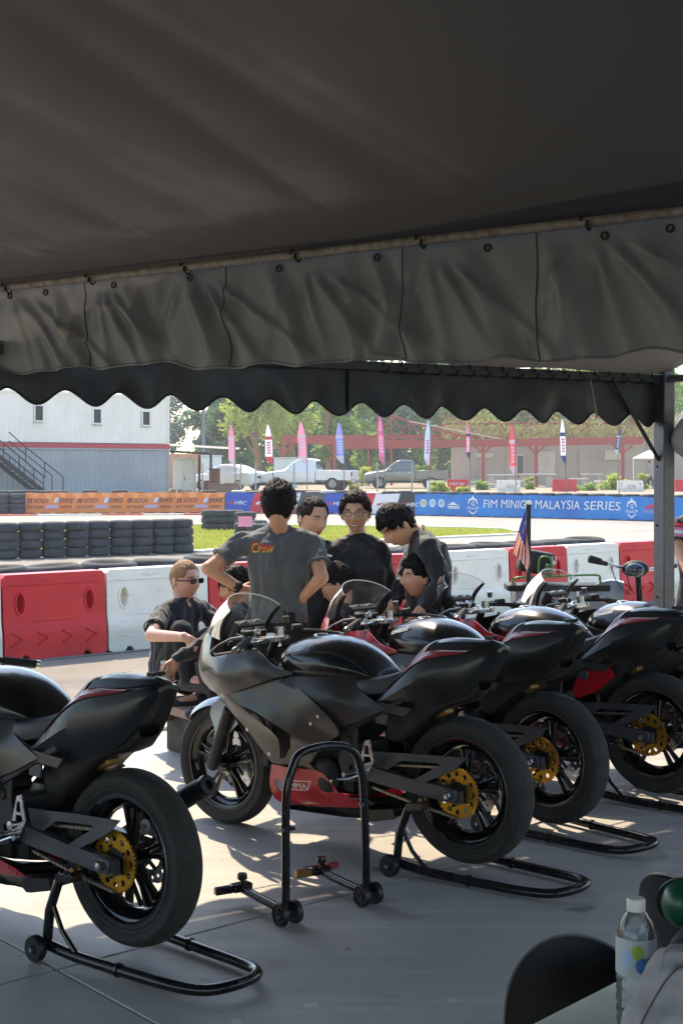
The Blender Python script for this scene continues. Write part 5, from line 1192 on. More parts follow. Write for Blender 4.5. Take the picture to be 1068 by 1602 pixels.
for i, (u, vt, vb, ca, cb_, w, lean) in enumerate(flags):
    Y = 57.0; s = FPX/Y; base = P(u+6, 730, Y); base.z = 0; f = empty('feather_flag', base, 0, fw_[i], 'flag')
    zt, zb = EYE+(HZ-vt)/s, EYE+(HZ-vb)/s; W = w/s*1.5
    ph = [(lean*z*.2, 0, z) for z in (0, zb*.5, zb)]; m = 14
    pole = [(0, 0, 0), (lean*.3, 0, zb*.5)]+[(lean*.5-lean*1.2*t-W*.55*t**4, 0, zb+(zt-zb)*t) for t in [k/m for k in range(m+1)]]
    MB().tube(pole, .018, 6).build('pole', M('grey_flag_pole', '6a6a6c', .5), f)
    def cl_(t, q): # t up, q across from pole
        ww = W*(min(1, (t*6)**.6))*(1 if t < .55 else math.cos((t-.55)/.45*1.45)**.8); x = lean*.5-lean*1.2*t-W*.55*t**4
        return Vector((x-ww*q, .07*math.sin(q*2.4+t*6+i)*q, zb+(zt-zb)*t))
    rows = [[cl_(k/24, q/5) for q in range(6)] for k in range(25)]; c = MB().grid(rows).build('cloth', fl_cols[ca], f, smooth=80)
    for a, b in ((.0, .2), (.62, .7)):
        MB().grid([[cl_(a+(b-a)*k/6, q/5)+Vector((0, -.012, 0)) for q in range(6)] for k in range(7)]).build('printed_band', fl_cols[cb_], c, smooth=80)
    lt = M('flag_print', 'efe9ee' if ca not in ('white', 'sky') else 'b0405a', .7)
    lt = fl_cols['white'] if ca not in ('white', 'sky') else fl_cols['magenta']
    for k in range(5): MB().grid([[cl_(.27+.065*k+.04*j, .25+.5*q)+Vector((0, -.012, 0)) for q in range(2)] for j in range(2)]).build('printed_mark', lt, c)
    MB().lathe([(0, .06), (.12, .05), (.2, 0)], (0, 0, 0), UP, 10).build('foot', m_dark, f)
# ================================================================== pit lane barriers far behind
bpf = {'red': None, 'white': None}
far = [(681, 752, 28, 'white', '', 'white barrier left of the red pit lane one'), (716, 750, 34, 'red', 'PIT IN', 'red barrier with pit lane lettering behind the blue banner'), (795, 751, 36, 'white', '', 'white barrier under the red feather flag'), (882, 750, 38, 'red', '', 'red barrier under the navy tipped feather flag'), (985, 752, 40, 'white', '', 'white barrier beside the yellow green bushes'), (1072, 750, 36, 'red', '', 'red barrier beyond the tent post')]
for u, vt, w, c, tx, lab in far:
    Y = 75.; L = w*Y/FPX; h = EYE+(HZ-vt)*Y/FPX-GF; o = barrier(L, h, m_bred if c == 'red' else m_bwht, False, tx or None, .4); p = P(u, 730, Y); o.location = (p.x, p.y, GF); tag(o, lab, 'barrier', 'far pit lane barriers')
    mb = MB()
    if c == 'white' and L > .9:
        for k in range(3):
            for sg in (1, -1): mb.bar((-.15+.15*k, -.22, h*.5+sg*.1), (-.07+.15*k, -.22, h*.5), .02, .04, up=(0, -1, 0))
        for j in range(0, 6, 2):
            q = MB(); q.v = mb.v[j*8:(j+2)*8]; q.f = mb.f[0:12]; q.m = [0]*12; q.build('printed_chevron', M('salmon_print', 'd98a7a', .6), o)
# ================================================================== red steel frame, concrete wall
m_rsteel = M('red_oxide_steel', 'a8483c', .65, .1, var=.2, scale=2, col2='8f4a3e'); m_psteel = M('pale_steel', 'c9b5a6', .6, .2)
YS = 92.; sS = FPX/YS
rs = empty('red_steel_frame', (P(720, 730, YS).x, YS, 0), 0, 'unfinished red steel roof frame with trusses in front of the concrete wall', 'steel frame'); ro = rs.location.copy()
def sp_(u, v, Y=YS): return P(u, v, Y)-ro
beam = lambda n, a, b, w=.14, h=.2, m=m_rsteel: MB().bar(a, b, w, h).build(n, m, rs, smooth=0)
beam('main_beam', sp_(440, 688), sp_(640, 694), .25, .45); beam('main_beam', sp_(540, 697), sp_(1005, 689), .3, .5); beam('main_beam', sp_(440, 684, 99), sp_(800, 683, 99), .2, .25)
for u in (443, 523, 755, 838, 973): 
    beam('column', sp_(u, 690), sp_(u, 775), .22, .22)
    for s in (-1, 1): beam('knee_brace', sp_(u+s*17, 694), sp_(u+s*1, 709), .1, .12)
for u, v in ((612, 688), (576, 690), (673, 694)): beam('column', sp_(u, v, 99), sp_(u, 765, 99), .16, .16)
tr = [(590, 641), (612, 650), (640, 659), (668, 668), (700, 676), (736, 686)]
for Yk in (92.5, 96.):
    for a, b in zip(tr, tr[1:]): beam('truss_chord', sp_(a[0], a[1], Yk), sp_(b[0], b[1], Yk), .12, .14)
    for (u, v) in tr[:4]: beam('truss_post', sp_(u, v, Yk), sp_(u, 692, Yk), .1, .1)
    for a, b in zip(tr[:4], tr[1:5]): beam('truss_web', sp_(a[0], a[1], Yk), sp_(b[0], 692, Yk), .08, .08); beam('truss_web', sp_(a[0], 692, Yk), sp_(b[0], b[1], Yk), .08, .08)
for k in range(7):
    u = 690+46*k
    beam('truss_chord', sp_(u, 664, 95), sp_(u+46, 662, 95), .1, .12); beam('truss_web', sp_(u, 664, 95), sp_(u+23, 690, 95), .08, .08, m_psteel if k % 2 else m_rsteel); beam('truss_web', sp_(u+23, 690, 95), sp_(u+46, 662, 95), .08, .08, m_psteel if k % 3 == 0 else m_rsteel); beam('truss_post', sp_(u, 648, 95), sp_(u, 690, 95), .08, .08); beam('truss_web', sp_(u, 648, 95), sp_(u+40, 664, 95), .07, .07)
beam('long_stay', sp_(640, 659), sp_(800, 690), .07, .07, m_psteel)
m_cwall = M('stained_concrete_wall', 'a89f97', .85, var=.25, scale=.7, col2='c0b3a8', bump=.2, bscale=6)
cw = empty('concrete_wall', (P(890, 730, 101).x, 101, 0), 0, 'long stained pinkish concrete wall behind the red steel frame', 'wall'); co = cw.location.copy(); s1 = FPX/101
def wbox(u0, u1, v0, v1, Y, d, m, name):
    a, b = P(u0, v1, Y), P(u1, v0, Y); c = (a+b)/2-co; return MB().box((c.x, c.y+d/2, c.z), (b.x-a.x, d, b.z-a.z)).build(name, m, cw, smooth=0, bevel=.02)
for k, (a, b) in enumerate(zip((706, 748, 790, 838, 884, 930, 1010, 1090), (747, 789, 837, 883, 929, 1009, 1089, 1180))): wbox(a, b, 692 if k < 5 else 686, 770, 101+.02*(k % 2), .3, m_cwall, 'wall_panel')
m_paint = M('faded_wall_paint', 'c9c2ba', .8, var=.15, scale=1.5); m_recess = M('dark_recess', '6d655e', .9)
wbox(742, 772, 709, 716, 100.9, .05, m_paint, 'wall_board'); wbox(806, 820, 710, 745, 100.9, .05, m_paint, 'door_frame'); wbox(809, 818, 713, 745, 100.85, .04, m_recess, 'doorway'); wbox(836, 868, 706, 742, 100.88, .05, m_paint, 'painted_panel'); wbox(905, 922, 703, 745, 100.88, .05, m_cwall, 'pilaster'); wbox(945, 975, 704, 720, 100.88, .05, m_paint, 'painted_panel')
tag(MB().box((P(765, 730, 99).x, 99.2, .35), (3., .9, .7)).build('concrete_block', m_cwall, bevel=.05), 'low concrete block lying before the concrete wall', 'block')
for si, (u, v, w, h, Y) in enumerate([(785, 742, 46, 5, 88), (840, 741, 60, 4, 90), (815, 752, 40, 6, 84), (925, 741, 34, 6, 90), (905, 748, 30, 10, 87), (770, 757, 34, 6, 82), (945, 752, 26, 9, 82)]):
    p = P(u, v, Y); W = w*Y/FPX; zz_ = p.z
    c = empty('rubble_slab', (p.x, p.y, -.03), rb.uniform(-.2, .2), 'broken concrete slab on blocks before the wall, %s of the heap' % nth(si), 'rubble', 'rubble slabs before the wall'); hh = zz_+.03
    MB().box((0, 0, hh-.06), (W, 1.0, .12)).build('slab', m_cwall, c, smooth=0, bevel=.02)
    for s in (-.35, .3): MB().box((s*W, 0, (hh-.12)/2), (W*.18, .7, hh-.12)).build('support_block', m_cwall, c, smooth=0, bevel=.02)
# white awning with a person at a table
aw = empty('white_awning', (P(1008, 730, 86).x, 86, 0), 0, 'white canvas awning with a person beneath it by the concrete wall', 'awning'); ao_ = aw.location.copy()
ap = lambda u, v, Y: P(u, v, Y)-ao_
MB().add([ap(988, 717, 85), ap(1040, 717, 85), ap(1044, 714, 88), ap(996, 714, 88), ap(1012, 705, 86.5), ap(1026, 705, 86.5)], [(0, 1, 5, 4), (1, 2, 5), (2, 3, 4, 5), (3, 0, 4)]).build('canvas', M('white_canvas', 'e2e0da', .7), aw, smooth=0)
for u in (990, 1038):
    q = ap(u, 716, 85.2); MB().tube([(q.x, q.y, 0), q], .03, 6).build('pole', m_steel, aw)
# lamp post
lp = P(318.5, 730, 83); l = empty('lamp_post', (lp.x, lp.y, -.03), 0, 'tall grey utility pole between the containers and the trees', 'pole'); MB().tube([(0, 0, 0), (0, 0, 7.5)], [.11, .08], 8).build('shaft', M('grey_pole_paint', '6d7276', .6), l); MB().bar((-.5, 0, 7.2), (.5, 0, 7.2), .08, .1).build('cross_arm', m_blks, l)
for u in (230, 412, 644): pass
# wire fence posts behind the cars
for i, u in enumerate((317, 377, 400, 460, 590, 644, 734)):
    p = P(u, 730, 60.); q = MB().tube([(0, 0, 0), (0, 0, 1.75)], .035, 6).build('fence_post', M('galvanised_post', '9a9c9a', .5, .6)); q.location = (p.x, p.y, gz_far(60.)); tag(q, '%s thin galvanised post behind the banner wall, counted from the containers' % nth(i), 'post', 'thin posts behind the banners')
# ================================================================== trees and bushes
def leaf_mat(n, c, c2, tc): return M(n, c, .7, var=.4, scale=.45, col2=c2, transl=(tc, .4))
LM = [leaf_mat('dark_leaf', '2f4a2a', '47632f', '557a33'), leaf_mat('mid_leaf', '657f34', '93aa4c', 'a6c052'), leaf_mat('light_leaf', '8ea63e', 'bcc65c', 'c8d45e'), leaf_mat('blue_green_leaf', '36523f', '5a7a62', '5f8560'), leaf_mat('dry_leaf', '7a7840', 'a39656', 'aca45c')]
m_bark = M('grey_brown_bark', '6a5744', .9, var=.25, scale=3, bump=.4, bscale=12); m_bark2 = M('pale_orange_bark', '94704e', .9, var=.2, scale=3, bump=.3, bscale=12)
def crown_mesh(rg, blobs, n, size, droop=.25):
    mb = MB(); tot = sum(b[3]**2 for b in blobs)
    for (cx, cy, cz, r) in blobs:
        for _ in range(int(n*r*r/tot)):
            d = Vector((rg.gauss(0, 1), rg.gauss(0, 1), rg.gauss(0, 1))).normalized(); rr_ = r*rg.uniform(.45, 1.08); c = Vector((cx, cy, cz))+Vector((d.x*rr_, d.y*rr_, d.z*rr_*.8))
            s = size*rg.uniform(.6, 1.4); a = Vector((rg.gauss(0, 1), rg.gauss(0, 1), rg.gauss(0, .5))).normalized(); b = a.cross(Vector((rg.gauss(0, .6), rg.gauss(0, .6), 1))).normalized()
            mb.add([c-a*s*.5, c+b*s*.3-UP*s*droop*.3, c+a*s*.5-UP*s*droop, c-b*s*.3], [(0, 1, 2, 3)])
    return mb
def tree(u, Y, ztop, zlow, rad, mat, seed, label, lean=0., n=3500, size=.34, group='trees behind the parked cars', nb=14, bark=None, name='tree'):
    rg = random.Random(seed); p = P(u, 730, Y); t = empty(name, (p.x, p.y, -.05), 0, label, 'tree', group)
    blobs = []
    for k in range(nb):
        q = rg.random(); z = zlow+(ztop-zlow)*q; rr_ = rad*(.35+.65*math.sin(math.pi*min(1, q*.8+.15))); a = rg.uniform(0, 6.28); d = rr_*rg.uniform(.2, .75)
        blobs.append((lean*z+math.cos(a)*d, math.sin(a)*d*.8, z, rad*rg.uniform(.26, .46)))
    tr_ = MB().tube([(lean*z+.12*math.sin(z*1.7+seed), .1*math.sin(z*1.1), z) for z in [k*(zlow*.4+ztop*.5)/8 for k in range(9)]], [.20*(1-.09*k)*rad/2.2+.03 for k in range(9)], 8).build('trunk', bark or m_bark, t)
    for b in blobs[:6]:
        z0 = max(.6, b[2]*.5); MB().tube([(lean*z0, 0, z0), (b[0]*.5+lean*z0*.5, b[1]*.5, (z0+b[2])*.52), b[:3]], [.09, .06, .02], 6).build('limb', bark or m_bark, tr_)
    crown_mesh(rg, blobs, n, size).build('crown', mat, t, smooth=0); return t
tree(332, 118, 9.6, 2.2, 3.0, LM[3], 1, 'tall blue green tree beside the grey utility pole', n=5000)
tree(366, 112, 8.6, 1.8, 2.6, LM[0], 2, 'dark green tree behind the pink flag nearest the containers', n=4000)
tree(410, 106, 8.6, 3.6, 3.4, LM[2], 3, 'light yellow green tree with a slanting pale trunk behind the saloon', lean=-.16, n=4200, bark=m_bark2)
tree(455, 110, 9.4, 4.2, 3.2, LM[2], 4, 'light green tree with high open crown behind the white pickup', lean=.02, n=3600, bark=m_bark2)
tree(510, 104, 9.0, 3.0, 2.6, LM[1], 5, 'upright mid green tree beside the blue flag', lean=.03, n=4200, bark=m_bark2)
tree(560, 124, 10., 1.5, 4.2, LM[0], 6, 'broad dark tree behind the white pickup tailgate', n=5500)
tree(625, 128, 11., 1.5, 4.6, LM[3], 7, 'broad blue green tree behind the magenta flag', n=5500)
tree(575, 112, 7., 2., 2.2, LM[1], 8, 'smaller mid green tree beside the magenta flag', n=2600)
tree(690, 126, 10.5, 2., 4.0, LM[1], 9, 'broad mid green tree above the left end of the concrete wall', n=5000)
tree(760, 124, 10., 2.5, 4.0, LM[2], 10, 'light green tree above the concrete wall behind the trusses', n=4500)
tree(835, 126, 10., 2.5, 4.4, LM[4], 11, 'dry brownish tree behind the red steel trusses', n=5000)
tree(915, 124, 9.8, 2.5, 4.4, LM[1], 12, 'mid green tree behind the navy tipped flag', n=5000)
tree(990, 126, 10., 2.5, 4.4, LM[4], 13, 'dry olive tree above the white awning', n=5000)
tree(1060, 122, 10., 2., 4.4, LM[1], 14, 'green tree beyond the tent post', n=4500)
tree(440, 125, 7.5, 1.2, 4.2, LM[0], 15, 'dark tree filling the gap under the light green crowns', n=5000)
tree(500, 128, 8.5, 1.2, 4.4, LM[0], 16, 'dark tree behind the upright mid green one', n=5000)
tree(270, 150, 9.5, 2., 2.2, LM[3], 17, 'distant blue green tree peeping past the container corner', n=2500)
def bush(u, v, Y, w, mat, seed, label):
    rg = random.Random(seed); p = P(u, 730, Y); h = EYE+(HZ-v)*Y/FPX; W = w*Y/FPX/2; t = empty('bush', (p.x, p.y, -.04), 0, label, 'bush', 'bushes on the rubble ground')
    bl = [(rg.uniform(-.8, .8)*W, rg.uniform(-.5, .5)*W, h*rg.uniform(.3, .75), min(h, W)*rg.uniform(.3, .45)) for _ in range(9)]
    crown_mesh(rg, bl, 900, .2).build('foliage', mat, t, smooth=0); mb = MB()
    for k in range(6):
        b = bl[k]; MB().tube([(b[0]*.3, b[1]*.3, 0), (b[0]*.6, b[1]*.6, b[2]*.6), b[:3]], [.03, .02, .01], 5).build('stem', m_bark, t)
for i, a in enumerate([(433, 716, 96, 30, LM[2], 'bright bush under the light green tree'), (563, 716, 96, 40, LM[2], 'bright bush behind the white pickup bed'), (660, 712, 104, 40, LM[1], 'green bush behind the grey pickup'), (690, 742, 72, 30, LM[2], 'yellow green bush beside the pit lane barrier'), (760, 748, 80, 34, LM[1], 'low bush between the pit lane barriers'), (828, 735, 82, 16, LM[2], 'upright yellow bush under the steel column'), (905, 752, 78, 60, LM[1], 'long low grassy bush beside the far red barrier'), (960, 733, 80, 44, LM[2], 'tall yellow green bush beside the white barrier'), (1005, 725, 79, 16, LM[2], 'slim yellow bush beside the awning'), (355, 712, 100, 40, LM[1], 'green bush behind the white saloon'), (722, 752, 72, 24, LM[2], 'small bright bush behind the pit lane lettering'), (555, 752, 66, 22, LM[4], 'dry bush at the white pickup tailgate')]): bush(*a[:5], 40+i, a[5])
# far wooded slope closing the view
wd = MB(); rg = random.Random(77)
for k in range(40000):
    u = rg.uniform(300, 1180); Y = rg.uniform(138, 165); top = 10.5+2.0*math.sin(u*.021)+1.3*math.sin(u*.057)+(1.5 if u > 560 else 0); top *= min(1, max(.25, (u-285)/60))
    z = top*rg.random()**.7; p = P(u, 730, Y); c = Vector((p.x, p.y, z+1.2*math.sin(u*.3)*.3)); s = rg.uniform(.35, .8); a = Vector((rg.gauss(0, 1), rg.gauss(0, .6), rg.gauss(0, .5))).normalized(); b = a.cross(Vector((rg.gauss(0, .6), -1, rg.gauss(0, .6)))).normalized()
    wd.add([c-a*s*.5, c+b*s*.35, c+a*s*.5, c-b*s*.35], [(0, 1, 2, 3)])
tag(wd.build('woodland', LM[0], smooth=0), 'far mass of dark woodland behind the whole yard', 'woodland', kind='stuff')
# vines over the trusses
vn = MB()
for k in range(7000):
    u = rg.uniform(690, 1150); v = 668+18*math.sin(u*.04)*.3+rg.gauss(0, 9)+4; p = P(u, v, rg.uniform(93.5, 100)); s = rg.uniform(.12, .32); a = Vector((rg.gauss(0, 1), rg.gauss(0, 1), rg.gauss(0, 1))).normalized(); b = a.orthogonal().normalized()
    if p.z < 3.0: continue
    vn.add([p-a*s*.5, p+b*s*.3, p+a*s*.5, p-b*s*.3], [(0, 1, 2, 3)])
tag(vn.build('dry_vines', M('dry_vine_leaf', '8f7f4e', .8, var=.5, scale=.6, col2='6f8040', transl=('a89a58', .35)), smooth=0), 'tangle of dry vines hanging over the steel trusses', 'vines', kind='stuff')
# ================================================================== people
from mathutils import noise as mnoise
from mathutils.bvhtree import BVHTree
def skin_mat(n, c, c2): 
    m = M(n, c, .5, var=.2, scale=30, col2=c2, bump=.05, bscale=200); m.node_tree.nodes['Principled BSDF'].inputs['Subsurface Weight'].default_value = .12; m.node_tree.nodes['Principled BSDF'].inputs['Subsurface Radius'].default_value = (.012, .005, .003); return m
SK = dict(tan=skin_mat('tan_skin', 'c08c6c', 'cc9a80'), light=skin_mat('light_skin', 'c8987b', 'd0a388'), pink=skin_mat('ruddy_skin', 'd29a84', 'daa894'))
m_hblack = M('black_hair', '100c0b', .6, spec=.25, bump=.5, bscale=180, var=.3, scale=40, stretch=(1, 1, .25)); m_hbrown = M('dark_brown_hair', '2b1c15', .6, spec=.25, bump=.5, bscale=180, stretch=(1, 1, .25), var=.3, scale=40); m_hblond = M('short_ginger_hair', '8f6a44', .6, bump=.5, bscale=220, var=.25, scale=40)
m_eyew = M('eye_white', 'd8d2cc', .3); m_iris = M('dark_iris', '1a0f0a', .2); m_lip = M('lip_skin', 'a5624f', .5); m_teeth = M('teeth', 'e6e0d4', .3)
m_cblack = M('black_jersey', '15161a', .75, sheen=.3, bump=.9, bscale=13, var=.2, scale=5); m_cgrey = M('grey_cotton_tee', '54565a', .85, sheen=.2, bump=.9, bscale=12, var=.1, scale=4); m_cnavy = M('dark_trousers', '17181c', .8, var=.2, scale=6); m_shoe = M('dark_shoe', '26262a', .6); m_cpale = M('light_grey_shirt', '95959b', .85, bump=.8, bscale=16, var=.08, scale=5); m_jean = M('dark_jeans', '272c3a', .8, var=.2, scale=8)
m_lens = M('dark_sunglass_lens', '0b0c0e', .08, spec=.9); m_wire = M('thin_black_frame', '1a1a1c', .3, .5)

def cap(mb, a, b, ra, rb, n=14):
    "tapered limb with rounded ends"
    a, b = Vector(a), Vector(b); d = (b-a); L = d.length or 1e-4; d.normalize(); pts = []; rs = []
    for k in range(5): t = math.pi/2*(k/4-1); pts.append(a+d*ra*math.sin(t)); rs.append(max(.001, ra*math.cos(t)))
    for k in range(1, 6): t = k/6; pts.append(a+d*L*t); rs.append(ra+(rb-ra)*t)
    for k in range(5): t = math.pi/2*k/4; pts.append(b+d*rb*math.sin(t)); rs.append(max(.001, rb*math.cos(t)))
    q = [pts[0]]; r2 = [rs[0]]
    for p, r in zip(pts[1:], rs[1:]):
        if (p-q[-1]).dot(d) > 1e-5: q.append(p); r2.append(r)
    mb.tube(q, r2, n); return mb
def etube(mb, secs, n=22):
    "elliptical trunk: (centre, lateral axis, rx, ry)"
    rows = []
    for i, (c, lat, rx, ry) in enumerate(secs):
        c = Vector(c); a = Vector(secs[max(0, i-1)][0]); b = Vector(secs[min(len(secs)-1, i+1)][0]); d = (b-a).normalized(); lat = Vector(lat); lat = (lat-d*lat.dot(d)).normalized(); f = d.cross(lat)
        rows.append([c+lat*rx*math.copysign(abs(math.cos(t))**.85, math.cos(t))+f*ry*math.copysign(abs(math.sin(t))**.85, math.sin(t)) for t in [2*math.pi*k/n for k in range(n)]])
    mb.grid(rows, wrap=True); k = len(mb.v); mb.f += [tuple(k-n*len(rows)+i for i in range(n-1, -1, -1)), tuple(k-n+i for i in range(n))]; mb.m += [0, 0]; return mb
def gz(x, z, cx, cz, sx, sz): return math.exp(-((x-cx)/sx)**2-((z-cz)/sz)**2)
def face_bump(x, z, smile=0):
    b = .026*gz(x, z, 0, -.024, .012, .019)+.015*gz(x, z, 0, .002, .009, .026)+.004*(gz(x, z, .014, -.033, .008, .008)+gz(x, z, -.014, -.033, .008, .008))
    b += .005*(gz(x, z, .03, .026, .02, .009)+gz(x, z, -.03, .026, .02, .009))-.013*(gz(x, z, .031, .006, .016, .012)+gz(x, z, -.031, .006, .016, .012))
    b += .005*(gz(x, z, .046, -.026, .018, .02)+gz(x, z, -.046, -.026, .018, .02))*(1+smile)
    b += .006*gz(x, z, 0, -.056, .022+.006*smile, .008)+.006*gz(x, z, 0, -.070, .018, .008)-.005*gz(x, z, 0, -.0625, .024, .0035)+.010*gz(x, z, 0, -.100, .022, .016)-.004*gz(x, z, 0, -.083, .02, .007)
    return b
def head_base(d):
    "unit direction -> point on the bare skull and face"
    x, y, z = d.x*.075, d.y*.094, d.z*.114
    if z < 0:
        t = min(1, -z/.114); x *= 1-.36*t**1.5; 
        if y < 0: y *= 1-.42*t**.8
        else: y *= 1+.02*t
    else: x *= 1+.05*math.sin(math.pi*min(1, z/.114)); y *= 1.0+(.06 if y < 0 else -.02)*math.sin(math.pi*min(1, z/.114))
    return x, y, z
def head_pt(d, smile=0):
    x, y, z = head_base(d)
    if d.y > 0: y += face_bump(x, z, smile)*min(1, d.y*2.2)
    return Vector((x, y, z))
def face_y(x, z, smile=0):
    dx, dz = x/.075, z/.114
    if z < 0: dx /= (1-.36*min(1, -z/.114)**1.5)
    dy = math.sqrt(max(.02, 1-dx*dx-dz*dz)); return head_base(Vector((dx, dy, dz)))[1]+face_bump(x, z, smile)*min(1, dy*2.2)
def head_rot(fwd, roll=0., up=None):
    f = Vector(fwd).normalized(); u = Vector(up or (0, 0, 1)); r = f.cross(u).normalized(); u = r.cross(f); m = Matrix((r, f, u)).transposed(); return m @ Matrix.Rotation(roll, 3, 'Y')
def hand(mb, w, d, palm, side, curl=.35, L=.185, spread=.12):
    "wrist, pointing direction, palm normal, side = +1 if the thumb lies along d x palm"
    w, d, palm = Vector(w), Vector(d).normalized(), Vector(palm); palm = (palm-d*palm.dot(d)).normalized(); s = d.cross(palm).normalized()*side
    m = w+d*L*.24; rot = Matrix((s, d, palm)).transposed(); mb.ell(m, (.041, L*.29, .017), rot, 16, 10); cap(mb, w-d*.01, w+d*.05, .026, .028)
    for k, (off, ln) in enumerate(((.030, .40), (.010, .45), (-.010, .42), (-.029, .33))):
        p = w+d*L*.46+s*off; q = d; a = curl*(1+.12*k); r = .0088-.0006*k
        dirn = (d+s*spread*off*12).normalized()
        for j, fr in enumerate((.45, .32, .23)):
            c = math.cos(a*(j+.6)); sn = math.sin(a*(j+.6)); v = (dirn*c+palm*sn).normalized(); e = p+v*L*ln*fr*1.02; cap(mb, p, e, r, r*.93, 10); p = e; r *= .93
    p = w+d*L*.12+s*.026; v = (d*.55+s*.75+palm*.25).normalized(); e = p+v*.045; cap(mb, p, e, .0125, .0105, 10); v2 = (d*.85+s*.35+palm*.35).normalized(); cap(mb, e, e+v2*.036, .0102, .0085, 10)
def folds(amp, sc=9., seed=0.):
    o = Vector((seed*3.1, seed*1.7, seed*.9))
    def f(co):
        q = Vector((co.x*sc, co.y*sc, co.z*sc*.5))+o; w = Vector((mnoise.noise(q*.8), mnoise.noise(q*.8+Vector((9, 4, 1))), 0))*.8; q = q+w
        return amp*(.6*mnoise.noise(q)+.4*mnoise.noise(q*2.3)+.9*(.5-2*abs(mnoise.noise(q*1.2+Vector((5, 2, 7)))))+.35*(.4-2*abs(mnoise.noise(q*2.6+Vector((1, 8, 3)))))+.55*(.4-2*abs(mnoise.noise(Vector((co.x*17, co.y*17, co.z*3.2+co.x*4))+o))))
    return f
def person(label, base, J, head, skin='tan', hair=None, shirt=None, sleeve='long', trousers=None, seed=1, vox=.006, hands=(), group=None, extra=None, girth=1., tee_ext=.8, shoes=True, fold=.012):
    """J: joints in world space; lat = person's right-pointing axis. head: (centre, forward, scale, roll)"""
    base = Vector(base); root = empty('person', base, 0, label, 'person', group); X = lambda p: Vector(p)-base
    j = {k: (X(v) if k != 'lat' else Vector(v).normalized()) for k, v in J.items()}; lat = j['lat']; g = girth
    hc, hf, hs, hroll = X(head['c']), head['f'], head.get('s', 1.), head.get('roll', 0); Rh = head_rot(hf, hroll, head.get('up')); H = lambda p: hc+Rh @ (Vector(p)*hs)
    smile = head.get('smile', 0)
    nb = j['neck']; pel = j['pelvis']; chest = pel.lerp(nb, .66); waist = pel.lerp(nb, .30); uc_ = pel.lerp(nb, .86); bend = j.get('bend', None)
    if 'back' in j: chest = chest+(j['back']); waist = waist+j['back']*.5; uc_ = uc_+j['back']*.8
    sw = (j['shR']-j['shL']).length/2
    # ---- body: one continuous skin
    b = MB(); nu, nv = 44, 34; rows = []
    for i in range(nv+1):
        t = math.pi*i/nv; t = min(max(t, .03), math.pi-.03); rows.append([H(head_pt(Vector((math.sin(t)*math.cos(a), math.sin(t)*math.sin(a), math.cos(t))), smile)) for a in [2*math.pi*k/nu for k in range(nu)]])
    b.grid(rows, wrap=True, flip=True); k = len(b.v); b.f += [tuple(k-nu*(nv+1)+i for i in range(nu)), tuple(k-1-i for i in range(nu))]; b.m += [0, 0]
    for s in (1, -1): b.ell(H((.078*s, -.012, -.008)), (.009*hs, .019*hs, .031*hs), Rh @ Matrix.Rotation(-.35*s, 3, 'Z'), 12, 8)
    skull = H((0, -.042, -.05)); cap(b, nb-(skull-nb)*.2, skull, .051*hs, .043*hs, 18)
    cap(b, j['shL'], j['shR'], .036, .036); cap(b, nb.lerp(skull, .12), j['shL'], .036, .03); cap(b, nb.lerp(skull, .12), j['shR'], .036, .03); etube(b, [(pel-(nb-pel)*.06, lat, .125*g, .08*g), (pel, lat, .13*g, .085*g), (waist, lat, .11*g, .075*g), (chest, lat, .13*g, .085*g), (uc_, lat, min(sw*.85, .13), .065), (nb, lat, .06, .05)])
    for s in 'LR':
        sh, el, wr = j['sh'+s], j['el'+s], j['wr'+s]; cap(b, sh, el, .040*g, .037*g); cap(b, el, wr, .039*g, .0265)
        hp, kn, an = j['hip'+s], j['kn'+s], j['an'+s]; cap(b, hp, kn, .075*g, .052*g); cap(b, kn, an, .05*g, .036); cap(b, kn.lerp(an, .1), kn.lerp(an, .45), .05*g, .045*g)
        fd = Vector(j['foot'+s])-an if 'foot'+s in j else Vector((0, .15, -.05)); cap(b, an+fd*.0, an+fd, .036, .03)
        hd = [h for h in hands if h[0] == s]
        if hd: hand(b, wr, hd[0][1], hd[0][2], hd[0][3], hd[0][4] if len(hd[0]) > 4 else .35)
        else: hand(b, wr, (wr-el).normalized(), lat, 1, .5)
    bo = mesh_obj('body', remesh(b, 'body', vox, 2), SK[skin], root, smooth=70)
    # ---- face
    if head.get('face', True):
        for s in (1, -1):
            ex, ez = .0315*s, .006; ey = face_y(ex, ez, smile)
            MB().ell(H((ex, ey-.0035, ez)), (.0145*hs, .006*hs, (.0058 if smile < .5 else .0045)*hs), Rh, 12, 8).build('eye', m_eyew, bo); MB().ell(H((ex, ey+.0005, ez)), (.0058*hs, .0035*hs, .0054*hs), Rh, 10, 8).build('iris', m_iris, bo)
            MB().tube([H((ex-s*.013+s*.032*t, face_y(ex-s*.013+s*.032*t, .027, smile)+.0005, .024+.006*math.sin(math.pi*t))) for t in [k/6 for k in range(7)]], [.0016*hs, .0034*hs, .0036*hs, .0036*hs, .003*hs, .0024*hs, .001*hs], 6).build('eyebrow', hair[0] if hair else m_hblack, bo)
            MB().tube([H((ex-.014+.028*t, face_y(ex-.014+.028*t, ez+.006)+.0003, ez+.0045+.003*math.sin(math.pi*t))) for t in [k/5 for k in range(6)]], .0013*hs, 5).build('eyelid', m_iris, bo)
        wl_ = .021+.006*smile
        mb = MB()
        for zc, rr_ in ((-.0585, .0032), (-.067, .004)):
            mb.tube([H((wl_*t, face_y(wl_*t, zc, smile)-.0012, zc+smile*.006*t*t*1.2)) for t in [-1+k/5 for k in range(11)]], [.0008*hs+rr_*hs*(1-abs(-1+k/5)**2.2) for k in range(11)], 8)
        mb.build('lips', m_lip, bo)
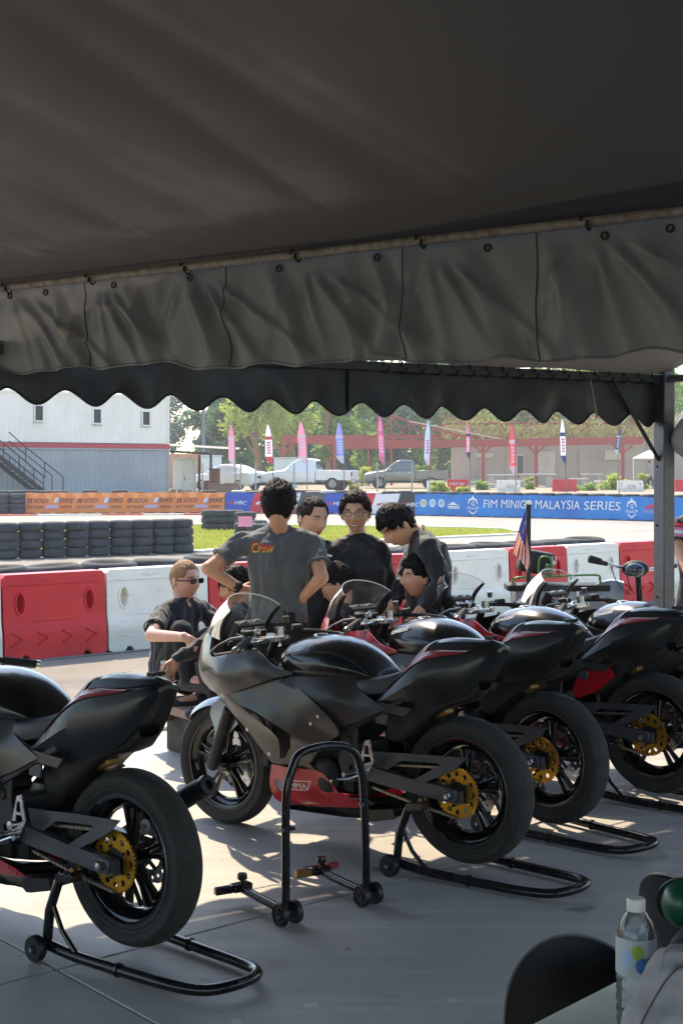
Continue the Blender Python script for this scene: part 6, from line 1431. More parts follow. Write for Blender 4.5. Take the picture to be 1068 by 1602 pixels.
        if smile > .4: MB().tube([H((wl_*.8*t, face_y(wl_*.8*t, -.062, smile)+.0035, -.0625+smile*.006*t*t)) for t in [-1+k/5 for k in range(11)]], [.0055*hs*(1-.7*abs(-1+k/5)**3) for k in range(11)], 8).build('teeth', m_teeth, bo)
    # ---- hair
    if hair:
        hm, style, th, zf = hair; rg = random.Random(seed*7+1)
        def hmask(d):
            sd = max(0, min(1, (abs(d.x)-.50)/.30)); fr_ = zf+(zf*.30-zf)*sd       # forehead line drops at the temples
            if d.y > .22: zl = fr_
            elif d.y > .02: zl = fr_+(-.12-fr_)*(.22-d.y)/.20
            elif d.y > -.22: zl = -.12 if d.y > -.02 else .02
            else: zl = .02-.55*min(1, (-d.y-.22)/.3)
            return max(0., min(1., (d.z-zl)/.10+.5))
        rows = []; NU, NV = 72, 48
        for i in range(NV+1):
            t = min(max(math.pi*i/NV, .03), math.pi-.03); row = []
            for k in range(NU):
                a = 2*math.pi*k/NU; d = Vector((math.sin(t)*math.cos(a), math.sin(t)*math.sin(a), math.cos(t))); q = Vector(head_base(d)); m_ = hmask(d)
                st = (.55+.8*mnoise.noise(Vector((d.x*7, d.y*7, d.z*3))+Vector((seed, 0, 0)))+.45*mnoise.noise(Vector((d.x*17, d.y*17, d.z*6))))
                tk = th*(.45+.75*max(0, d.z))*(.75+.5*st) if m_ > 0 else 0
                row.append(H(q*(.90+.10*m_)+d*tk*m_))
            rows.append(row)
        ho = MB().grid(rows, wrap=True, flip=True); k = len(ho.v); ho.f.append(tuple(k-NU*(NV+1)+i for i in range(NU))); ho.m.append(0)
        hob = ho.build('hair', hm, root, smooth=70)
        tf = MB()
        for _ in range(0 if style == 'crop' else 900):
            d = Vector((rg.gauss(0, 1), rg.gauss(0, 1), rg.gauss(.4, .8))).normalized()
            if hmask(d) < .6: continue
            q = Vector(head_base(d))+d*th*(.4+.7*max(0, d.z))*rg.uniform(.4, 1.0); flow = Vector((d.x*.5+rg.gauss(0, .25), -.15+rg.gauss(0, .25) if style != 'fringe' else .4*(1 if d.y > -.2 else -1), -.45 if style != 'spike' else .3)) if style != 'back' else Vector((rg.gauss(0, .1), -1, -.2)); flow = (flow-d*flow.dot(d)*.75).normalized()
            L = rg.uniform(.018, .04)*(1 if style != 'spike' else .55); w = d.cross(flow).normalized()*rg.uniform(.0025, .005); e = q+flow*L+d*(.002 if style != 'spike' else .008)
            tf.add([H(q-w), H(q+w), H(e), H(q+d*.006+flow*L*.4)], [(0, 1, 3), (1, 2, 3), (2, 0, 3), (0, 2, 1)])
        if tf.f: tag(tf.build('hair_locks', hm, hob, smooth=0), kind='stuff')
        if style == 'back': MB().ell(H((0, -.115, .03)), (.035, .035, .035)).build('hair_knot', hm, hob)
    # ---- clothing
    if shirt:
        c = MB(); e = .014
        etube(c, [(pel-(nb-pel)*.02, lat, .155*g+e, .11*g+e), (pel.lerp(nb, .1), lat, .15*g+e, .105*g+e), (waist, lat, .135*g+e, .098*g+e), (chest, lat, .158*g+e, .108*g+e), (uc_, lat, min(sw*.95, .155)+e, .09+e), (pel.lerp(nb, .97), lat, .085, .068), (nb.lerp(skull, .10), lat, .064*hs, .060*hs)])
        cap(c, j['shL'], j['shR'], .058, .058)
        for s in 'LR':
            sh, el, wr = j['sh'+s], j['el'+s], j['wr'+s]; cap(c, sh, sh.lerp(uc_, .5), .062*g, .08); cap(c, nb.lerp(skull, .02), sh, .052, .056)
            if sleeve == 'long': cap(c, sh, el, .060*g, .051*g); cap(c, el, el.lerp(wr, .94), .051*g, .037)
            else:
                d = (el-sh).normalized(); end = sh.lerp(el, tee_ext); x_, y_ = frame_from(d); c.tube([sh-d*.03, sh, sh.lerp(end, .5), end], [.03, .058*g, .058*g, .061*g], 18)
        so = mesh_obj('shirt', remesh(c, 'shirt', .0085, 3, folds(fold, 8, seed)), shirt, root, smooth=75)
        if vox < .01:
            ca, cd_ = nb.lerp(skull, .13), (skull-nb).normalized(); cx_, cy_ = frame_from(cd_)
            MB().tube([ca+(cx_*math.cos(a)+cy_*math.sin(a))*.0605*hs+cd_*.006*math.sin(a*2+seed) for a in [2*math.pi*k/28 for k in range(28)]], .006, 6, closed=True).build('collar', shirt, so)
            if sleeve != 'long':
                for s in 'LR':
                    sh, el = j['sh'+s], j['el'+s]; d = (el-sh).normalized(); x_, y_ = frame_from(d); MB().tube([sh.lerp(el, tee_ext)+(x_*math.cos(a)*(1+.06*math.sin(3*a))+y_*math.sin(a))*.0625*g for a in [2*math.pi*k/24 for k in range(24)]], .0045, 6, closed=True).build('sleeve_hem', shirt, so)
    else: so = None
    if trousers:
        c = MB(); etube(c, [(pel-(nb-pel)*.10, lat, .14*g, .105*g), (pel, lat, .152*g+.008, .108*g+.008), (pel.lerp(nb, .16), lat, .14*g+.01, .10*g+.01)])
        for s in 'LR':
            hp, kn, an = j['hip'+s], j['kn'+s], j['an'+s]; cap(c, hp, kn, .090*g, .066*g); cap(c, kn, an, .066*g, .050)
        mesh_obj('trousers', remesh(c, 'trousers', .010, 3, folds(.009, 7, seed+3)), trousers, root, smooth=75)
        if shoes:
            for s in 'LR':
                an = j['an'+s]; fd = Vector(j['foot'+s])-an if 'foot'+s in j else Vector((0, .15, -.05)); c = MB(); f2 = Vector((fd.x, fd.y, 0)).normalized()
                cap(c, an+Vector((0, 0, -.03))-f2*.03, an+Vector((0, 0, -.045))+f2*.17, .043, .036); cap(c, an+Vector((0, 0, .01)), an-Vector((0, 0, .03)), .045, .045); mesh_obj('shoe', remesh(c, 'shoe', .009, 2), m_shoe, root, smooth=60)
    def glasses(lensmat, dark=False):
        gl = MB()
        for s in (1, -1):
            cx, cz = .032*s, .004; fy = max(face_y(cx, cz), face_y(.012*s, cz)-.004)+.012
            lp = [H((cx+(.026 if dark else .0225)*math.copysign(abs(math.cos(a))**.75, math.cos(a)), fy-.12*abs(cx+.024*math.cos(a))**1.0*.18, cz+(.015 if dark else .0125)*math.copysign(abs(math.sin(a))**.6, math.sin(a)))) for a in [2*math.pi*k/18 for k in range(18)]]
            gl.tube(lp, .0012*hs, 6, closed=True)
            if dark: MB().add(lp, [tuple(range(18))]).build('lens', lensmat, bo, smooth=0)
            gl.tube([H((cx+.026*s, fy-.006, cz+.004)), H((.079*s, .03, .006)), H((.081*s, -.015, .004)), H((.079*s, -.03, -.012))], .0018*hs if not dark else .0032*hs, 6)
        gl.tube([H((-.009, face_y(0, .008)+.010, .009)), H((0, face_y(0, .01)+.009, .012)), H((.009, face_y(0, .008)+.010, .009))], .0016*hs, 6); return gl.build('glasses', m_wire, bo)
    if head.get('glasses'): glasses(m_lens, head['glasses'] == 'dark')
    return root, bo, so, H, X
def at_(u, v, Y): return P(u, v, Y)
def legs(J, pelvis, lat, z0=0., fwd=(0, 1, 0), spread=.1, kneeb=.02):
    pelvis, lat, fwd = Vector(pelvis), Vector(lat).normalized(), Vector(fwd)
    for s, k in (('L', -1), ('R', 1)):
        h = pelvis+lat*spread*k*.9-Vector((0, 0, .03)); an = Vector((h.x, h.y, z0+.085))+lat*.03*k; J['hip'+s] = h; J['an'+s] = an; J['kn'+s] = (h+an)/2+fwd*kneeb+Vector((0, 0, .02)); J['foot'+s] = an+fwd*.16-Vector((0, 0, .05))
    return J
def project_text(so, specs, root, d=(0, 1, 0)):
    "print lettering on the cloth by dropping it along d"
    me = so.data; bv = BVHTree.FromPolygons([v.co for v in me.vertices], [tuple(p.vertices) for p in me.polygons]); d = Vector(d)
    for (t, o, ex, ey, h, w, mat, off, nm) in specs:
        v, f = text2d(t, .25, .06); W = max(p[0] for p in v); out = []
        for x, y in v:
            q = Vector(o)+Vector(ex)*(x/W*w)+Vector(ey)*(y*h)-d*.5; hit = bv.ray_cast(q, d); out.append((hit[0] if hit[0] else q+d*.5)-d*off)
        MB().add(out, f).build(nm, mat, so, smooth=0)
m_ry = M('red_shirt_print', 'b8322a', .7); m_yy = M('yellow_shirt_print', 'd8b23c', .7)
# -- standing man in the grey tee, seen from behind
Yc = 7.6; pv = at_(434, 968, Yc); J = dict(lat=(1, 0, 0), neck=at_(438, 834, Yc), pelvis=pv, shL=at_(379, 850, Yc), shR=at_(489, 851, Yc), elL=at_(326, 889, Yc-.10), wrL=at_(377, 922, Yc+.02), elR=at_(503, 903, Yc-.14), wrR=at_(470, 937, Yc-.06), back=Vector((0, -.02, 0)))
legs(J, pv, (1, 0, 0)); J['back'] = J['back']+Vector((pv.x, pv.y, 0))
rt1, bo1, so1, H1, X1 = person('man in grey crew t-shirt seen from behind with both hands on hips', (pv.x, pv.y, 0), J, dict(c=at_(436, 793, Yc), f=(.12, 1, -.08), s=1.06), 'tan', (m_hblack, 'spike', .022, .5), m_cgrey, 'tee', m_cnavy, 1, hands=[('L', (.62, .35, -.12), (.3, -.1, .9), -1, .2), ('R', (-.92, .25, .02), (.1, .8, -.3), -1, .15)], tee_ext=.62)
c0_ = X1(at_(393, 860, Yc)); ex = Vector((.993, 0, .03)); project_text(so1, [('Crew', c0_+Vector((.008, 0, -.009)), ex, (0, 0, 1), .052, .125, m_yy, .003, 'yellow_lettering'), ('Crew', c0_, ex, (0, 0, 1), .052, .125, m_ry, .0045, 'red_lettering')], rt1)
w_ = X1(J['elL']).lerp(X1(J['wrL']), .88); dw = (X1(J['wrL'])-X1(J['elL'])).normalized(); MB().lathe([(.029, -.011), (.033, -.011), (.033, .011), (.029, .011)], w_, dw, 18, closed=True).box(w_+Vector((-.005, -.033, .008)), (.03, .012, .034)).build('wristwatch', m_dark, bo1)
# -- man with tied back hair
Y2 = 8.35; f2 = Vector((.62, -.78, 0)); l2 = Vector((-.78, -.62, 0)); pv = at_(497, 985, Y2); n2 = at_(489, 853, Y2)
J = dict(lat=l2, neck=n2, pelvis=pv, shR=n2+l2*.175-Vector((0, 0, .045)), shL=n2-l2*.175-Vector((0, 0, .045)), back=Vector((0, 0, 0))+Vector((pv.x, pv.y, 0)))
for s, k in (('R', 1), ('L', -1)): J['el'+s] = J['sh'+s]+l2*.05*k-Vector((0, 0, .29))-f2*.02; J['wr'+s] = J['el'+s]-Vector((0, 0, .18))+f2*.15
legs(J, pv, l2, fwd=f2); J['back'] = Vector((pv.x, pv.y, 0))
rt2, bo2, so2_, H2, X2 = person('man in black long sleeve shirt with tied back hair looking down', (pv.x, pv.y, 0), J, dict(c=at_(489, 811, Y2), f=(.60, -.78, -.18), s=1.04, roll=-.05), 'light', (m_hbrown, 'back', .012, .70), m_cblack, 'long', m_cnavy, 2)
for k in range(2): MB().bar(X2(at_(504+k*7, 872-4*k, Y2-.17)), X2(at_(512+k*7, 879-9*k, Y2-.17)), .004, .012).build('shoulder_stripe', m_white, so2_)
# -- smiling man with glasses
Y3 = 8.4; pv = at_(563, 985, Y3); n3 = at_(559, 845, Y3); l3 = Vector((-1, .06, 0)); J = dict(lat=l3, neck=n3, pelvis=pv, shR=at_(529, 860, Y3), shL=at_(593, 859, Y3), elR=at_(521, 906, Y3+.03), wrR=at_(534, 952, Y3-.06), elL=at_(605, 905, Y3+.05), wrL=at_(613, 950, Y3), back=Vector((pv.x, pv.y, 0))); legs(J, pv, l3, fwd=(0, -1, 0))
rt3, bo3, so3, H3, X3 = person('smiling man in glasses and plain black long sleeve shirt facing the camera', (pv.x, pv.y, 0), J, dict(c=at_(556, 803, Y3), f=(-.12, -1, -.05), s=1.04, smile=1., glasses='clear', roll=.04), 'light', (m_hbrown, 'fringe', .020, .58), m_cblack, 'long', m_cnavy, 3)
# -- man bowing his head
Y4 = 8.25; pv = at_(668, 985, Y4); n4 = at_(655, 838, Y4); f4 = Vector((-.93, -.37, 0)); l4 = Vector((-.37, .93, 0)); J = dict(lat=l4, neck=n4, pelvis=pv, shR=at_(651, 850, Y4+.16), shL=at_(668, 856, Y4-.15), elR=at_(632, 905, Y4+.16), wrR=at_(618, 940, Y4+.05), elL=at_(690, 908, Y4-.22), wrL=at_(662, 950, Y4-.30)); legs(J, pv, l4, fwd=f4); J['back'] = Vector((pv.x+.035, pv.y+.01, 0))
rt4, bo4, so4, H4, X4 = person('man in black long sleeve shirt bowing his head forward', (pv.x, pv.y, 0), J, dict(c=at_(622, 823, Y4-.02), f=(-.70, -.34, -.62), s=1.05, up=(-.4, 0, .9)), 'light', (m_hblack, 'fringe', .022, .45), m_cblack, 'long', m_cnavy, 4, girth=1.04)
# -- seated man in sunglasses
DZ = .30
Y5 = 8.7; f5 = Vector((.80, -.60, 0)); l5 = Vector((-.60, -.80, 0)); pv = at_(268, 1062, Y5); n5 = at_(287, 943, Y5-.02); J = dict(lat=l5, neck=n5, pelvis=pv, shR=at_(255, 958, Y5-.12), shL=at_(321, 954, Y5+.10), elR=at_(237, 994, Y5-.42), wrR=at_(290, 997, Y5-.62), elL=at_(345, 985, Y5+.02), wrL=at_(355, 1020, Y5-.2), hipR=at_(258, 1066, Y5-.08), hipL=at_(290, 1066, Y5+.06), knR=at_(283, 986, Y5-.40), knL=at_(325, 1000, Y5-.2), anR=at_(296, 1062, Y5-.5), anL=at_(330, 1070, Y5-.3)); J['footR'] = J['anR']+Vector((.12, -.08, -.04)); J['footL'] = J['anL']+Vector((.12, -.08, -.04)); J['back'] = Vector((pv.x-.03, pv.y, DZ))
rt5, bo5, so5, H5, X5 = person('seated man in dark sunglasses and black t-shirt resting an arm on his knee', (pv.x, pv.y, DZ), J, dict(c=at_(289, 908, Y5-.03), f=(.80, -.60, -.03), s=1.04, smile=.8, glasses='dark'), 'pink', (m_hblond, 'crop', .009, .62), m_cblack, 'tee', m_cnavy, 5, tee_ext=.72, hands=[('R', (.75, -.1, -.45), (-.3, -.7, -.6), 1, .45)])
# -- seated man leaning over with a bottle
Y6 = 8.3; f6 = Vector((-.9, -.43, 0)); l6 = Vector((-.43, .9, 0)); pv = at_(388, 1082, Y6); n6 = at_(378, 952, Y6); J = dict(lat=l6, neck=n6, pelvis=pv, shR=at_(374, 965, Y6+.15), shL=at_(364, 970, Y6-.15), elL=at_(322, 1008, Y6-.28), wrL=at_(275, 1031, Y6-.35), elR=at_(350, 1020, Y6+.2), wrR=at_(325, 1035, Y6+.1), hipL=at_(380, 1088, Y6-.1), hipR=at_(392, 1088, Y6+.08), knL=at_(322, 1046, Y6-.25), knR=at_(340, 1030, Y6+.15), anL=at_(345, 1102, Y6-.3), anR=at_(318, 1090, Y6+.1)); J['footL'] = J['anL']+Vector((-.13, -.04, -.03)); J['footR'] = J['anR']+Vector((-.13, -.04, -.03)); J['back'] = Vector((pv.x+.02, pv.y, DZ))
rt6, bo6, so6, H6, X6 = person('seated man in black reaching down with a clear bottle, half hidden behind the motorcycle screen', (pv.x, pv.y, DZ), J, dict(c=at_(371, 917, Y6), f=(-.9, -.2, -.3), s=1.0), 'tan', (m_hblack, 'fringe', .014, .35), m_cblack, 'long', m_cnavy, 6, hands=[('L', (-.35, -.15, -.9), (.5, -.5, .1), 1, .6)])
# -- seated man with glasses in profile
Y7 = 8.25; f7 = Vector((-.95, .3, 0)); l7 = Vector((.3, .95, 0)); pv = at_(540, 1085, Y7); n7 = at_(537, 954, Y7)
def seated(pv, n, f, l, zs, reach=.28):
    J = dict(lat=l, neck=n, pelvis=pv, shR=n+l*.165-Vector((0, 0, .055)), shL=n-l*.165-Vector((0, 0, .055)))
    for s, k in (('R', 1), ('L', -1)):
        J['hip'+s] = pv+l*.09*k-Vector((0, 0, .02)); J['kn'+s] = pv+f*.40+l*.14*k+Vector((0, 0, .10)); J['an'+s] = Vector((J['kn'+s].x, J['kn'+s].y, .09))+f*.04; J['foot'+s] = J['an'+s]+f*.15-Vector((0, 0, .05)); J['el'+s] = J['sh'+s]+f*.10+l*.04*k-Vector((0, 0, .25)); J['wr'+s] = J['kn'+s]+Vector((0, 0, .07))-f*.04
    J['back'] = Vector((pv.x, pv.y, 0))-f*.03; return J
J = seated(pv, n7, f7, l7, .35); rt7, bo7, so7, H7, X7 = person('seated man in glasses and black shirt in profile beside the grey crew shirt', (pv.x, pv.y, 0), J, dict(c=at_(527, 914, Y7), f=(-.96, .08, -.12), s=1.0, smile=.5, glasses='clear'), 'light', (m_hblack, 'spike', .018, .5), m_cblack, 'long', m_cnavy, 7)
Y8 = 8.15; f8 = Vector((-.98, -.1, 0)); l8 = Vector((-.1, .98, 0)); pv = at_(688, 1085, Y8); n8 = at_(670, 948, Y8)
J = seated(pv, n8, f8, l8, .35); rt8, bo8, so8, H8, X8 = person('seated man with tousled black hair and small round chest emblem beneath the bowing man', (pv.x, pv.y, 0), J, dict(c=at_(654, 903, Y8), f=(-.90, -.42, -.02), s=1.0), 'light', (m_hblack, 'spike', .024, .5), m_cblack, 'long', m_cnavy, 8)
e8 = X8(at_(664, 962, Y8-.265)); em = MB().lathe([(0, .003), (.011, .003), (.012, 0)], e8, (0, -1, 0), 14).build('round_emblem', m_white, so8); MB().lathe([(0, .002), (.006, .002), (.006, 0)], e8-Vector((0, .003, 0)), (0, -1, 0), 10).build('emblem_centre', m_decred, em)
for i, (pp, lab) in enumerate(((X7(Vector((0, 0, 0))), 7), (X8(Vector((0, 0, 0))), 8))):
    c = -pp; q = (rt7, rt8)[i]; pz = (Vector(((P(540, 1085, Y7)), (P(688, 1085, Y8)))[i])).z-.11
    s_ = empty('low_stool', (q.location.x, q.location.y, 0), .3, ['low red plastic stool under the seated man in glasses', 'low red plastic stool under the seated man with tousled hair'][i], 'stool', 'low stools'); MB().box((0, 0, pz-.015), (.30, .30, .03)).build('seat', m_bred, s_, bevel=.01)
    for a in (-1, 1):
        for b_ in (-1, 1): MB().bar((a*.12, b_*.12, pz-.03), (a*.15, b_*.15, 0), .035, .035).build('leg', m_bred, s_, bevel=.004)
# -- person beyond the tent post, patterned sleeve
Y9 = 9.4; pv = at_(1098, 945, Y9); n9 = at_(1096, 808, Y9); f9 = Vector((-.5, -.86, 0)); l9 = Vector((-.86, .5, 0)); J = dict(lat=l9, neck=n9, pelvis=pv, shR=at_(1065, 822, Y9), shL=at_(1128, 822, Y9), elR=at_(1060, 858, Y9-.05), wrR=at_(1072, 890, Y9-.2), elL=at_(1136, 870, Y9), wrL=at_(1125, 900, Y9-.15)); legs(J, pv, l9, fwd=f9); J['back'] = Vector((pv.x, pv.y, 0))
rt9, bo9, so9, H9, X9 = person('person in pink and black racing shirt standing beyond the tent post', (pv.x, pv.y, 0), J, dict(c=at_(1094, 768, Y9), f=(-.5, -.86, -.1)), 'tan', (m_hblack, 'fringe', .014, .3), m_cblack, 'tee', m_jean, 9, tee_ext=.7)
for k, (t, m) in enumerate(((.12, cols['red']), (.30, fl_cols['pink']), (.42, m_white), (.56, fl_cols['pink']))):
    a, b = X9(J['shR']), X9(J['elR']); MB().lathe([(.0725, -.012), (.074, 0), (.0725, .012)], a.lerp(b, t), (b-a), 20).build('sleeve_band', m, so9)
# -- tiny figure under the white awning
Yt = 85.8; pv = at_(1016, 748, Yt); nt_ = at_(1015, 729, Yt); ft = Vector((-.7, -.7, 0)); lt_ = Vector((-.7, .7, 0)); J = seated(pv, nt_, ft, lt_, .4)
person('distant person sitting under the white awning', (pv.x, pv.y, -.03), J, dict(c=at_(1014.5, 724, Yt), f=(-.7, -.7, -.1), face=False), 'tan', (m_hblack, 'crop', .012, .3), m_cpale, 'tee', m_cnavy, 10, vox=.02, shoes=False)
s_ = empty('garden_stool', (pv.x, pv.y, -.03), 0, 'dark stool under the distant person by the awning', 'stool'); MB().box((0, 0, pv.z-.09), (.4, .4, .04)).build('seat', m_blks, s_)
for a in (-1, 1):
    for b_ in (-1, 1): MB().bar((a*.16, b_*.16, 0), (a*.16, b_*.16, pv.z-.09), .04, .04).build('leg', m_blks, s_)
# -- person in pale grey at the near table, mostly out of view
Yn = 2.3; n11 = P(1225, 1440, Yn); l11 = Vector((.35, .94, 0)); f11 = Vector((-.94, .35, 0)); l11 = Vector((.36, .93, 0)); pv = P(1260, 1900, Yn); shn = P(1072, 1556, 2.2)
J = seated(pv, n11, f11, l11, .45); J['shL'] = shn; J['shR'] = n11+l11*.17-Vector((0, 0, .05)); J['elL'] = P(1016, 1745, 2.12); J['wrL'] = P(1010, 1900, 2.35); J['elR'] = J['shR']+f11*.1-Vector((0, 0, .27)); J['wrR'] = J['elR']+f11*.2; J['knL'] = pv+f11*.25-l11*.12; J['knR'] = pv+f11*.25+l11*.12; J['anL'] = Vector((J['knL'].x, J['knL'].y, .09)); J['anR'] = Vector((J['knR'].x, J['knR'].y, .09))
J['footL'] = J['anL']+Vector((-.13, .04, -.05)); J['footR'] = J['anR']+Vector((-.13, .04, -.05))
rt11, bo11, so11, H11, X11 = person('person in pale grey shirt sitting at the near table', (pv.x, pv.y, 0), J, dict(c=n11+Vector((-.03, 0, .17)), f=(-.8, .6, 0)), 'tan', (m_hblack, 'fringe', .014, .3), m_cpale, 'long', m_cnavy, 11, girth=1.25, fold=.022)

me_ = so11.data; bv_ = BVHTree.FromPolygons([v.co for v in me_.vertices], [tuple(p.vertices) for p in me_.polygons]); ln_ = []
for t in range(15):     # stitched seam running down the sleeve
    q = P(1066-66*(t/14)**.8, 1512+95*(t/14)**1.2, 2.); d = (q-Vector((0, 0, EYE))).normalized(); hit = bv_.ray_cast(X11(Vector((0, 0, EYE))), d)
    if hit[0]: ln_.append(hit[0]-d*.001)
if len(ln_) > 3: MB().tube(ln_, .0016, 5).build('sleeve_seam', M('dark_stitching', '4a4a50', .8), so11)
# ================================================================== deck, table, chairs, bottles, scooter
dk0 = G(242.6, 1098, .30); dk1 = G(323, 1122.7, .30)
dd = (dk1-dk0); dd.z = 0; dd.normalize(); dl = Vector((-dd.y, dd.x, 0)); dl = dl if dl.x > 0 else -dl
far_c = dk0-dd*.12; far_c.z = 0; near_l = (dk1-dk0).length+.18
dk = empty('low_platform', far_c, 0, 'low weathered wooden platform the seated men rest on', 'platform')
m_ply = M('weathered_plywood', '8a7263', .8, var=.2, scale=3, bump=.2, bscale=30, stretch=(1, 6, 1))
for k in range(18):
    a = dl*(.005+k*.14+.065); MB().bar(a+dd*0+UP*.275, a+dd*near_l+UP*.275, .13, .05).build('plank', m_ply, dk, smooth=0, bevel=.003)
for t in (.12, near_l-.12): MB().bar(dd*t+dl*.02+UP*.215, dd*t+dl*2.5+UP*.215, .07, .07).build('bearer', m_wood2, dk, smooth=0, bevel=.003)
for t in (.16, near_l-.16):
    for a in (.45, 1.3, 2.4): MB().bar(dd*t+dl*a+UP*-.012, dd*t+dl*a+UP*.18, .09, .09).build('block', m_wood2, dk, smooth=0, bevel=.003)
MB().bar(dd*.1+dl*.10+UP*.11, dd*(near_l-.1)+dl*.10+UP*.11, .02, .21).build('painted_deck_shade', m_blk, dk, smooth=0); MB().bar(dd*(near_l-.1)+dl*.12+UP*.11, dd*(near_l-.1)+dl*2.4+UP*.11, .02, .21).build('painted_deck_shade', m_blk, dk, smooth=0)  # dark boards stand in for the shade beneath the platform
def bottle(loc, axis, h, r, label, full=False, labelmat=None):
    ax = Vector(axis).normalized(); b = empty('water_bottle', loc, 0, label, 'bottle')
    pr = [(r*.55, 0), (r*.95, .006), (r, .02)]
    n = 6
    for k in range(n): z = .025+(h*.42)*k/n; pr += [(r, z), (r*.93, z+h*.035), (r, z+h*.06)]
    pr += [(r, h*.47), (r*1.0, h*.50), (r*.99, h*.72), (r*.96, h*.76), (r*.80, h*.84), (r*.50, h*.905), (r*.42, h*.925), (r*.42, h*.95)]
    MB().lathe(pr, (0, 0, 0), ax, 28).build('bottle_body', thin_glass('clear_pet_plastic' if 'clear_pet' not in bpy.data.materials else 'clear_pet', (.94, .96, .97)) if 'pet' not in MATS else MATS['pet'], b, smooth=60)
    MB().lathe([(r*.44, h*.915), (r*.47, h*.92), (r*.47, h*.985), (r*.42, h), (0, h)], (0, 0, 0), ax, 24).build('bottle_cap', M('white_bottle_cap', 'c9c9cb', .45), b)
    if labelmat:
        lo = MB().lathe([(r*1.008, h*.49), (r*1.012, h*.50), (r*1.012, h*.735), (r*1.006, h*.745)], (0, 0, 0), ax, 32).build('label', labelmat, b)
        v, f = text2d('nairn', .1, .03); W = max(p[0] for p in v)
        def wrap(x, z): a = -math.pi/2+x/r; return (r*1.03*math.cos(a), r*1.03*math.sin(a), z)
        MB().add([wrap(.004+x/W*.03, h*.60+y*.011) for x, y in v], f).build('label_lettering', M('navy_label_print', '1f3a78', .5), lo, smooth=0)
        for cx, cz, rr_, c in ((-.004, .665, .010, '8fae4a'), (.002, .575, .010, '3f78b8'), (-.022, .61, .012, '9db8dc')):
            ps, ts = tri2d(circ(cx, h*cz, rr_, 14, rr_*1.3), (), .006); MB().add([wrap(x, z) for x, z in ps], ts).build('label_print', M('label_'+c, c, .5), lo, smooth=0)
    return b
MATS['pet'] = thin_glass('clear_pet', (.95, .97, .98))
_d = [nd for nd in MATS['pet'].node_tree.nodes if nd.type == 'MAP_RANGE'][0]; _d.inputs['To Max'].default_value = .10; _d.inputs['To Min'].default_value = .02
bottle(P(268, 1088, 7.90), (-.25, .1, 1.), .20, .031, 'clear water bottle held by the man reaching down')
# near table
TZ = .75; e0, e1 = G(830, 1602, TZ), G(968, 1532, TZ); td = (e1-e0); td.z = 0; td.normalize(); tn = Vector((td.y, -td.x, 0))
c = e0+td*.25+tn*.36; tbz = empty('folding_table', (c.x, c.y, 0), math.atan2(td.y, td.x), 'pale grey folding table with a water bottle on it', 'table')
MB().box((0, 0, TZ-.014), (1.3, .72, .028)).build('tabletop', M('pale_grey_laminate', '8f9492', .38, var=.08, scale=8, rvar=.1), tbz, bevel=.006, seg=2)
MB().box((0, 0, TZ-.05), (1.2, .62, .035)).build('apron', m_alu, tbz)
for a in (-1, 1):
    for b_ in (-1, 1): MB().tube([(a*.55, b_*.28, TZ-.03), (a*.58, b_*.30, 0)], .014, 10).build('leg', m_alu, tbz)
bb = P(994, 1630, 2.37); bb.z = TZ
bottle(bb, (0, 0, 1), .243, .0335, 'clear plastic water bottle with white cap standing on the near table', labelmat=M('pale_label', 'b9c6cf', .45, alpha=.8))
def shell_chair(loc, yaw, label):
    "moulded shell chair facing +x locally"
    ch = empty('shell_chair', loc, yaw, label, 'chair', 'black shell chairs at the table'); m = M('black_chair_shell', '0f1012', .38, var=.2, scale=10, rvar=.1); rows = []; n = 26
    for i in range(61):
        t = i/60
        if t < .5: q = t/.5; x, z = .22-.42*q, .45-.015*math.sin(q*math.pi)+.0; w = .225+.01*math.sin(q*3)
        else: q = math.sin((t-.5)/.5*1.5708)**.9; x, z = -.20-.05*math.sin(q*1.57)-.06*q, .45+.298*q; w = .23*math.sqrt(max(.0004, 1-max(0, (q-.30)/.70)**2.3))
        up = .03 if t < .5 else .0
        rows.append([(x+(.05*abs(s*w/.235)**2.2 if t > .5 else 0), s*w, z+(up*abs(s)**3)) for s in [-1+2*k/n for k in range(n+1)]])
    mb = MB().grid(rows); back = [[(p[0]-.006, p[1]*.995, p[2]-.006) for p in r] for r in rows]; m2 = MB().grid(back, flip=True); mb.add(m2.v, m2.f); mb.build('shell', m, ch, smooth=70)
    rim = [rows[i][0] for i in range(61)]+[rows[60][k] for k in range(1, n)]+[rows[i][n] for i in range(60, -1, -1)]
    MB().tube(rim, .0032, 6).build('shell_rim', M('painted_chair_reflection', '77797a', .4, var=.2, scale=20), ch)  # pale edge colour stands in for light reflected along the rim
    for a, b_ in ((.16, .16), (.16, -.16), (-.14, .16), (-.14, -.16)): MB().tube([(a*.7, b_*.7, .44), (a*1.25, b_*1.3, 0)], .012, 8).build('leg', m_alu, ch)
    MB().box((0, 0, .43), (.26, .26, .02)).build('under_frame', m_blk, ch)
cz = P(893, 1462, 2.86); shell_chair((cz.x+.16, cz.y-.20, 0), R(-52), 'black moulded chair tucked under the near table')
cz = P(1088, 1335, 3.35); shell_chair((cz.x+.22, cz.y+.12, 0), R(28), 'black moulded chair beside the green helmet')
